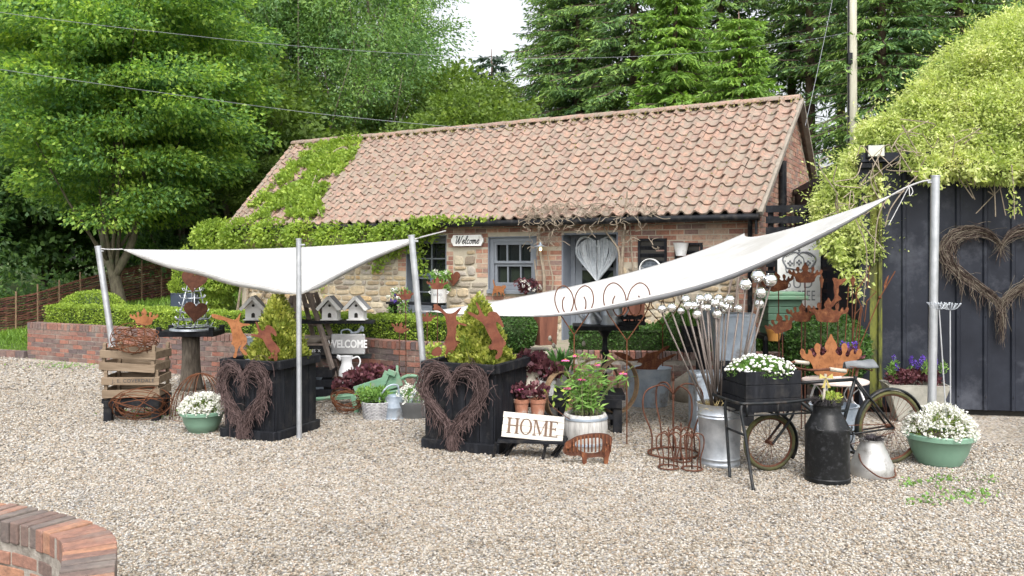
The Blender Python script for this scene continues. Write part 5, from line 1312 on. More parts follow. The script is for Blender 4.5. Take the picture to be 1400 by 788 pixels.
# welcome case
wc = P(476, 485, YS-.02)
t = thing('welcome_sign', 'grey case shaped sign reading WELCOME with a carry handle', 'sign', wc, -.02)
m = MB(); m.box((0, 0, .135), (.44, .05, .265)); m.build('panel', mat('weathered_grey_board', [(.26, .26, .265), (.36, .36, .365), (.42, .42, .42)], 5, .75, 0, .3, dirt=(.42, .42, .43), dirtscale=5), t, world=False, bevel=.018)
m = MB(); m.tube(cr([(-.09, 0, .268), (-.08, 0, .31), (.0, 0, .325), (.05, 0, .29)], 5), .010, 6); m.tube(cr([(.03, 0, .28), (.12, 0, .29), (.16, 0, .33), (.19, 0, .36)], 5), [.012+.001*i for i in range(16)], 6); m.tube([(.19, 0, .36), (.185, 0, .30)], .018, 6); m.build('handle', GALVD, t, world=False, smooth=True)
m = MB()
for x in (-.20, .20):
    for z in (.02, .25): m.ball((x, -.026, z), .010, 8, 5)
m.build('corner_studs', GALV, t, world=False)
text('lettering', 'WELCOME', .125, chain(t) @ Matrix.Translation((0, -.0275, .135)) @ Matrix.Rotation(PI/2, 4, 'X') @ Matrix.Diagonal((.83, 1.12, 1, 1)), WHITELET, t, .003, bold=.0035)
# trough bowl, black box with letters, crate, jugs
t = thing('wooden_trough', 'long boat shaped grey wooden dough bowl on the black box', 'bowl', P(430, 466, YS))
m = MB(); c = P(428, 469, YS); m.lathe([(.001, 0), (.10, 0), (.20, .06), (.22, .085), (.205, .085), (.10, .02), (.001, .02)], c, 26, sx=1.15, sy=.6); m.build('bowl', mat('bleached_wood', [(.24, .21, .18), (.38, .34, .30)], 5, .8, 0, .2, stretch=(1, 5, 5)), t, smooth=True)
t = thing('black_box', 'black wooden box with white lettering SHOES beneath the dough bowl', 'box', P(430, 487, YS))
m = MB(); c = P(432, 485, YS); m.box(c+Vector((0, 0, .065)), (.40, .24, .125)); m.build('box', BLACKP, t, bevel=.006)
m = MB(); m.box(c+Vector((0, 0, .14)), (.42, .26, .022)); m.build('lid', LADDERW, t, bevel=.004)
text('lettering', 'SHOES  X', .05, front(c+Vector((-.02, -.1225, .06))), WHITELET, t, .001)
t = thing('dark_crate', 'dark slatted crate standing behind the left planter under the shelves', 'crate', P(438, 515, YS-.3))
m = MB(); c = Pg(438, 520, YS-.3, 0); c.z = 0
for k in range(3): m.box(c+Vector((0, -.14, .10+.12*k)), (.36, .016, .09)); m.box(c+Vector((0, .14, .10+.12*k)), (.36, .016, .09)); m.box(c+Vector((.17, 0, .10+.12*k)), (.016, .27, .09)); m.box(c+Vector((-.17, 0, .10+.12*k)), (.016, .27, .09))
m.box(c+Vector((0, 0, .03)), (.35, .28, .02)); m.build('crate', BLACKW, t)
def jug(name, label, b, h, r, mt, side=1, mouth=.75):
    t = thing(name, label, 'jug', b); b = Vector(b)
    m = MB(); m.lathe([(.001, 0), (r*.95, 0), (r, .02), (r*.95, h*.45), (r*.62, h*.72), (r*.62, h*.86), (r*mouth, h), (r*mouth-.006, h), (r*.55, h*.8), (r*.8, h*.4), (.001, .02)], b, 22)
    m.tube(cr([b+Vector((-side*r*.6, 0, h*.9)), b+Vector((-side*r*1.15, 0, h*1.0))], 4), [r*.35-.004*i for i in range(5)], 8); m.build('body', mt, t, smooth=True)
    m = MB(); m.tube(cr([b+Vector((side*r*.6, 0, h*.9)), b+Vector((side*r*1.35, 0, h*.97)), b+Vector((side*r*1.6, 0, h*.75)), b+Vector((side*r*.95, 0, h*.42))], 6), .010, 6); m.build('handle', mt, t, smooth=True); return t
jg = jug('enamel_jug', 'white enamel jug with a dark motif behind the purple leaved barrow', P(474, 524, YS-.35), .34, .105, ENAMEL)
m = MB(); b = P(474, 524, YS-.35)
m.plate([(-.028, 0), (-.01, .012), (0, .004), (.012, .014), (.028, .002), (.012, -.012), (0, -.004), (-.014, -.012)], Matrix.Translation(b+Vector((-.005, -.104, .12))), .006); m.build('motif', INK, jg)
jug('blue_jug', 'pale blue grey enamel jug on the ground at the right side of the left planter', G(437, 543)+Vector((0, 0, .0)), .26, .07, GALVD)
# ---------------------------------------------------------------- green wheelbarrow with purple leaves
wb = thing('wheelbarrow', 'old green timber wheelbarrow planted with purple leaves', 'wheelbarrow', G(500, 548))
Yb = 9.9
m = MB()
def bp_(px, py, dY=0): return P(px, py, Yb+dY)
tray = [bp_(480, 533, -.2), bp_(536, 517, -.2), bp_(536, 517, .45), bp_(480, 533, .45)]
m.beam(bp_(486, 538, -.25), bp_(548, 518, -.25), .03, .16); m.beam(bp_(486, 534, .40), bp_(545, 515, .40), .03, .16); m.beam(bp_(543, 512, -.25), bp_(543, 512, .40), .03, .20, up=(0, 0, 1)); m.beam(bp_(487, 537, -.25), bp_(487, 537, .4), .03, .14)
m.add([bp_(487, 543, -.25), bp_(545, 528, -.25), bp_(545, 528, .4), bp_(487, 543, .4)], [(0, 1, 2, 3)])
m.beam(bp_(520, 532, -.28), bp_(530, 508, -.28), .03, .07); m.beam(bp_(530, 508, -.29), bp_(541, 512, -.29), .03, .06)
m.build('tray', GREENW, wb, bevel=.004)
for dY in (-.22, .36):
    m = MB(); a, b = bp_(432, 546, dY), bp_(548, 534, dY); m.tube([a, a.lerp(b, .12), a.lerp(b, .2), b], [.024, .02, .03, .03], 8); m.beam(a.lerp(b, .18), bp_(553, 536, dY), .045, .06); m.build('handle_shaft', GREENW, wb, bevel=.004)
for dY in (-.24, .38):
    m = MB(); a = bp_(482, 540, dY); g = Vector((a.x+.05, a.y, 0)); m.beam(a, g, .05, .05); m.build('leg', GREENW, wb, bevel=.004)
wcn = bp_(562, 0, .08); wcn.z = .19
m = MB(); m.tube([wcn+Vector((.19*math.cos(b), 0, .19*math.sin(b))) for b in np.linspace(0, 2*PI, 25)[:-1]], .022, 8, closed=True)
for b in np.linspace(0, PI, 4)[:-1]: m.tube([wcn+Vector((.18*math.cos(b), 0, .18*math.sin(b))), wcn-Vector((.18*math.cos(b), 0, .18*math.sin(b)))], .012, 5)
m.tube([wcn+Vector((0, -.2, 0)), wcn+Vector((0, .2, 0))], .014, 6); m.build('wheel', GREENW, wb, smooth='all')
def round_leaves(parent, cl_list, lm, n, size, name='leaves'):
    C, A = cat([clump(c, r, n, .5, .0, .2) for c, r in cl_list]); A[:, 2] += .3
    return leaf_obj(name, C, A, rng.uniform(size*.6, size*1.3, len(C)), lm, parent, .95, .12)
hp = thing('heuchera', 'spreading purple leaved plant filling the green wheelbarrow', 'plant', bp_(505, 525))
round_leaves(hp, [(tuple(bp_(x, y, U(-.15, .3))), (.14, .13, .085)) for x, y in ((478, 522), (490, 514), (502, 516), (514, 512), (524, 515), (532, 512), (508, 508), (520, 520), (470, 526))], HEUCH, 110, .06)
# basket with plants & watering can
def basket(label, b, r, h):
    t = thing('wicker_basket', label, 'basket', b); b = Vector(b); m = MB(); rows = 12
    for k in range(rows):
        z = .01+h*k/rows; rr = r*(.82+.18*k/rows)
        m.tube([b+Vector(((rr+.005*(-1)**(i+k))*math.cos(2*PI*i/36), (rr+.005*(-1)**(i+k))*math.sin(2*PI*i/36), z)) for i in range(36)], .0085, 5, closed=True)
    for i in range(18):
        a = 2*PI*i/18; m.tube([b+Vector((r*.82*math.cos(a), r*.82*math.sin(a), 0)), b+Vector((r*math.cos(a), r*math.sin(a), h))], .006, 4)
    m.build('weave', mat('grey_wicker', [(.22, .22, .23), (.36, .36, .37), (.46, .46, .47)], 20, .8), t, smooth='all')
    m = MB(); m.lathe([(.001, h*.85), (r*.93, h*.85)], b, 20); m.build('soil', SOIL, t); return t
bb = G(515, 572); basket('grey wicker basket of herbs beside the watering can', bb, .165, .19)
t = thing('herb_plant', 'bright green bushy herbs growing in the grey basket', 'plant', bb+Vector((0, 0, .17)))
C, A = cat([clump(tuple(bb+Vector((U(-.17, .12), U(-.12, .1), .22+U(0, .09)))), (.06, .06, .06), 60, .5, -.3, .1) for _ in range(22)])
leaf_obj('leaves', C, A, rng.uniform(.025, .05, len(C)), HERB, t, .4)
wcb = G(539, 572)
def watering_can(name, label, b, r, h, rz, mt=GALVD, group='galvanised watering cans'):
    t = thing(name, label, 'watering can', b, rz, group)
    m = MB(); m.lathe([(.001, 0), (r, 0), (r, .01), (r*.96, .015), (r*.95, h*.5), (r*.965, h*.51), (r*.95, h*.53), (r*.93, h), (r*.85, h), (r*.8, h*.9), (.001, h*.88)], (0, 0, 0), 24); m.build('body', mt, t, world=False, smooth=True)
    m = MB(); m.tube(cr([(r*.9, 0, h*.22), (r*1.7, 0, h*.75), (r*2.2, 0, h*1.15)], 5), [.028-.0014*i for i in range(11)], 8); m.lathe([(.012, 0), (.05, .03), (.001, .036)], (r*2.2, 0, h*1.12), 12, M=Matrix.Rotation(R(40), 4, 'Y')); m.build('spout', mt, t, world=False, smooth=True)
    m = MB(); m.tube(cr([(r*.5, 0, h), (r*.3, 0, h*1.45), (-r*.7, 0, h*1.4), (-r*1.5, 0, h*.85), (-r*.95, 0, h*.3)], 5), .010, 6); m.build('handle', mt, t, world=False, smooth=True); return t
watering_can('watering_can', 'galvanised watering can with tall handle on the gravel next to the wicker basket', wcb, .115, .25, R(25))
# grey bowl with white flowers
gb_ = Vector((-1.07, 9.45, 0))
t = thing('grey_bowl', 'wide grey bowl partly behind the leaning pole', 'flower bowl', gb_)
m = MB(); m.lathe([(.001, 0), (.20, 0), (.235, .10), (.27, .16), (.275, .19), (.25, .19), (.001, .15)], gb_, 30); m.build('bowl', mat('charcoal_plastic', [(.10, .105, .11), (.14, .145, .15)], 4, .5), t, smooth=True)
t = thing('white_flowers', 'white flowers growing in the wide grey bowl', 'flowers', gb_+Vector((0, 0, .18)), 0, 'cushions of white flowers'); flowers(t, gb_+Vector((0, 0, .15)), .25, .20, 120, leafm=HERB, fs=.022)
# pots at the planter edge: zinc pot with yellow-green shrub
zp = G(608, 560); zp.y = 9.6; zp.x = -.76
t = thing('zinc_pot', 'ribbed zinc pot behind the left corner of the middle planter', 'pot', (zp.x, zp.y, 0)); m = MB(); m.lathe([(.001, 0), (.15, 0), (.20, .36), (.205, .37), (.18, .37), (.001, .33)], (zp.x, zp.y, .0), 24); m.build('pot', GALVD, t, smooth=True)
t = thing('variegated_shrub', 'yellow and green leaved shrub in the ribbed zinc pot', 'plant', (zp.x, zp.y, .35)); C, A = cat([clump((zp.x+U(-.2, .2), zp.y+U(-.15, .15), .45+U(0, .32)), (.08, .08, .08), 70, .6, -.2, .2) for _ in range(16)]); leaf_obj('leaves', C, A, rng.uniform(.03, .06, len(C)), VARIEG, t, .5)
# ---------------------------------------------------------------- things at the left end of the cottage
tb_ = P(253, 428, 16.6)
t = thing('dark_pot', 'dark blue square pot on the bank by the left end of the cottage', 'pot', tb_); m = MB(); m.box(tb_+Vector((0, 0, .18)), (.42, .42, .45)); m.build('pot', mat('blue_black_glaze', [(.02, .03, .05), (.04, .055, .08)], 3, .4), t, bevel=.02)
cone_bush('clipped green cone in the dark blue pot', tb_+Vector((0, 0, .38)), .27, .95, BOX, 3500, .05, 'topiary_cone', 'topiary')
# ---------------------------------------------------------------- HOME sign on its folding stand
hb = G(727, 627); hrz = R(-7)
t = thing('folding_stand', 'low black folding stand beneath the HOME sign', 'stand', hb, hrz)
m = MB(); m.box((0, -.03, .15), (.60, .03, .022)); m.box((0, .20, .15), (.60, .03, .022)); m.box((0, .09, .162), (.60, .22, .006)); m.build('top_bars', BLACKP, t, world=False)
for x in (-.24, .20):
    m = MB(); m.beam((x-.07, -.05, .145), (x-.10, -.02, 0), .016, .022); m.beam((x+.06, -.03, .145), (x-.03, .12, 0.0), .016, .022); m.build('leg', BLACKP, t, world=False)
    m = MB(); m.beam((x+.10, .20, .145), (x+.0, .02, .0), .016, .022); m.build('leg', BLACKP, t, world=False)
sg = thing('home_sign', 'white board sign reading HOME in brown capitals', 'sign', hb+Vector((.0, -.02, .168)), hrz)
m = MB()
for k in range(4): m.box((U(-.002, .002), .012, .030+.0555*k), (.545, .018, .0535))
Mt = Matrix.Rotation(R(-11), 4, 'X')
o = m.build('boards', WHITEWH, sg, world=False, bevel=.003); o.matrix_basis = Mt @ Matrix.Rotation(R(4), 4, 'Y')
def serif(chs, hgt_, x0, z0, sp):
    """roman capitals from thick and thin strokes with serifs"""
    m = MB(); T, t_ = .155*hgt_, .05*hgt_; x = x0; I = lambda v: Matrix.Translation((0, v, 0))
    def stem(a, w=T): m.plate([(a-w/2, z0), (a+w/2, z0), (a+w/2, z0+hgt_), (a-w/2, z0+hgt_)], I(0), .004)
    def ser(a, z, w=.30*hgt_): m.plate([(a-w/2, z), (a+w/2, z), (a+w/2, z+t_), (a-w/2, z+t_)], I(-.0012), .004)
    for ch in chs:
        if ch == 'H':
            for a in (x+.15*hgt_, x+.67*hgt_): stem(a); ser(a, z0); ser(a, z0+hgt_-t_)
            m.plate([(x+.15*hgt_, z0+.48*hgt_), (x+.67*hgt_, z0+.48*hgt_), (x+.67*hgt_, z0+.53*hgt_), (x+.15*hgt_, z0+.53*hgt_)], I(-.0006), .004); x += .82*hgt_+sp
        elif ch == 'O':
            c = x+.40*hgt_; L1 = [(c+.40*hgt_*math.cos(q), z0+hgt_/2+.52*hgt_*math.sin(q)) for q in np.linspace(0, 2*PI, 41)[:-1]]; L2 = [(c+.275*hgt_*math.cos(q), z0+hgt_/2+.475*hgt_*math.sin(q)) for q in np.linspace(0, 2*PI, 41)[:-1]]
            m.plate([L1, L2], I(0), .004); x += .80*hgt_+sp
        elif ch == 'M':
            a, b = x+.13*hgt_, x+.87*hgt_; stem(a, t_*1.3); stem(b); ser(a, z0, .24*hgt_); ser(b, z0)
            c = (a+b)/2; m.plate([(a-.02*hgt_, z0+hgt_), (a+.11*hgt_, z0+hgt_), (c+.05*hgt_, z0+.18*hgt_), (c-.02*hgt_, z0)], I(-.0007), .004); m.plate([(b-.03*hgt_, z0+hgt_), (b+.03*hgt_, z0+hgt_), (c+.02*hgt_, z0+.05*hgt_), (c-.02*hgt_, z0)], I(-.0016), .004); ser(a-.04*hgt_, z0+hgt_-t_, .16*hgt_); ser(b+.02*hgt_, z0+hgt_-t_, .2*hgt_); x += 1.0*hgt_+sp
        elif ch == 'E':
            a = x+.15*hgt_; stem(a); e = x+.60*hgt_
            for z, ee in ((z0, e), (z0+hgt_*.48, e-.12*hgt_), (z0+hgt_-t_, e-.03*hgt_)): m.plate([(x+.02*hgt_ if z != z0+hgt_*.48 else a, z), (ee, z), (ee, z+t_), (x+.02*hgt_ if z != z0+hgt_*.48 else a, z+t_)], I(-.0008), .004)
            for ee, za, zb in ((e, z0, z0+.17*hgt_), (e-.12*hgt_, z0+.40*hgt_, z0+.60*hgt_), (e-.03*hgt_, z0+.84*hgt_, z0+hgt_)): m.plate([(ee-t_, za), (ee, za), (ee, zb), (ee-t_, zb)], I(-.0014), .004)
            x += .66*hgt_+sp
    return m
o = serif('HOME', .135, -.232, .042, .006).build('lettering', BROWNLET, sg, world=False); o.matrix_basis = Mt @ Matrix.Rotation(R(4), 4, 'Y') @ Matrix.Translation((0, .0005, 0))
# ---------------------------------------------------------------- table with heuchera pots
tbase = Vector((.26, 8.42, 0))
t = thing('low_table', 'low black table carrying the potted purple plants behind the sign', 'table', tbase, R(-4))
m = MB(); m.box((0, 0, .393), (.52, .50, .035)); m.box((0, -.23, .348), (.46, .025, .06)); m.build('table_top', BLACKW, t, world=False, bevel=.005)
for x in (-.24, .24):
    for y in (-.22, .22): m = MB(); m.box((x, y, .187), (.05, .05, .374)); m.build('leg', BLACKW, t, world=False)
def pot(name, label, b, r, h, mt, catg='plant pot', group=None):
    t = thing(name, label, catg, b, 0, group); m = MB(); m.lathe([(.001, 0), (r*.72, 0), (r*.92, h*.76), (r*1.0, h*.77), (r*1.04, h), (r*.92, h), (r*.88, h*.85), (.001, h*.84)], b, 22); m.build('pot', mt, t, smooth=True); return t
def heuch(label, c, r, n=130, size=.055, group='purple leaved plants in pots'):
    t = thing('heuchera', label, 'plant', c, 0, group); c = Vector(c); m = MB()
    for i in range(14): a = U(0, 6.28); m.tube([c+Vector((0, 0, -.05)), c+Vector((math.cos(a)*r*.7, math.sin(a)*r*.7, U(.02, .1)))], .003, 4)
    m.build('stems', RUSTDK, t); round_leaves(t, [(tuple(c+Vector((0, 0, .05))), (r, r, r*.6))], HEUCH, n, size)
T_ = .411
q = Vector((.17, 8.32, T_)); jug('cream_pitcher', 'cream stoneware pitcher holding a big purple leaved plant', q, .24, .105, CREAM, -1, .72)
heuch('largest purple leaved plant spilling from the cream pitcher', q+Vector((0, 0, .27)), .17, 190, .07)
q = Vector((.35, 8.36, T_)); pot('white_pot', 'small white pot beside the cream pitcher', q, .085, .15, WHITEP); heuch('purple leaved plant in the small white pot', q+Vector((.02, 0, .19)), .13, 130, .06)
t = thing('display_block', 'black timber block in front of the table under the terracotta pots', 'block', (.17, 7.98, 0)); m = MB(); m.box((.17, 7.98, .26), (.38, .24, .03)); m.box((.02, 7.98, .122), (.05, .2, .245)); m.box((.32, 7.98, .122), (.05, .2, .245)); m.build('block', BLACKW, t, bevel=.005)
q = Vector((.09, 7.98, .276)); pot('terracotta_pot', 'small terracotta pot at left behind the HOME sign', q, .075, .16, TERRA, group='terracotta pots'); heuch('small purple leaved plant in the left terracotta pot', q+Vector((0, 0, .19)), .10, 110, .05)
q = Vector((.245, 7.98, .276)); pot('terracotta_pot', 'small weathered terracotta pot at right behind the HOME sign', q, .08, .16, TERRA, group='terracotta pots'); heuch('small purple leaved plant in the right terracotta pot', q+Vector((0, 0, .19)), .11, 110, .05)
# ---------------------------------------------------------------- barrel tub with coneflowers
bt_ = G(800, 614)
t = thing('barrel_tub', 'whitewashed barrel tub of coneflowers behind the rusty pig', 'tub', bt_)
m = MB(); prof = [(.001, 0), (.175, 0), (.20, .10), (.21, .21), (.20, .32), (.19, .335), (.17, .335), (.17, .30), (.001, .29)]; m.lathe(prof, bt_, 34); m.build('staves', WHITEW, t, smooth=True)
m = MB(); 
for z, r in ((.07, .197), (.30, .207)): m.lathe([(r, z-.012), (r+.004, z-.01), (r+.004, z+.01), (r, z+.012)], bt_, 34)
m.build('hoop', GALVD, t, smooth=True); m = MB(); m.lathe([(.001, .31), (.17, .31)], bt_, 20); m.build('soil', SOIL, t)
cf = thing('coneflowers', 'tall leafy coneflowers with pink blooms in the whitewashed tub', 'flowers', bt_+Vector((0, 0, .33)))
m = MB(); C, A = [], []; tips = []
def bez(a, b, c, k=7): return [Vector(a)*(1-u)**2+Vector(b)*2*u*(1-u)+Vector(c)*u*u for u in np.linspace(0, 1, k)]
for i in range(46):
    a = U(0, 6.28); r = U(0, .13); b0 = bt_+Vector((r*math.cos(a), r*math.sin(a), .32)); h = U(.22, .55); sp = U(.3, 1.3)
    top = b0+Vector((math.cos(a)*r*sp*1.6+U(-.06, .06), math.sin(a)*r*sp, h)); pts = bez(b0, b0+Vector((0, 0, h*.6)), top); m.tube(pts, .0035, 4, cap=False); tips.append(top)
    for j in range(14):
        p = pts[random.randint(1, 6)]; aa = U(0, 6.28); C.append(p); A.append((math.cos(aa), math.sin(aa), U(-.45, .7)))
for (px, py) in ((868, 500), (858, 520), (850, 512)):
    top = P(px, py, bt_.y-.05); b0 = bt_+Vector((.1, 0, .33)); pts = bez(b0, b0+Vector((.1, 0, .3)), top); m.tube(pts, .0035, 4, cap=False)
    for j in range(9): p = pts[random.randint(3, 6)]; C.append(p); A.append((U(-1, 1), U(-.5, .5), U(-.8, .5)))
m.build('stems', mat('green_stems', [(.10, .14, .05), (.17, .16, .07)], 12, .7), cf)
leaf_obj('leaves', np.array([tuple(c) for c in C]), np.array(A), rng.uniform(.06, .125, len(C)), HERB, cf, .2, .25)
for px, py in ((773, 492), (815, 498), (795, 518), (852, 510), (776, 530), (710, 531), (786, 486)):
    Yc = bt_.y-U(-.03, .12) if px > 730 else 7.95
    c = P(px, py, Yc)
    m = MB()
    for k in range(13):
        a = 2*PI*k/13; dx, dy = math.cos(a), math.sin(a); s = Vector((-dy, dx, 0))*.009
        m.add([c+Vector((dx*.01, dy*.01, 0)), c+Vector((dx*.03, dy*.03, -.004))+s, c+Vector((dx*.045, dy*.045, -.014)), c+Vector((dx*.03, dy*.03, -.004))-s], [(0, 1, 2, 3)])
    bl_ = m.build('bloom', LABELP, cf); m = MB(); m.ball(c, .014, 8, 5, .8); m.build('flower_cone', CONECTR, bl_, smooth='all')
m = MB(); C, A = [], []
for pts in (((745, 535), (752, 552), (765, 564), (780, 574)),):
    w_ = cr([P(a, b, 7.3) for a, b in pts], 5); m.tube(w_, .004, 5)
for i in range(14): C.append(P(U(742, 776), U(528, 556), 7.3)); A.append((U(-.6, .6), U(-.3, .3), U(-.9, .6)))
t = thing('sapling', 'sparse reddish sapling shoot with drooping leaves beside the HOME sign', 'plant', P(780, 574, 7.3)); m.build('stem', RUSTDK, t)
leaf_obj('leaves', np.array([tuple(c) for c in C]), np.array(A), .055, VARIEG, t, .45)
# rusty pig -----------------------------------------------------------------
pig = [(440,665),(452,640),(455,618),(490,600),(515,585),(540,575),(600,562),(680,555),(740,562),(762,575),(775,590),(768,640),(760,690),(748,720),(740,765),(713,765),(716,722),(690,715),(640,722),(600,722),(598,768),(572,768),(570,722),(555,707),(500,712),(460,702),(445,690)]
Yq = 7.21; c_ = (805, 636); hole = [(522,615),(560,598),(640,588),(700,588),(712,620),(700,680),(650,692),(590,690),(545,670),(525,645)]
pm_ = Matrix.Translation(P(c_[0], c_[1], Yq)); pm_.translation.z = 0.0
t = thing('rusty_pig', 'rusty slatted metal pig standing in front of the whitewashed tub', 'garden ornament', pm_.translation)
o1 = trace(pig, 680, 480, 4.92, Yq, c_); o2 = trace(hole, 680, 480, 4.92, Yq, c_)
m = MB(); m.plate([smooth_loop(o1), smooth_loop(o2)], pm_, .008); m.build('body', RUSTDK, t)
m = MB()
for k in range(13):
    x = min(p[0] for p in o1)+.028+k*(max(p[0] for p in o1)-min(p[0] for p in o1)-.05)/12
    zs = []
    for i in range(len(o1)):
        (x1, z1), (x2, z2) = o1[i-1], o1[i]
        if (x1-x)*(x2-x) <= 0 and x1 != x2: zs.append(z1+(z2-z1)*(x-x1)/(x2-x1))
    if zs: 
        zl = max(min(zs), .10); m.tube([pm_ @ Vector((x, -.012, zl+.01)), pm_ @ Vector((x, -.028, (zl+max(zs))/2)), pm_ @ Vector((x, -.012, max(zs)-.01))], .0065, 6)
m.build('slats', RUST, t)
ear = trace([(455,618),(490,600),(498,640),(480,660),(458,650)], 680, 480, 4.92, Yq, c_); m = MB(); m.plate(smooth_loop(ear), pm_ @ Matrix.Translation((0, -.022, 0)), .005); m.build('ear', RUST, t)
leg = trace([(720,640),(748,632),(752,690),(742,760),(716,760),(720,700)], 680, 480, 4.92, Yq, c_); m = MB(); m.plate(leg, pm_ @ Matrix.Translation((0, -.02, 0)), .005); m.build('leg', RUST, t)
leg = trace([(565,680),(600,690),(600,765),(574,765)], 680, 480, 4.92, Yq, c_); m = MB(); m.plate(leg, pm_ @ Matrix.Translation((0, -.02, 0)), .005); m.build('leg', RUST, t)
# ---------------------------------------------------------------- black bench, iron hoops, white tub with tulips
q = G(826, 590); q.x = .80; q.y = 8.75
t = thing('black_bench', 'black timber bench standing behind the coneflower tub', 'bench', q, R(-3))
m = MB(); m.box((0, 0, .36), (.72, .5, .05)); m.box((0, -.24, .30), (.64, .03, .09)); m.box((0, -.21, .16), (.6, .03, .05)); m.build('seat', BLACKW, t, world=False, bevel=.004)
for x in (-.28, .28):
    for y in (-.2, .2): m = MB(); m.box((x, y, .165), (.09, .07, .33)); m.build('leg', BLACKW, t, world=False, bevel=.004)
def hoop(label, px, py, r, Y, yaw, wd=.06):
    c = P(px, py, Y); t = thing('iron_hoop', label, 'iron hoop', c, yaw, 'rusty iron hoops'); n = 40; m = MB(); vs = []
    for k in range(n):
        a = 2*PI*k/n
        for (rr, y) in ((r, -wd/2), (r+.012, -wd/2), (r+.012, wd/2), (r, wd/2)): vs.append((rr*math.cos(a), y, rr*math.sin(a)))
    m.add(vs, [(k*4+i, k*4+(i+1) % 4, ((k+1) % n)*4+(i+1) % 4, ((k+1) % n)*4+i) for k in range(n) for i in range(4)])
    m.build('band', mat('brown_iron_band', [(.09, .055, .03), (.17, .11, .06), (.22, .15, .085)], 12, .85) if 'brown_iron_band' not in bpy.data.materials else bpy.data.materials['brown_iron_band'], t, world=False, smooth=True)
hoop('broad rusty iron hoop on the bench behind the pink blooms', 844, 528, .27, 8.75, R(35))
hoop('rusty iron hoop leaning at the left end of the bench', 815, 524, .25, 8.95, R(15))
hoop('small rusty iron hoop behind the purple leaved pots', 765, 540, .22, 8.3, R(50))
q = Vector((.56, 9.55, 0))
t = thing('white_tub', 'pale wooden tub of tulips with shaft handles at the foot of the steps', 'tub', q); m = MB(); m.lathe([(.001, 0), (.24, 0), (.27, .45), (.28, .47), (.25, .47), (.001, .42)], q, 26); m.build('tub', WHITEW, t, smooth=True)
m = MB(); m.tube([P(735, 495, 9.3), P(765, 512, 9.4), P(835, 507, 9.5)], .022, 8); m.build('shaft_handle', WHITEW, t)
tl_ = thing('tulips', 'clump of green strap leaves with a fading white bud in the pale tub', 'plant', q+Vector((0, 0, .44)))
m = MB()
for i in range(46):
    a = U(0, 6.28); r = U(.02, .16); b0 = q+Vector((r*math.cos(a), r*math.sin(a), .44)); L = U(.2, .42); out = U(.05, .25); d = Vector((math.cos(a), math.sin(a), 0)); s = Vector((-d.y, d.x, 0)); vs = []
    for k in range(6): u = k/5; c = b0+d*out*u*u+Vector((0, 0, L*(u-.25*u*u))); ww = .028*math.sin(PI*(.12+.86*u)); vs += [c-s*ww, c+s*ww]
    m.add(vs, [(2*k, 2*k+1, 2*k+3, 2*k+2) for k in range(5)])
m.build('leaves', TULIP, tl_)
sm = MB()
for px, py in ((757, 473), (752, 463), (798, 470)): c = P(px, py, 9.5); m = MB(); m.ball(c, .022, 8, 6, 1.5); m.build('bud', CREAM, tl_, smooth='all'); sm.tube(bez(q+Vector((0, 0, .45)), q+Vector((0, -.05, .7)), c), .004, 5)
sm.build('stalks', TULIP, tl_)
# corten planters
def corten(label, px, py, Y, w0, w1, h, rz):
    b = P(px, py, Y); t = thing('rusty_planter', label, 'planter', b, rz, 'tall rusty steel planters'); m = MB()
    vs = []
    for (w_, z) in ((w0, 0), (w1, h), (w1-.05, h), (w1-.07, h-.12)): vs += [(-w_/2, -w_/2, z), (w_/2, -w_/2, z), (w_/2, w_/2, z), (-w_/2, w_/2, z)]
    fs = [(i*4+k, i*4+(k+1) % 4, (i+1)*4+(k+1) % 4, (i+1)*4+k) for i in range(3) for k in range(4)]+[(3, 2, 1, 0), (12, 13, 14, 15)]
    m.add(vs, fs); m.build('shell', CORTEN, t, world=False, bevel=.004)
corten('tall tapered rusty steel planter on the top step under the sail', 742, 471, 11.75, .28, .33, .64, R(32))
corten('tall tapered rusty steel planter behind the black pedestal table', 858, 452, 12.1, .34, .40, .56, R(58))
# pedestal table with watering cans
pt_ = Vector((1.06, 9.6, 0))
t = thing('pedestal_table', 'black topped table on an ornate iron pedestal holding two watering cans', 'table', pt_)
zt = P(820, 447, 9.6).z
m = MB(); m.box(pt_+Vector((0, 0, zt)), (.72, .5, .05), rz=-.04); m.build('table_top', BLACKW, t, bevel=.005)
m = MB(); m.lathe([(.001, 0), (.20, 0), (.18, .03), (.05, .08), (.03, .14), (.03, .50), (.055, .54), (.03, .58), (.03, .66), (.055, .70), (.03, .74), (.03, zt-.12), (.075, zt-.05), (.09, zt-.028)], pt_, 16); m.build('column', BLACKP, t, smooth=True)
t = thing('small_crate', 'small black slatted crate at the right end of the pedestal table', 'crate', pt_+Vector((.28, 0, zt+.03)))
m = MB(); c = pt_+Vector((.30, -.06, zt+.027))
for z in (.02, .085): m.box(c+Vector((0, -.11, z)), (.28, .012, .035)); m.box(c+Vector((0, .11, z)), (.28, .012, .035)); m.box(c+Vector((.13, 0, z)), (.012, .2, .035)); m.box(c+Vector((-.13, 0, z)), (.012, .2, .035))
for x in (-.12, -.04, .04, .12): m.box(c+Vector((x, -.098, .055)), (.02, .012, .11)); m.box(c+Vector((x, .098, .055)), (.02, .012, .11))
m.build('slats', BLACKW, t)
watering_can('watering_can', 'galvanised watering can with its spout pointing left on the pedestal table', pt_+Vector((.08, .02, zt+.026)), .13, .21, R(186), GALV)
watering_can('watering_can', 'second galvanised watering can at the left edge of the pedestal table', pt_+Vector((-.13, .12, zt+.026)), .10, .18, R(172), GALV)
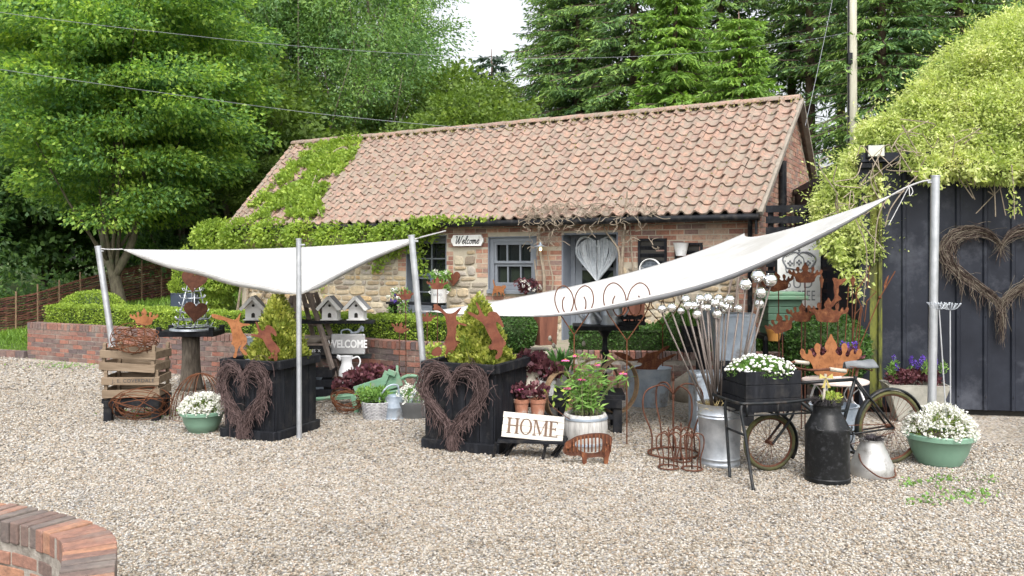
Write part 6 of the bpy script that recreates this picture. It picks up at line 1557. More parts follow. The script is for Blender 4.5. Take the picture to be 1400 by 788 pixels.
# spiral heart stakes
def spiral_heart(label, px, py0, py1, w, Y, base_py, group='wire spiral heart stakes'):
    k = Y/F; c = P(px, py1, Y); t = thing('wire_heart_stake', label, 'garden stake', (c.x, c.y, 0), 0, group); m = MB(); hh = (py1-py0)*k; ww = w*k/2
    for s in (-1, 1):
        pts = [Vector((c.x+s*ww*a_, c.y, c.z+hh*b_)) for a_, b_ in ((0, 0), (.42, .24), (.84, .50), (1.0, .72), (.88, .92), (.55, 1.0), (.20, .90), (.03, .70), (.14, .50), (.38, .43), (.57, .52), (.60, .68), (.50, .78))]
        m.tube(cr(pts, 7), .006, 6)
    m.build('heart', RUSTW, t, smooth='all'); m = MB(); m.tube([c+Vector((0, 0, .01)), (c.x, c.y, 0)], .0065, 6); m.build('rod', RUSTW, t)
spiral_heart('rusty spiral heart stake standing left of the pedestal table', 785, 391, 458, 53, 8.0, 600)
spiral_heart('rusty spiral heart stake standing right in front of the pedestal table', 857, 387, 466, 64, 8.0, 600)
spiral_heart('faint spiral heart stake behind near the low sail edge', 906, 394, 445, 52, 10.3, 560)
# zinc tub with rusty dog
zt_ = G(886, 554)
t = thing('zinc_tub', 'dented blue grey zinc tub under the rusty stag head', 'tub', zt_); m = MB(); m.lathe([(.001, 0), (.225, 0), (.23, .02), (.265, .25), (.275, .43), (.285, .455), (.262, .455), (.001, .40)], zt_, 34, sy=.85); m.build('tub', GALVD, t, smooth=True)
dg = [(150,405),(165,400),(200,402),(240,420),(262,440),(290,435),(320,425),(335,395),(322,395),(345,410),(360,400),(395,395),(430,370),(450,364),(456,372),(425,395),(400,410),(385,430),(400,440),(440,425),(480,408),(496,412),(460,435),(420,455),(395,480),(385,500),(330,512),(260,512),(240,500),(270,480),(310,470),(300,455),(275,460),(290,445),(250,450),(215,445),(180,425)]
c2_ = (888, 512); k_ = trace(dg, 800, 380, 3.94, zt_.y-.05, c2_)
o = cutout('rusty_stag_head', 'dark rusty branching stag cut out lying on the zinc tub', 'garden ornament', smooth_loop(k_), Matrix.Translation(P(c2_[0], c2_[1], zt_.y-.05)), RUST, .008)
t = thing('boulder', 'rough boulder at the foot of the low wall right of the zinc tub', 'boulder', G(945, 560, 0)); m = MB(); b = Vector((2.27, 10.55, .12)); vs_0 = len(m.v); m.ball(b, .30, 14, 9, .75); m.v = [tuple(b+(Vector(v)-b)*(1+.25*noise.noise(Vector(v)*4))) for v in m.v]; m.build('rock', ST_COT, t, smooth='all')
# ---------------------------------------------------------------- rusty plant supports (crown frames)
def frame_crown(label, base, r, h, n, fin, rw=.0075, group='rusty crown shaped plant frames', bulge=1.35, r2=None):
    t = thing('plant_support', label, 'plant frame', base, 0, group); b = Vector(base); m = MB()
    z0 = .02; m.tube([b+Vector((r*math.cos(a), r*math.sin(a), z0)) for a in np.linspace(0, 2*PI, 33)[:-1]], rw*1.25, 6, closed=True); m.build('ring', RUSTDK, t, smooth='all'); m = MB()
    for i in range(n):
        a = 2*PI*i/n+.35; d = Vector((math.cos(a), math.sin(a), 0))
        pts = [b+d*r+Vector((0, 0, z0)), b+d*r*.98+Vector((0, 0, h*.3)), b+d*r*bulge+Vector((0, 0, h*.62)), b+d*r*bulge*.92+Vector((0, 0, h*.86)), b+d*r*.5+Vector((0, 0, h*.93)), b+Vector((0, 0, h*.80)), b+d*.002+Vector((0, 0, h*.72))]
        m.tube(cr(pts, 6), rw, 6)
    m.tube([b+Vector((0, 0, h*.05 if fin else h*.7)), b+Vector((0, 0, h))], rw*1.1, 6); m.tube([b+Vector((0, 0, h*.98)), b+Vector((0, 0, h*1.08))], [rw*1.8, .002], 6); m.build('hoops', RUSTDK, t, smooth='all')
frame_crown('large rusty crown shaped plant frame left of the galvanised bin', G(922, 624)+Vector((0, .05, 0)), .225, .68, 4, True)
fb = G(922, 645)
frame_crown('small rusty crown frame at the front left of the large one', G(914, 642), .085, .33, 4, True, .0055)
frame_crown('small rusty crown frame at the front right beside the bin', G(946, 644), .085, .33, 4, True, .0055)
frame_crown('small rusty crown frame standing inside the large one', G(931, 632), .085, .32, 4, True, .0055)
# ---------------------------------------------------------------- bin of silver ball stakes
bn = G(984, 635); bn.z = 0
t = thing('galvanised_bin', 'ribbed galvanised bin filled with straw and silver ball stakes', 'bin', bn); H_ = .52; r_ = .19
m = MB(); m.lathe([(.001, 0), (r_*.86, 0), (r_*.885, .008), (r_*.885, .03), (r_*.865, .035), (r_*.87, .055), (r_*.905, .066), (r_*.875, .08), (r_*.955, H_*.78), (r_*1.0, H_*.80), (r_*.965, H_*.825), (r_*1.01, H_*.85), (r_*.97, H_*.875), (r_*.975, H_*.95), (r_*1.0, H_), (r_*1.04, H_+.008), (r_*.98, H_+.008), (r_*.95, H_*.9), (.001, H_*.86)], bn, 48); m.build('bin', GALV, t, smooth=True)
m = MB(); m.lathe([(.001, H_*.95), (r_*.94, H_*.93)], bn, 20); m.build('straw_bed', STRAW, t)
n = 900; a = rng.uniform(0, 6.28, n); rr = r_*.92*np.sqrt(rng.uniform(0, 1, n)); A = rng.normal(size=(n, 3)); A[:, 2] *= .35
leaf_obj('straw', np.stack([bn.x+rr*np.cos(a), bn.y+rr*np.sin(a), np.full(n, H_*.94)+rng.uniform(0, .03, n)], 1), A, rng.uniform(.03, .08, n), STRAW, t, .08)
balls = [(25,310,32),(90,300,32),(152,322,26),(185,245,33),(200,285,33),(280,240,32),(275,270,30),(335,235,34),(260,345,33),(290,300,28),(385,270,33),(418,282,30),(480,245,34),(470,300,32),(395,345,34),(540,305,28),(408,235,28),(330,300,26),(240,285,28),(445,318,26),(585,145,42),(670,88,46),(755,115,46),(690,200,38),(680,275,34)]
where = ['far left', 'left', 'small left', 'upper left', 'left of centre', 'upper centre left', 'second row centre left', 'top centre', 'lowest centre left', 'lower centre left', 'centre', 'right of centre', 'upper right', 'lower right', 'lowest centre', 'rightmost low', 'rear centre', 'small centre', 'small rear left', 'small rear right', 'tall leftmost', 'tallest', 'tall rightmost', 'tall lower', 'tall lowest']
for i, (bx, by, br) in enumerate(balls):
    px, py = 900+bx/4.92, 360+by/4.92; Yc = bn.y+U(-.16, .14) if i < 20 else bn.y+U(-.05, .15); c = P(px, py, Yc); r = br/4.92*Yc/F
    gx = bn.x+(c.x-bn.x)*.22+U(-.05, .05); gy = bn.y+(Yc-bn.y)*.5
    if i >= 20: gx = bn.x+.10+U(-.04, .06); gy = bn.y+U(-.1, .1)
    t = thing('silver_ball_stake', 'mirror ball on a rod in the galvanised bin, %s of the bunch' % where[i], 'garden stake', (gx, gy, H_*.9), 0, 'silver ball stakes in the bin')
    m = MB(); m.ball(c, r, 20, 12, .92); m.build('ball', CHROME, t, smooth='all')
    m = MB(); m.lathe([(.001, r*.9), (r*.55, r*.86), (r*.55, r*.98), (.001, r*1.0)], c, 12); m.build('cap', CHROME, t, smooth=True)
    m = MB(); m.tube([c-Vector((0, 0, r*.85)), (gx, gy, H_*.9)], .0075, 6); m.build('rod', STEELRUST, t, smooth='all')
# ---------------------------------------------------------------- stacked zinc buckets on black stand, behind the bin
bs = Vector((2.42, 9.35, 0))
t = thing('black_pedestal', 'black timber pedestal stand behind the silver ball stakes', 'stand', bs)
m = MB(); m.box(bs+Vector((-.08, 0, .86)), (.62, .40, .05)); m.build('top', BLACKW, t, bevel=.004)
for x in (-.32, .16):
    m = MB(); m.box(bs+Vector((x, -.1, .44)), (.14, .10, .80)); m.build('leg', BLACKW, t, bevel=.004)
m = MB(); m.lathe([(.001, 0), (.26, 0), (.26, .04), (.05, .05)], bs+Vector((-.2, -.2, 0)), 24); m.build('foot', BLACKW, t)
def bucket(name, label, b, r0, r1, h, mt=GALVD, group='zinc buckets and tins behind the silver balls'):
    t = thing(name, label, 'bucket', b, 0, group); m = MB(); m.lathe([(.001, 0), (r0, 0), (r0, .012), (r0+(r1-r0)*.5, h*.5), (r0+(r1-r0)*.5+.006, h*.51), (r0+(r1-r0)*.52, h*.53), (r1, h-.01), (r1+.012, h), (r1-.008, h), (r0*.9, .05), (.001, .03)], b, 26); m.build('bucket', mt, t, smooth=True); return t
bucket('zinc_bucket', 'tall grey zinc bucket on the black pedestal', bs+Vector((-.20, 0, .885)), .115, .135, .36)
ta = bucket('zinc_can', 'white rimmed zinc bin between pedestal and box ball', P(1002, 510, 9.2), .20, .24, .50)
def tin(label, c, sx, sy, sz, rz):
    t = thing('zinc_tin', label, 'tin', c, rz, 'zinc buckets and tins behind the silver balls'); m = MB(); m.box((0, 0, sz/2), (sx, sy, sz)); m.build('tin', GALVD, t, world=False, bevel=.012); m = MB(); m.box((0, 0, sz-.02), (sx+.02, sy+.02, .03)); m.build('rim', GALVD, t, world=False, bevel=.006)
tin('square pale zinc tin raised above the bin behind the rods', P(1003, 492, 9.0), .42, .30, .50, R(-8)); tin('lower square zinc tin on the ground behind the bin', Pg(970, 560, 8.7, 0.0), .36, .30, .60, R(5))
t = thing('tin_stand', 'black block raising the pale zinc tin', 'stand', Pg(1003, 492, 9.0, 0)); m = MB(); q = P(1003, 492, 9.0); m.box((q.x, q.y, q.z/2-.003), (.36, .26, q.z-.006)); m.build('block', BLACKW, t)
# ---------------------------------------------------------------- delivery bicycle
Fw = G(1052, 644); Rw = G(1217, 634); e = (Rw-Fw); ang = math.atan2(e.y, e.x); WBl = e.length
bk = thing('bicycle', 'old black delivery bicycle with a small front wheel and a tubular carrier', 'bicycle', Fw, ang)
rf_, rr_ = .236, .315
def wheel(x, r, tm, nsp):
    rim = MB(); rim.tube([(x+(r-.035)*math.cos(a), 0, r+(r-.035)*math.sin(a)) for a in np.linspace(0, 2*PI, 41)[:-1]], .011, 6, closed=True); w_ = rim.build('wheel', RUSTDK, bk, world=False, smooth='all')
    m = MB(); m.tube([(x+(r-.018)*math.cos(a), 0, r+(r-.018)*math.sin(a)) for a in np.linspace(0, 2*PI, 49)[:-1]], .019, 8, closed=True); m.build('tyre', tm, w_, world=False, smooth='all')
    m = MB()
    for k in range(nsp): a = 2*PI*k/nsp; m.tube([(x+.02*math.cos(a+.6), .02*(-1)**k, r+.02*math.sin(a+.6)), (x+(r-.04)*math.cos(a), 0, r+(r-.04)*math.sin(a))], .0016, 4, cap=False)
    m.tube([(x, -.045, r), (x, .045, r)], .018, 10); m.build('spokes', RUSTDK, w_, world=False)
wheel(0, rf_, MOSSRUB, 28); wheel(WBl, rr_, MOSSRUB, 36)
def mud(x, r, a0, a1, wd=.055):
    m = MB(); vs = []; n = 26
    for k in range(n+1):
        a = a0+(a1-a0)*k/n
        for (dy, dr) in ((-wd/2, -.018), (-wd/4, -.003), (wd/4, -.003), (wd/2, -.018)): vs.append((x+(r+.026+dr)*math.cos(a), dy, r+(r+.026+dr)*math.sin(a)))
    m.add(vs, [(k*4+i, k*4+i+1, k*4+5+i, k*4+4+i) for k in range(n) for i in range(3)]); m.build('mudguard', BIKE, bk, world=False, smooth='all', solid=.002)
mud(0, rf_, R(-35), R(75)); mud(WBl, rr_, R(-20), R(190))
hx, hz0, hz1 = .26, .56, .75; bbx, bbz = .66, .27; sx_, sz_ = .80, .735
m = MB(); m.tube([(hx-.045, 0, hz0), (hx+.005, 0, hz1)], .021, 10); m.tube([(hx+.003, 0, hz1-.03), (sx_-.005, 0, sz_)], .0145, 8); m.tube([(hx-.03, 0, hz0+.05), (bbx, 0, bbz)], .0155, 8); m.tube([(bbx, 0, bbz), (sx_+.01, 0, sz_+.03)], .0155, 8)
m.tube([(bbx-.1, 0, .47), (bbx+.05, 0, .47)], .012, 6)
for y in (-.05, .05): m.tube([(bbx, y*.5, bbz), (WBl, y, rr_)], .009, 6); m.tube([(sx_, y*.3, sz_), (WBl, y, rr_)], .009, 6); 
for y in (-.045, .045): m.tube(cr([(hx-.045, y*.6, hz0), (hx-.08, y, .45), (.03, y, rf_+.03), (0, y, rf_)], 5), .011, 6)
m.build('frame', BIKE, bk, world=False, smooth='all')
m = MB(); m.tube([(bbx, -.06, bbz), (bbx, .06, bbz)], .022, 10); m.lathe([(.085, -.004), (.092, -.004), (.092, .004), (.085, .004), (.085, -.004)], (bbx, -.05, bbz), 28, M=Matrix.Rotation(PI/2, 4, 'X'))
for s, y in ((1, -.065), (-1, .065)): m.tube([(bbx, y, bbz), (bbx+s*.09, y, bbz-s*.13)], .009, 6); m.box((bbx+s*.09, y+(-.05 if y < 0 else .05), bbz-s*.13), (.09, .085, .02))
m.build('crank', BIKE, bk, world=False)
m = MB(); m.tube([(bbx, -.05, bbz+.088), (WBl, -.05, rr_+.035)], .004, 4); m.tube([(bbx, -.05, bbz-.088), (WBl, -.05, rr_-.035)], .004, 4); m.build('chain', RUSTDK, bk, world=False)
m = MB(); m.tube([(hx+.005, 0, hz1), (hx+.02, 0, hz1+.09)], .012, 8); m.tube(cr([(hx+.26, -.27, hz1+.10), (hx+.13, -.26, hz1+.115), (hx+.02, -.17, hz1+.10), (hx+.02, 0, hz1+.09), (hx+.02, .17, hz1+.10), (hx+.13, .26, hz1+.115), (hx+.26, .27, hz1+.10)], 6), .0105, 8); hb_ = m.build('handlebar', RUSTDK, bk, world=False, smooth='all')
for y in (-.27, .27): m = MB(); m.tube([(hx+.13, y*.97, hz1+.116), (hx+.27, y, hz1+.098)], .017, 8); m.build('grip', CREAM, hb_, world=False, smooth='all')
m = MB(); m.tube([(sx_+.01, 0, sz_+.02), (sx_+.03, 0, sz_+.11)], .013, 8); m.build('seat_post', RUSTDK, bk, world=False)
m = MB()
def sad(u, v):
    x = -.14+.27*u; wd = (.022+.085*sst(.25, .95, u))*(1-.35*sst(.93, 1, u)); y = wd*(2*v-1); return (sx_+.04+x, y, sz_+.145+.012*math.sin(u*3+.3)+.02*sst(.6, 1, u)-.055*abs(2*v-1)**2.2)
m.grid(sad, 16, 10); sd_ = m.build('saddle', LEATHER, bk, world=False, smooth='all', solid=.008)
m = MB()
for y in (-.04, .04): m.tube(cr([(sx_+.13, y, sz_+.10), (sx_+.14, y, sz_+.075), (sx_+.09, y, sz_+.085), (sx_-.08, y*.4, sz_+.12)], 5), .005, 5)
m.build('saddle_spring', RUSTDK, sd_, world=False)
# carrier
W2 = .27; m = MB(); lx0, lx1, cz = -.40, .26, .615
m.tube(cr([(lx1, -W2, cz+.02), (0, -W2, cz), (lx0+.06, -W2, cz), (lx0, -W2+.08, cz), (lx0, W2-.08, cz), (lx0+.06, W2, cz), (0, W2, cz), (lx1, W2, cz+.02)], 5), .0125, 8)
for y in (-W2+.03, 0, W2-.03): m.tube([(lx0+.03, y, cz-.10), (lx1, y, cz-.10)], .008, 6)
for x in (lx0+.05, -.08, lx1-.02):
    m.tube([(x, -W2, cz-.10), (x, W2, cz-.10)], .008, 6); m.tube([(x, -W2, cz-.10), (x, -W2, cz)], .008, 6); m.tube([(x, W2, cz-.10), (x, W2, cz)], .008, 6)
m.tube([(lx1, 0, cz-.1), (hx, 0, hz1-.05)], .011, 6); m.build('carrier', BIKE, bk, world=False, smooth='all')
m = MB()
for y, yf in ((-W2+.02, -.48), (.02, -.10)): m.tube(cr([(lx0+.02, y, cz-.01), (lx0-.0, y-.02, cz-.06), (lx0+.0, y*.6+yf*.4, .36), (lx0-.005, y*.2+yf*.8, .1), (lx0-.03, yf-.04, .0)], 5), .013, 8)
m.tube([(lx0+.0, -W2-.06, .38), (lx0+.0, -.03, .38)], .010, 6); m.build('carrier_stand', BIKE, bk, world=False, smooth='all')
Mb = chain(bk)
def BL(x, y, z): return Mb @ Vector((x, y, z))
# flower crate on the carrier
fc = thing('flower_crate', 'black timber crate of white flowers on the bicycle carrier', 'crate', BL(-.08, 0, cz-.088), ang)
m = MB(); L_, D_, hh = .49, .40, .33
for y in (-D_/2, D_/2): [m.box((0, y, .055+.11*k), (L_, .018, .107)) for k in range(3)]
for x in (-L_/2+.009, L_/2-.009): [m.box((x, 0, .055+.11*k), (.018, D_-.02, .105)) for k in range(3)]
m.box((0, 0, .008), (L_-.03, D_-.03, .012)); m.build('boards', BLACKW, fc, world=False, bevel=.003)
wf = thing('white_flowers', 'dense cushion of white button flowers in the black bicycle crate', 'flowers', BL(-.08, 0, cz+.22), 0, 'cushions of white flowers')
c = BL(-.08, 0, cz+.185); n = 2600; d = sph(n); d[:, 2] = np.abs(d[:, 2]); C = np.array(c)+d*rng.uniform(.5, 1, (n, 1))*np.array([.27, .24, .14])
leaf_obj('leaves', C, d*.6+rng.normal(size=d.shape)*.6+np.array([0, 0, .5]), rng.uniform(.02, .045, n), HERB, wf, .3)
m = MB(); d = sph(700); d = d[d[:, 2] > .18][:210]
for q in d:
    p = Vector(np.array(c)+q*np.array([.285, .25, .165])*rng.uniform(.93, 1.05)); r = U(.010, .017); M = Vector((q[0]*.5+U(-.3, .3), q[1]*.5+U(-.3, .3), 1)).to_track_quat('Z', 'Y').to_matrix().to_4x4()
    m.lathe([(.001, r*.7), (r*.6, r*.6), (r, r*.1), (r*.7, -r*.4), (.001, -r*.4)], p, 7, M=M)
m.build('blooms', WHITEF, wf, smooth='all')
# ---------------------------------------------------------------- milk churns
ch = G(1131, 657)
t = thing('milk_churn', 'tall black milk churn in front of the bicycle', 'milk churn', ch)
m = MB(); m.lathe([(.001, .0), (.172, 0), (.176, .01), (.176, .035), (.170, .042), (.170, .40), (.172, .42), (.165, .435), (.115, .53), (.105, .545), (.105, .60), (.118, .605), (.122, .63), (.110, .632), (.098, .60), (.001, .58)], ch, 36); m.build('body', BLACKCAN, t, smooth=True)
for s in (-1, 1):
    m = MB(); c = ch+Vector((s*.10, -.105, .46)); m.tube([c+Vector((.042*math.cos(a), -.03-.008*math.sin(a), -.028*math.sin(a)-.01)) for a in np.linspace(-.3, PI+.3, 12)], .007, 6); m.build('handle', BLACKCAN, t, smooth='all')
def blackgrass(label, c, r, h, n, cat_='plant', L=.14):
    t = thing('black_grass', label, cat_, c, 0, 'tufts of black grass in the churns'); c = Vector(c); m = MB()
    for i in range(n):
        a = U(0, 6.28); d = Vector((math.cos(a), math.sin(a), 0)); b0 = c+d*U(0, r*.6); l = L*U(.5, 1.3); s = Vector((-d.y, d.x, 0))*.004; vs = []
        for k in range(5): u = k/4; p = b0+d*l*u*U(.8, 1.1)+Vector((0, 0, h*(1.6*u-1.5*u*u)*U(.8, 1.1))); vs += [p-s*(1.1-u), p+s*(1.1-u)]
        m.add(vs, [(2*k, 2*k+1, 2*k+3, 2*k+2) for k in range(4)])
    m.build('blades', BLACKG, t); return t
bg = blackgrass('spiky black grass and succulent growing from the tall black churn', ch+Vector((0, 0, .61)), .10, .11, 150, L=.16)
C, A = clump(tuple(ch+Vector((.03, -.02, .66))), (.07, .05, .04), 90, .9, -.2, .1); leaf_obj('succulent_leaves', C, A, .04, VARIEG, bg, .6)
t = thing('ribbon_stake', 'pale wooden stake with a yellow ribbon bow in the tall black churn', 'stake', ch+Vector((0, 0, .6)))
m = MB(); a = ch+Vector((-.045, -.03, .58)); b = a+Vector((.02, 0, .27)); m.tube([a, b], .011, 8); m.build('stake', CREAM, t)
m = MB(); RB = mat('mustard_ribbon', [(.30, .24, .06), (.42, .35, .12)], 9, .6)
for s in (-1, 1): m.plate([(0, 0), (s*.05, .035), (s*.055, -.005)], Matrix.Translation(b+Vector((0, -.014, -.03))), .008); m.plate([(0, 0), (s*.012, -.08), (s*.035, -.075)], Matrix.Translation(b+Vector((0, -.014, -.03))), .006)
m.build('bow', RB, t)
sc2 = G(1192, 650)
t = thing('milk_pail', 'short dull aluminium milking pail with a bail handle beside the tall churn', 'milk pail', sc2)
m = MB(); m.lathe([(.001, 0), (.158, 0), (.163, .01), (.165, .07), (.160, .10), (.088, .265), (.088, .285), (.098, .295), (.09, .295), (.078, .27), (.001, .25)], sc2, 34); m.build('body', ALU, t, smooth=True)
m = MB(); m.tube(cr([sc2+Vector(q) for q in ((-.125, -.045, .185), (-.13, -.14, .12), (-.02, -.20, .035), (.11, -.165, .03), (.158, -.05, .06), (.12, .02, .19))], 6), .006, 6); m.build('bail_handle', RUSTDK, t, smooth='all')
blackgrass('black grass spilling over the rim of the short pail', sc2+Vector((0, 0, .285)), .08, .08, 130, L=.15)
# ---------------------------------------------------------------- umbel stakes in right bowl
def umbel(label, px, py, w, Y, bx):
    c = P(px, py, Y); k = Y/F*w/2; t = thing('umbel_stake', label, 'garden stake', (bx, Y, .2), 0, 'metal flower head stakes'); m = MB()
    for i in range(26):
        a = 2.399*i; r = k*math.sqrt((i+.5)/26); m.tube(cr([c+Vector((0, 0, -.035)), c+Vector((r*.6*math.cos(a), r*.6*math.sin(a)*.8, -.02)), c+Vector((r*math.cos(a), r*.8*math.sin(a), .01+.012*(r/k)))], 3), .0022, 4); m.ball(c+Vector((r*math.cos(a), r*.8*math.sin(a), .012+.012*(r/k))), .006, 6, 4)
    m.build('flower_head', GALV, t, smooth='all'); m = MB(); m.tube([c+Vector((0, 0, -.035)), (bx, Y-.02, .2)], .006, 6); m.build('rod', GALVP, t)
umbel('silver metal flower head stake nearest the shed in the right bowl', 1299, 419, 34, 7.45, P(1298, 600, 7.45).x); umbel('silver metal flower head stake slanting beside the pale pole', 1284, 418, 34, 7.3, P(1294, 600, 7.3).x)
# trough with purple flowers against the shed
tr_ = G(1250, 562); trY = 9.18; tc = Vector((P(1250, 0, trY).x, trY, 0)); 
t = thing('metal_trough', 'tapered grey metal trough of violet flowers against the shed', 'trough', tc, R(-10)); m = MB(); vs = []
for (w_, d_, z) in ((.38, .22, 0), (.63, .38, .40), (.645, .395, .41), (.61, .36, .41), (.59, .34, .34)): vs += [(-w_/2, -d_/2, z), (w_/2, -d_/2, z), (w_/2, d_/2, z), (-w_/2, d_/2, z)]
m.add(vs, [(i*4+k, i*4+(k+1) % 4, (i+1)*4+(k+1) % 4, (i+1)*4+k) for i in range(4) for k in range(4)]+[(3, 2, 1, 0), (16, 17, 18, 19)]); m.build('trough', mat('lichened_concrete_grey', [(.22, .22, .19), (.34, .33, .29), (.42, .41, .37)], 5, .8, .1, .2, dirt=(.2, .19, .13)), t, world=False, bevel=.008)
vf = thing('violet_flowers', 'violet flower spikes and dark foliage in the grey metal trough', 'flowers', tc+Vector((0, 0, .4)))
C, A = cat([clump(tuple(tc+Vector((U(-.25, .25), U(-.12, .12), .43+U(0, .08)))), (.07, .06, .05), 60, .5, -.2, .1) for _ in range(18)]); leaf_obj('dark_leaves', C, A, rng.uniform(.03, .055, len(C)), HEUCH, vf, .7)
C, A = cat([clump(tuple(tc+Vector((x+U(-.05, .05), U(-.1, .1), .50+U(0, .1)))), (.04, .04, .07), 70, .4, -.6, .1) for x in (-.24, -.24, -.2, .02, .06, .24, .26)]); leaf_obj('green_leaves', C, A, rng.uniform(.025, .05, len(C)), HERB, vf, .35)
C, A = cat([clump(tuple(tc+Vector((x+U(-.07, .07), U(-.1, .1), .60+U(-.02, .09)))), (.012, .012, .04), 26, .6, -.3, .3) for x in (-.24, -.2, -.02, .02, .06, .08, .12, .22, .26, .0, .05)]); leaf_obj('blooms', C, A, rng.uniform(.014, .026, len(C)), PURPF, vf, .8)
# round table behind the bicycle, bucket, crown
tt = Vector((P(1142, 0, 7.95).x, 7.95, 0)); ztt = P(1142, 519, 7.95).z
t = thing('garden_table', 'round blush painted garden table with white lace iron legs behind the bicycle', 'table', tt)
m = MB(); m.lathe([(.001, ztt-.03), (.28, ztt-.03), (.30, ztt-.02), (.30, ztt-.004), (.29, ztt), (.001, ztt)], tt, 40); m.build('table_top', PINKTOP, t, smooth=True)
for a in (-.6, .6, 2.2, 4.0):
    m = MB(); d = Vector((math.cos(a), math.sin(a), 0)); m.tube(cr([tt+d*.20+Vector((0, 0, ztt-.03)), tt+d*.27+Vector((0, 0, ztt*.6)), tt+d*.20+Vector((0, 0, ztt*.3)), tt+d*.28], 6), .010, 6); m.tube(cr([tt+d*.22+Vector((0, 0, ztt*.9)), tt+d*.14+Vector((0, 0, ztt*.75)), tt+d*.22+Vector((0, 0, ztt*.6))], 5), .006, 5); m.build('leg', WHITEP, t, smooth='all')
bucket('galvanised_bucket', 'ridged galvanised bucket standing under the blush garden table', Pg(1140, 600, 7.75, 0.0), .17, .21, .42, GALVD)
q = tt+Vector((.04, -.02, ztt+.002)); pot('plant_pot', 'small pale pot behind the orange crown on the garden table', q+Vector((.0, .14, 0)), .085, .13, WHITEP)
pf = thing('table_flowers', 'grey green plant with violet blooms behind the orange crown', 'flowers', q+Vector((0, .14, .12)))
C, A = cat([clump(tuple(q+Vector((U(-.2, .2), .14+U(-.06, .06), .2+U(-.05, .08)))), (.07, .06, .05), 70, .5, -.2, .1) for _ in range(14)]); leaf_obj('leaves', C, A, rng.uniform(.03, .05, len(C)), HEUCH, pf, .7)
C, A = cat([clump(tuple(q+Vector((.12+U(-.05, .07), .12, .26+U(-.02, .06)))), (.02, .02, .03), 25, .5, -.3, .2) for _ in range(8)]); leaf_obj('blooms', C, A, .022, PURPF, pf, .8)
crown('broad orange rusty crown ornament standing on the garden table', 1136, 515, 86, 7.75, mt=RUSTO, z0=ztt+.001, sq=.9, stake=False, group=None)
# ---------------------------------------------------------------- crowns on stakes at right, star and arrow stakes
RC = lambda s: s
crown('rusty crown on a stake low left in the cluster near the green chest', 1072, 454, 46, 8.6, tilt=-.35)
crown('rusty crown on a stake low centre of the cluster near the green chest', 1096, 440, 44, 8.7, tilt=.02)
crown('rusty crown on a stake low right of the cluster in front of the box ball', 1131, 441, 58, 8.6, tilt=.05)
crown('rusty crown on a stake in front of the white board, highest and clearest', 1101, 387, 48, 8.8)
crown('rusty crown on a stake just left of the white board edge', 1066, 398, 46, 8.9, tilt=-.2)
crown('narrow rusty crown on a stake turned sideways right of the white board', 1123, 394, 36, 8.8, rz=R(62), tilt=.1)
crown('small rusty crown on a tall stake among the climber leaves', 1166, 391, 26, 8.9, rz=R(55))
crown('rusty crown on a stake before the left window reveal', 598, 396, 30, 10.3, mt=RUSTP, group='rusty crowns near the left window')
crown('small rusty crown on a stake left of the leaning pole top', 555, 410, 26, 10.5, tilt=-.1, mt=RUSTP, group='rusty crowns near the left window')
crown('small rusty crown on a stake in front of the hedge by the leaning pole', 545, 455, 26, 10.0, tilt=.3, mt=RUSTP, group='rusty crowns near the left window')
crown('small rusty crown on a stake half behind the leaning hare', 584, 440, 24, 10.1, mt=RUSTP, group='rusty crowns near the left window')
bd = [(425,265),(445,262),(470,275),(520,262),(490,300),(465,310),(470,345),(460,365),(490,390),(455,405),(430,440),(410,440),(420,410),(445,380),(435,330),(440,300)]
kk = trace(bd, 1040, 320, 4.38, 8.7, (1139, 420)); cutout('rusty_bird', 'slender rusty bird cut out on a stake among the crowns', 'garden ornament', smooth_loop(kk), Matrix.Translation(P(1139, 420, 8.7)), RUST, .006)
o = MB(); o.tube([P(1146, 412, 8.71), Pg(1144, 600, 8.71, 0)], .006, 6); tag(o.build('stake', RUSTDK), 'thin rusty rod carrying the bird cut out', 'stake')
t = thing('star_stake', 'rusty bent wire star on a rod against the shed corner', 'garden stake', Pg(1165, 600, 8.8, 0)); m = MB()
st = [(1166,488),(1177,418),(1169,402),(1182,382),(1189,364),(1186,393),(1198,399),(1185,412),(1182,440),(1178,419),(1169,430)]
m.tube([P(a, b, 8.8) for a, b in st], .006, 6); m.build('star', RUSTW, t); m = MB(); m.tube([P(1178, 420, 8.8), Pg(1163, 620, 8.8, 0)], .006, 6); m.build('rod', RUSTW, t)
t = thing('arrow_stake', 'rusty feathered arrow stake slanting in front of the shed corner', 'garden stake', Pg(1160, 610, 8.7, 0)); m = MB()
m.tube([P(1171, 484, 8.7), P(1203, 407, 8.7), P(1224, 371, 8.7)], .006, 6); m.tube([P(1171, 484, 8.7), Pg(1150, 570, 8.7, 0)], .006, 6); m.build('shaft', RUSTW, t)
m = MB(); m.ball(P(1203, 407, 8.7), .018, 8, 6); m.build('ball', RUSTW, t)
m = MB(); m.plate([(0, 0), (.02, .05), (.05, .15), (.03, .13), (.01, .09), (-.005, .04)], Matrix.Translation(P(1209, 396, 8.69)), .005); m.build('feather', RUST, t)
for i, (x0, y0, x1, y1, lab) in enumerate(((1160, 392, 1148, 460, 'left'), (1172, 392, 1155, 465, 'right'))):
    o = MB(); o.tube([P(x0, y0, 8.75), Pg(x1, y1+120, 8.75, 0)], .0055, 6); tag(o.build('garden_rod', RUSTW), 'thin plain rusty rod standing among the crowns, %s of a pair' % lab, 'garden stake', 'plain rusty rods among the crowns')
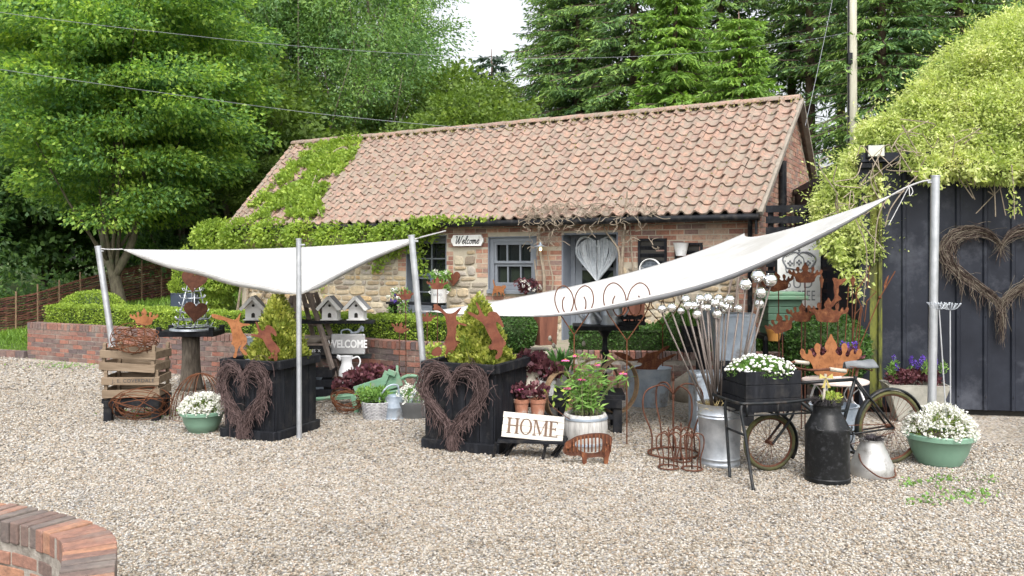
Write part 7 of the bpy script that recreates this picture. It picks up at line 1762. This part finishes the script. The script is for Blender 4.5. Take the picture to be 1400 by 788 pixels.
# white board with crown emblem
wb_ = P(1092, 372, 10.9); Mw = Matrix.Translation(wb_) @ Matrix.Rotation(R(-3), 4, 'Z')
t = thing('shop_board', 'white board sign with a grey crown emblem behind the rusty crowns', 'sign', wb_, R(-3))
k_ = 10.9/F; m = MB(); m.box((0, 0, 0), (58*k_, .03, 98*k_)); m.build('board', WHITEP, t, world=False, bevel=.003)
m = MB()
for s in (-1, 1): m.box((s*30.5*k_, .01, -2*k_), (2.2*k_, .045, 108*k_))
m.box((0, .01, -51.5*k_), (58*k_, .045, 3*k_)); m.build('board_frame', BLACKW, t, world=False)
m = MB(); yy = -.0215
def arcs(pts, r=.0085): m.tube(cr([(a*k_, yy+.006, b*k_) for a, b in pts], 6), r, 5)
arcs([(-17, 6), (-22, 18), (-14, 26), (-4, 27), (0, 24)], .012); arcs([(17, 6), (22, 18), (14, 26), (4, 27), (0, 24)], .012); arcs([(0, 24), (-6, 18), (-7, 8)]); arcs([(0, 24), (6, 18), (7, 8)]); arcs([(-18, 6), (0, 3), (18, 6)], .012); arcs([(-17, 0), (0, -3), (17, 0)], .012); arcs([(-18, 6), (-17, 0)]); arcs([(18, 6), (17, 0)])
for x, z in ((0, 30), (0, 34)): m.ball((x*k_, yy+.004, z*k_), .018, 8, 6)
for x, z in ((-12, 12), (12, 12), (0, 13)):
    for dx, dz in ((0, 2.5), (0, -2.5), (2.5, 0), (-2.5, 0)): m.ball(((x+dx)*k_, yy+.007, (z+dz)*k_), .016, 7, 5)
for i in range(22): a = -.98+i*.0933; m.ball((a*21*k_, yy+.006, (19-9*a*a+ (8 if abs(a) < .8 else 3))*k_), .010, 6, 4)
m.build('crown_emblem', GREYLET, t, world=False, smooth='all')
o = text('lettering', 'SUD', 18*k_, Mw @ Matrix.Translation((0, -.0165, -16*k_)) @ Matrix.Rotation(PI/2, 4, 'X') @ Matrix.Diagonal((1, 1.1, 1, 1)), GREYLET, t, .001, space=1.15)
o = text('lettering', 'COFFEE', 15*k_, Mw @ Matrix.Translation((0, -.0165, -33*k_)) @ Matrix.Rotation(PI/2, 4, 'X') @ Matrix.Diagonal((.78, 1.3, 1, 1)), GREYLET, t, .001, space=1.1)
# green clapboard chest
gc = P(1067, 440, 10.1)
t = thing('green_chest', 'dark green boarded chest with a moulded lid under the white board', 'chest', (gc.x, gc.y, .1)); m = MB()
for i in range(5): m.box((gc.x, gc.y, gc.z-.10+i*.082), (.40, .36, .078))
m.build('boards', DKGREEN, t, bevel=.006); m = MB(); zt2 = gc.z+.295; m.box((gc.x, gc.y, zt2), (.52, .46, .05)); m.box((gc.x, gc.y, zt2+.046), (.46, .40, .04)); m.build('lid', GREENW, t, bevel=.012)
t = thing('turned_table', 'black table with turned legs holding the green chest', 'table', (gc.x, gc.y, 0)); m = MB(); zz = gc.z-.145-.03; m.box((gc.x+.08, gc.y, zz), (.70, .50, .05)); m.build('table_top', BLACKP, t)
for x, y in ((.0, -.2), (.36, -.2), (-.24, -.2), (.36, .2)):
    m = MB(); b = Vector((gc.x+x, gc.y+y, 0)); m.lathe([(.025, 0), (.03, zz*.3), (.018, zz*.35), (.035, zz*.45), (.018, zz*.55), (.035, zz*.65), (.018, zz*.72), (.034, zz*.8), (.03, zz)], b, 10); m.build('leg', BLACKP, t, smooth='all')
pot('orange_pot', 'small orange pot beside the green chest', P(1058, 466, 9.85), .09, .14, mat('orange_glaze', [(.50, .22, .05), (.58, .29, .08)], 5, .5))
# ---------------------------------------------------------------- things on the cottage wall
def ws(px, py, off=.05): s, z = wpx(px, py, off); return W(s, z, off)
wrz = math.atan2(-dv.y, -dv.x)
def wM(px, py, off): return Matrix.Translation(ws(px, py, off)) @ Matrix.Rotation(wrz, 4, 'Z')
t = thing('welcome_plaque', 'white shaped plaque reading Welcome in script on the cottage wall', 'sign', ws(639, 329, .05), wrz)
kw = 13.9/F/math.cos(R(29)); w_, h_ = 24*kw, 8.3*F/F*13.9/F
m = MB(); pl = []
for sx2, sz2 in ((1, 1), (-1, 1), (-1, -1), (1, -1)):
    q = [(w_*sx2, h_*.25*sz2), (w_*.93*sx2, h_*.45*sz2), (w_*.86*sx2, h_*.95*sz2)]
    pl += q if sx2*sz2 > 0 else q[::-1]
m.plate(pl, Matrix.Identity(4), .03); m.build('plaque', WHITEP, t, world=False, bevel=.004)
def script_welcome():
    W_ = {'W': ([[(0, .85), (.1, 1), (.18, .85), (.14, .3), (.2, 0), (.34, .3), (.5, .95), (.48, .4), (.54, 0), (.7, .35), (.82, .95), (.95, 1)]], .92), 'e': ([[(0, .22), (.18, .28), (.28, .42), (.2, .52), (.1, .4), (.08, .15), (.18, 0), (.34, .12)]], .32), 'l': ([[(0, .12), (.2, .5), (.3, .9), (.22, 1.0), (.14, .8), (.12, .2), (.2, 0), (.32, .12)]], .3), 'c': ([[(.28, .42), (.2, .52), (.1, .4), (.08, .15), (.18, 0), (.34, .12)]], .32), 'o': ([[(.24, .5), (.1, .4), (.08, .12), (.2, 0), (.3, .2), (.26, .46), (.2, .42), (.38, .4)]], .36), 'm': ([[(0, .4), (.08, .5), (.1, .3), (.09, 0), (.14, .3), (.24, .5), (.28, .4), (.27, 0), (.32, .3), (.42, .5), (.47, .4), (.46, .1), (.52, 0), (.6, .12)]], .58)}
    out = []; x = 0
    for ch in 'Welcome':
        sk, adv = W_[ch]
        for s in sk: out.append([(x+a+b*.22, b) for a, b in s])
        x += adv
    return out, x
sk, tw = script_welcome(); m = MB(); sc_w = w_*1.5/tw
for s in sk: m.tube(cr([((a-tw/2-.05)*sc_w, -.017, (b-.42)*h_*1.35) for a, b in s], 5), .0075, 5)
m.build('lettering', INK, t, world=False, smooth='all')
k_ = 13.9/F; cutout('rusty_heart', 'rusty heart hanging on the stone wall right of the left window', 'heart ornament', [(x*21*k_*1.1, z*25*k_) for x, z in HEART], wM(620, 382, .07), RUSTP, .008, group='rusty flat hearts')
ct = [(800,470),(803,458),(812,470),(820,505),(830,512),(860,510),(885,515),(893,503),(902,510),(910,500),(922,515),(918,528),(905,535),(900,560),(915,588),(905,590),(888,565),(880,560),(882,588),(873,588),(868,560),(845,560),(848,590),(838,590),(835,562),(815,570),(803,590),(793,588),(800,560),(805,535),(812,512)]
kk = trace(ct, 530, 300, 5.63, 14.0, (682, 404)); cutout('rusty_cat', 'rusty striped cat cut out on the sill of the right hand window', 'garden ornament', smooth_loop(kk), Matrix.Translation(ws(682, 404, .11)) @ Matrix.Rotation(wrz, 4, 'Z'), RUSTO, .008)
# white willow heart in the doorway
dh = ws(817, 354, -.22); t = thing('willow_heart', 'large pale willow heart hanging in the shop doorway', 'heart wreath', dh, wrz); m = MB(); kz = 13.2/F
hw, hv = 29*kz*1.12, 31*kz
for s in (-1, 1):      # each half: rods fanning from the tip over the lobe
    for i in range(80):
        g = (i+U(0, .8))/80; cx = .10+.80*g
        pts = [Vector((s*U(0, .03), U(-.03, 0), -1.0*hv+.0)), Vector((s*hw*(.03+.59*g), U(-.05, 0), -.35*hv+U(-.02, .02))), Vector((s*hw*(.03+.97*g), U(-.06, 0), hv*(.22+.1*(1-g)))), Vector((s*hw*(.05+.91*g), U(-.06, 0), hv*(.62+.36*math.sin(PI*min(1, .22+.75*g))-.12*g)))]
        m.tube(cr(pts, 4), .0055, 4, cap=False)
    for j in range(8):
        f = 1+.03*U(-1, 1); m.tube(cr([Vector((s*a_*hw*f, U(-.05, 0), b_*hv*f)) for a_, b_ in ((0, -1.02), (.5, -.42), (.92, .15), (1.0, .55), (.80, .92), (.5, 1.0), (.2, .86), (0, .55))], 5), .006, 4, cap=False)
m.build('willow_rods', WHITETWIG, t, world=False)
# enamel pot with white flowers, hanging bucket, sieve
q = ws(600, 414, .35); t = thing('enamel_pot', 'white enamel lidless pot hung before the left window', 'plant pot', q); m = MB(); m.lathe([(.001, 0), (.135, 0), (.14, .01), (.14, .235), (.148, .245), (.13, .245), (.001, .2)], q, 26); m.build('pot', ENAMEL, t, smooth=True)
m = MB()
for s in (-1, 1): m.tube(cr([q+Vector((s*.14, -.02, .20)), q+Vector((s*.175, -.03, .19)), q+Vector((s*.14, -.03, .15))], 4), .007, 5)
m.build('handle', ENAMEL, t)
text('lettering', 'BROD', .06, front(q+Vector((-.01, -.1415, .14))), GREYLET, t, .0008)
t = thing('pot_plant', 'fresh green plant with white blooms in the white enamel pot', 'plant', q+Vector((0, 0, .22)))
C, A = cat([clump(tuple(q+Vector((U(-.1, .14), U(-.08, .08), .26+U(0, .26)))), (.07, .06, .06), 55, .6, .1, .1) for _ in range(15)]); leaf_obj('leaves', C, A, rng.uniform(.04, .07, len(C)), HERB, t, .5)
C, A = cat([clump(tuple(q+Vector(d)), (.03, .03, .03), 30, .6, -.1, .1) for d in ((.0, -.06, .48), (.13, 0, .52), (-.05, 0, .55))]); leaf_obj('blooms', C, A, .035, WHITEF, t, .8)
stq = W(5.55, .72, .30); t = thing('window_bench', 'small black bench under the left window carrying the pots', 'bench', W(5.9, TZ, .3)); m = MB(); m.beam(W(5.45, q.z-.025, .35), W(6.5, q.z-.025, .35), .3, .04); m.build('seat', BLACKW, t)
for s in (5.5, 6.45): m = MB(); p = W(s, 0, .35); m.box((p.x, p.y, (q.z-.05+TZ)/2), (.05, .2, q.z-.05-TZ), rz=wrz); m.build('leg', BLACKW, t)
t = thing('window_flowers', 'loose white and violet flowers beneath the left window', 'flowers', W(6.25, q.z, .3))
C, A = cat([clump(tuple(W(6.25+U(-.22, .22), q.z+.02+U(-.25, .18), .33+U(-.08, .2))), (.07, .06, .07), 45, .6, .2, .1) for _ in range(16)]); leaf_obj('leaves', C, A, rng.uniform(.035, .065, len(C)), HERB, t, .5)
C, A = cat([clump(tuple(W(6.25+U(-.2, .22), q.z+.1+U(-.15, .2), .5)), (.03, .03, .03), 26, .6, -.1, .1) for _ in range(6)]); leaf_obj('white_blooms', C, A, .03, WHITEF, t, .8)
C, A = cat([clump(tuple(W(6.2+U(-.2, .2), q.z+.05+U(-.1, .1), .5)), (.02, .02, .02), 20, .6, -.1, .1) for _ in range(5)]); leaf_obj('violet_blooms', C, A, .025, PURPF, t, .8)
t = thing('blue_moon_sign', 'slate blue crescent ornament in the left window reveal', 'ornament', ws(585, 385, .12)); m = MB(); cres = [(10*math.cos(a), 11*math.sin(a)) for a in np.linspace(-1.2, 2.2, 14)]+[(6*math.cos(a)-1, 8*math.sin(a)+1) for a in np.linspace(2.1, -1.0, 14)]; m.plate([(x*.0125, z*.0125) for x, z in cres], wM(585, 384, .02), .03); m.build('crescent', mat('slate_blue', [(.07, .10, .17), (.11, .14, .22)], 6, .5), t)
q = ws(931, 350, .16); t = thing('wall_bucket', 'white enamel bucket hung on the wall between the two louvres', 'bucket', q); m = MB(); m.lathe([(.001, 0), (.075, 0), (.115, .19), (.125, .20), (.108, .20), (.001, .05)], q, 24); m.build('bucket', ENAMEL, t, smooth=True)
q = ws(889, 369, .10); t = thing('round_sieve', 'round pale garden sieve leaning against the left louvre', 'sieve', q, wrz); m = MB(); vs = []
for k in range(32):
    a = 2*PI*k/32
    for r, y in ((.165, -.03), (.175, -.03), (.175, .03), (.165, .03)): vs.append((r*math.cos(a), y, r*math.sin(a)))
m.add(vs, [(k*4+i, k*4+(i+1) % 4, ((k+1) % 32)*4+(i+1) % 4, ((k+1) % 32)*4+i) for k in range(32) for i in range(4)]); m.build('rim', WHITEP, t, world=False, smooth=True)
m = MB()
for i in range(-7, 8): h = math.sqrt(max(0, .165**2-(i*.022)**2)); m.tube([(i*.022, .01, -h), (i*.022, .01, h)], .003, 4); m.tube([(-h, .013, i*.022), (h, .013, i*.022)], .003, 4)
m.build('mesh', GALVD, t, world=False)
q = ws(722, 392, .2); t = thing('window_box_plant', 'purple and white plant at the right corner of the middle window', 'plant', q)
round_leaves(t, [(tuple(q+Vector((U(-.2, .2), 0, U(-.06, .08)))), (.1, .08, .07)) for _ in range(6)], HEUCH, 60, .05)
C, A = cat([clump(tuple(q+Vector((U(-.22, .22), -.1, U(-.06, .1)))), (.02, .02, .02), 16, .6, 0, .1) for _ in range(8)]); leaf_obj('blooms', C, A, .025, WHITEF, t, .8)
t = thing('wall_lamp', 'small lit lantern bulb on the brick between window and door', 'lamp', ws(739, 341, .12)); m = MB(); b = ws(739, 341, .14); m.ball(b, .022, 10, 8, 1.2)
me_, nt_, N_ = nt('warm_bulb'); o_ = N_('ShaderNodeOutputMaterial'); e_ = N_('ShaderNodeEmission', i_Strength=4.0); e_.inputs[0].default_value = (1, .75, .4, 1); nt_.links.new(e_.outputs[0], o_.inputs[0]); m.build('bulb', me_, t, smooth='all')
m = MB(); m.lathe([(.02, .03), (.10, .05), (.11, .045), (.03, .07), (.015, .12)], b, 18); m.build('shade', GALVD, t, smooth=True)
# plants on stand behind the silver balls
q = P(945, 425, 11.2); t = thing('strap_plant', 'bright green strap leaved plant just under the sail edge behind the silver balls', 'plant', (q.x, q.y, TZ)); m = MB()
for i in range(40):
    a = U(0, 6.28); b0 = q+Vector((U(-.08, .08), U(-.05, .05), -.2)); d = Vector((math.cos(a), math.sin(a), 0)); L = U(.25, .5); out = U(.05, .22); s = Vector((-d.y, d.x, 0)); vs = []
    for k in range(5): u = k/4; c = b0+d*out*u*u+Vector((0, 0, L*(u-.3*u*u))); ww = .016*math.sin(PI*(.12+.86*u)); vs += [c-s*ww, c+s*ww]
    m.add(vs, [(2*k, 2*k+1, 2*k+3, 2*k+2) for k in range(4)])
m.build('leaves', HERB, t); m = MB(); b = q+Vector((0, 0, -.5)); m.lathe([(.001, 0), (.12, 0), (.15, .3), (.13, .3), (.001, .28)], b, 18); m.build('pot', BLACKP, t); m = MB(); m.box((q.x, q.y, (TZ+b.z)/2), (.3, .3, b.z-TZ-.004)); m.build('plinth', BLACKW, t)
t = thing('garden_prop', 'pair of old rusty props leaning on the cottage wall by the downpipe', 'prop', ws(1000, 440, .3)); m = MB(); m.tube([ws(980, 470, .35), ws(1003, 372, .1)], .018, 6); m.tube([ws(1000, 470, .35), ws(1011, 368, .1)], .02, 6); m.build('bars', LADDERW, t)
# ---------------------------------------------------------------- telegraph pole and wires
tp_ = P(1165, 150, 23); tz0 = hgt(tp_.x, 23)
t = thing('telegraph_pole', 'pale weathered telegraph pole rising behind the climber', 'telegraph pole', (tp_.x, 23, tz0)); m = MB(); m.tube([(tp_.x, 23, tz0-.3), (tp_.x, 23, 11)], [.15, .115], 14); m.build('pole', mat('weathered_pole_wood', [(.27, .26, .20), (.38, .37, .30)], 4, .85, 0, .3, 20, stretch=(5, 5, .5)), t, smooth='all')
m = MB(); m.box((tp_.x-.12, 22.88, P(0, 82, 23).z), (.12, .14, .3)); m.tube([(tp_.x-.15, 22.86, tz0), (tp_.x-.15, 22.86, 9)], .025, 6); m.build('conduit', BLACKP, t)
def wire(label, pts, r=.0065): o = MB().tube(cr(pts, 8), r, 4).build('overhead_wire', mat('grey_cable', [(.13, .14, .16), (.2, .21, .23)], 5, .5) if 'grey_cable' not in bpy.data.materials else bpy.data.materials['grey_cable']); tag(o, label, 'wire', 'overhead wires')
wire('upper overhead wire sagging across the trees to the telegraph pole', [P(-60, 5, 14), P(0, 17, 14.5), P(200, 42, 16), P(430, 65, 18), P(700, 80, 20), P(930, 74, 21.5), P(1100, 55, 22.6), P(1162, 44, 22.9)])
wire('lower overhead wire running from the left edge down to the roof ridge', [P(-60, 85, 14), P(0, 95, 14.5), P(200, 124, 16), P(430, 155, 18), P(650, 176, 17), P(690, 172, 16.8)])
wire('service wire rising from the gable peak towards the pole top', [P(1101, 172, 14.6), P(1115, 110, 17), P(1132, 30, 20), P(1140, -10, 21)])
wire('short wire from the gable to the climber', [P(1101, 174, 14.6), P(1125, 175, 14), P(1150, 172, 13)])
# ---------------------------------------------------------------- camera, light, sky
cam = bpy.data.cameras.new('camera'); co = bpy.data.objects.new('camera', cam); COL.objects.link(co)
co.location = (0, 0, CH); co.rotation_euler = (R(90), 0, 0)
cam.sensor_fit = 'HORIZONTAL'; cam.sensor_width = 36; cam.lens = 36*F/1400; cam.shift_y = -(394-HZ)/1400
cam.clip_start = .05; cam.clip_end = 2000; SC.camera = co
EL_, AZ_ = R(54), R(172)        # sun high, behind the viewer's left shoulder, veiled by cloud
w = bpy.data.worlds.new('World'); SC.world = w; w.use_nodes = True; t = w.node_tree; t.nodes.clear()
o = t.nodes.new('ShaderNodeOutputWorld'); b = t.nodes.new('ShaderNodeBackground'); s = t.nodes.new('ShaderNodeTexSky'); s.sky_type = 'NISHITA'
s.sun_disc = False; s.sun_elevation = EL_; s.sun_rotation = AZ_; s.dust_density = 6; s.air_density = 1.2; s.ozone_density = .5
hs = t.nodes.new('ShaderNodeHueSaturation'); hs.inputs['Saturation'].default_value = .22; hs.inputs['Value'].default_value = 1.0
t.links.new(s.outputs[0], hs.inputs['Color']); t.links.new(hs.outputs[0], b.inputs[0]); b.inputs[1].default_value = .15; t.links.new(b.outputs[0], o.inputs[0])
sun = bpy.data.lights.new('sun', 'SUN'); sun.energy = .85; sun.angle = R(22); sun.color = (1, .965, .91)
so = bpy.data.objects.new('sun', sun); COL.objects.link(so)
# direction the light comes from: azimuth measured like the sky texture (0 = +Y, clockwise)
dirv = Vector((math.sin(AZ_)*math.cos(EL_), math.cos(AZ_)*math.cos(EL_), math.sin(EL_)))
so.rotation_euler = dirv.to_track_quat('Z', 'Y').to_euler(); so.location = dirv*60
vs_ = SC.view_settings; vs_.view_transform = 'Standard'; vs_.look = 'None'; vs_.exposure = 1.22; vs_.gamma = 1; vs_.use_curve_mapping = False
SC.cycles.max_bounces = 6; SC.cycles.transparent_max_bounces = 8; SC.cycles.use_denoising = True
SC.cycles.diffuse_bounces = 4; SC.cycles.glossy_bounces = 3; SC.cycles.transmission_bounces = 4
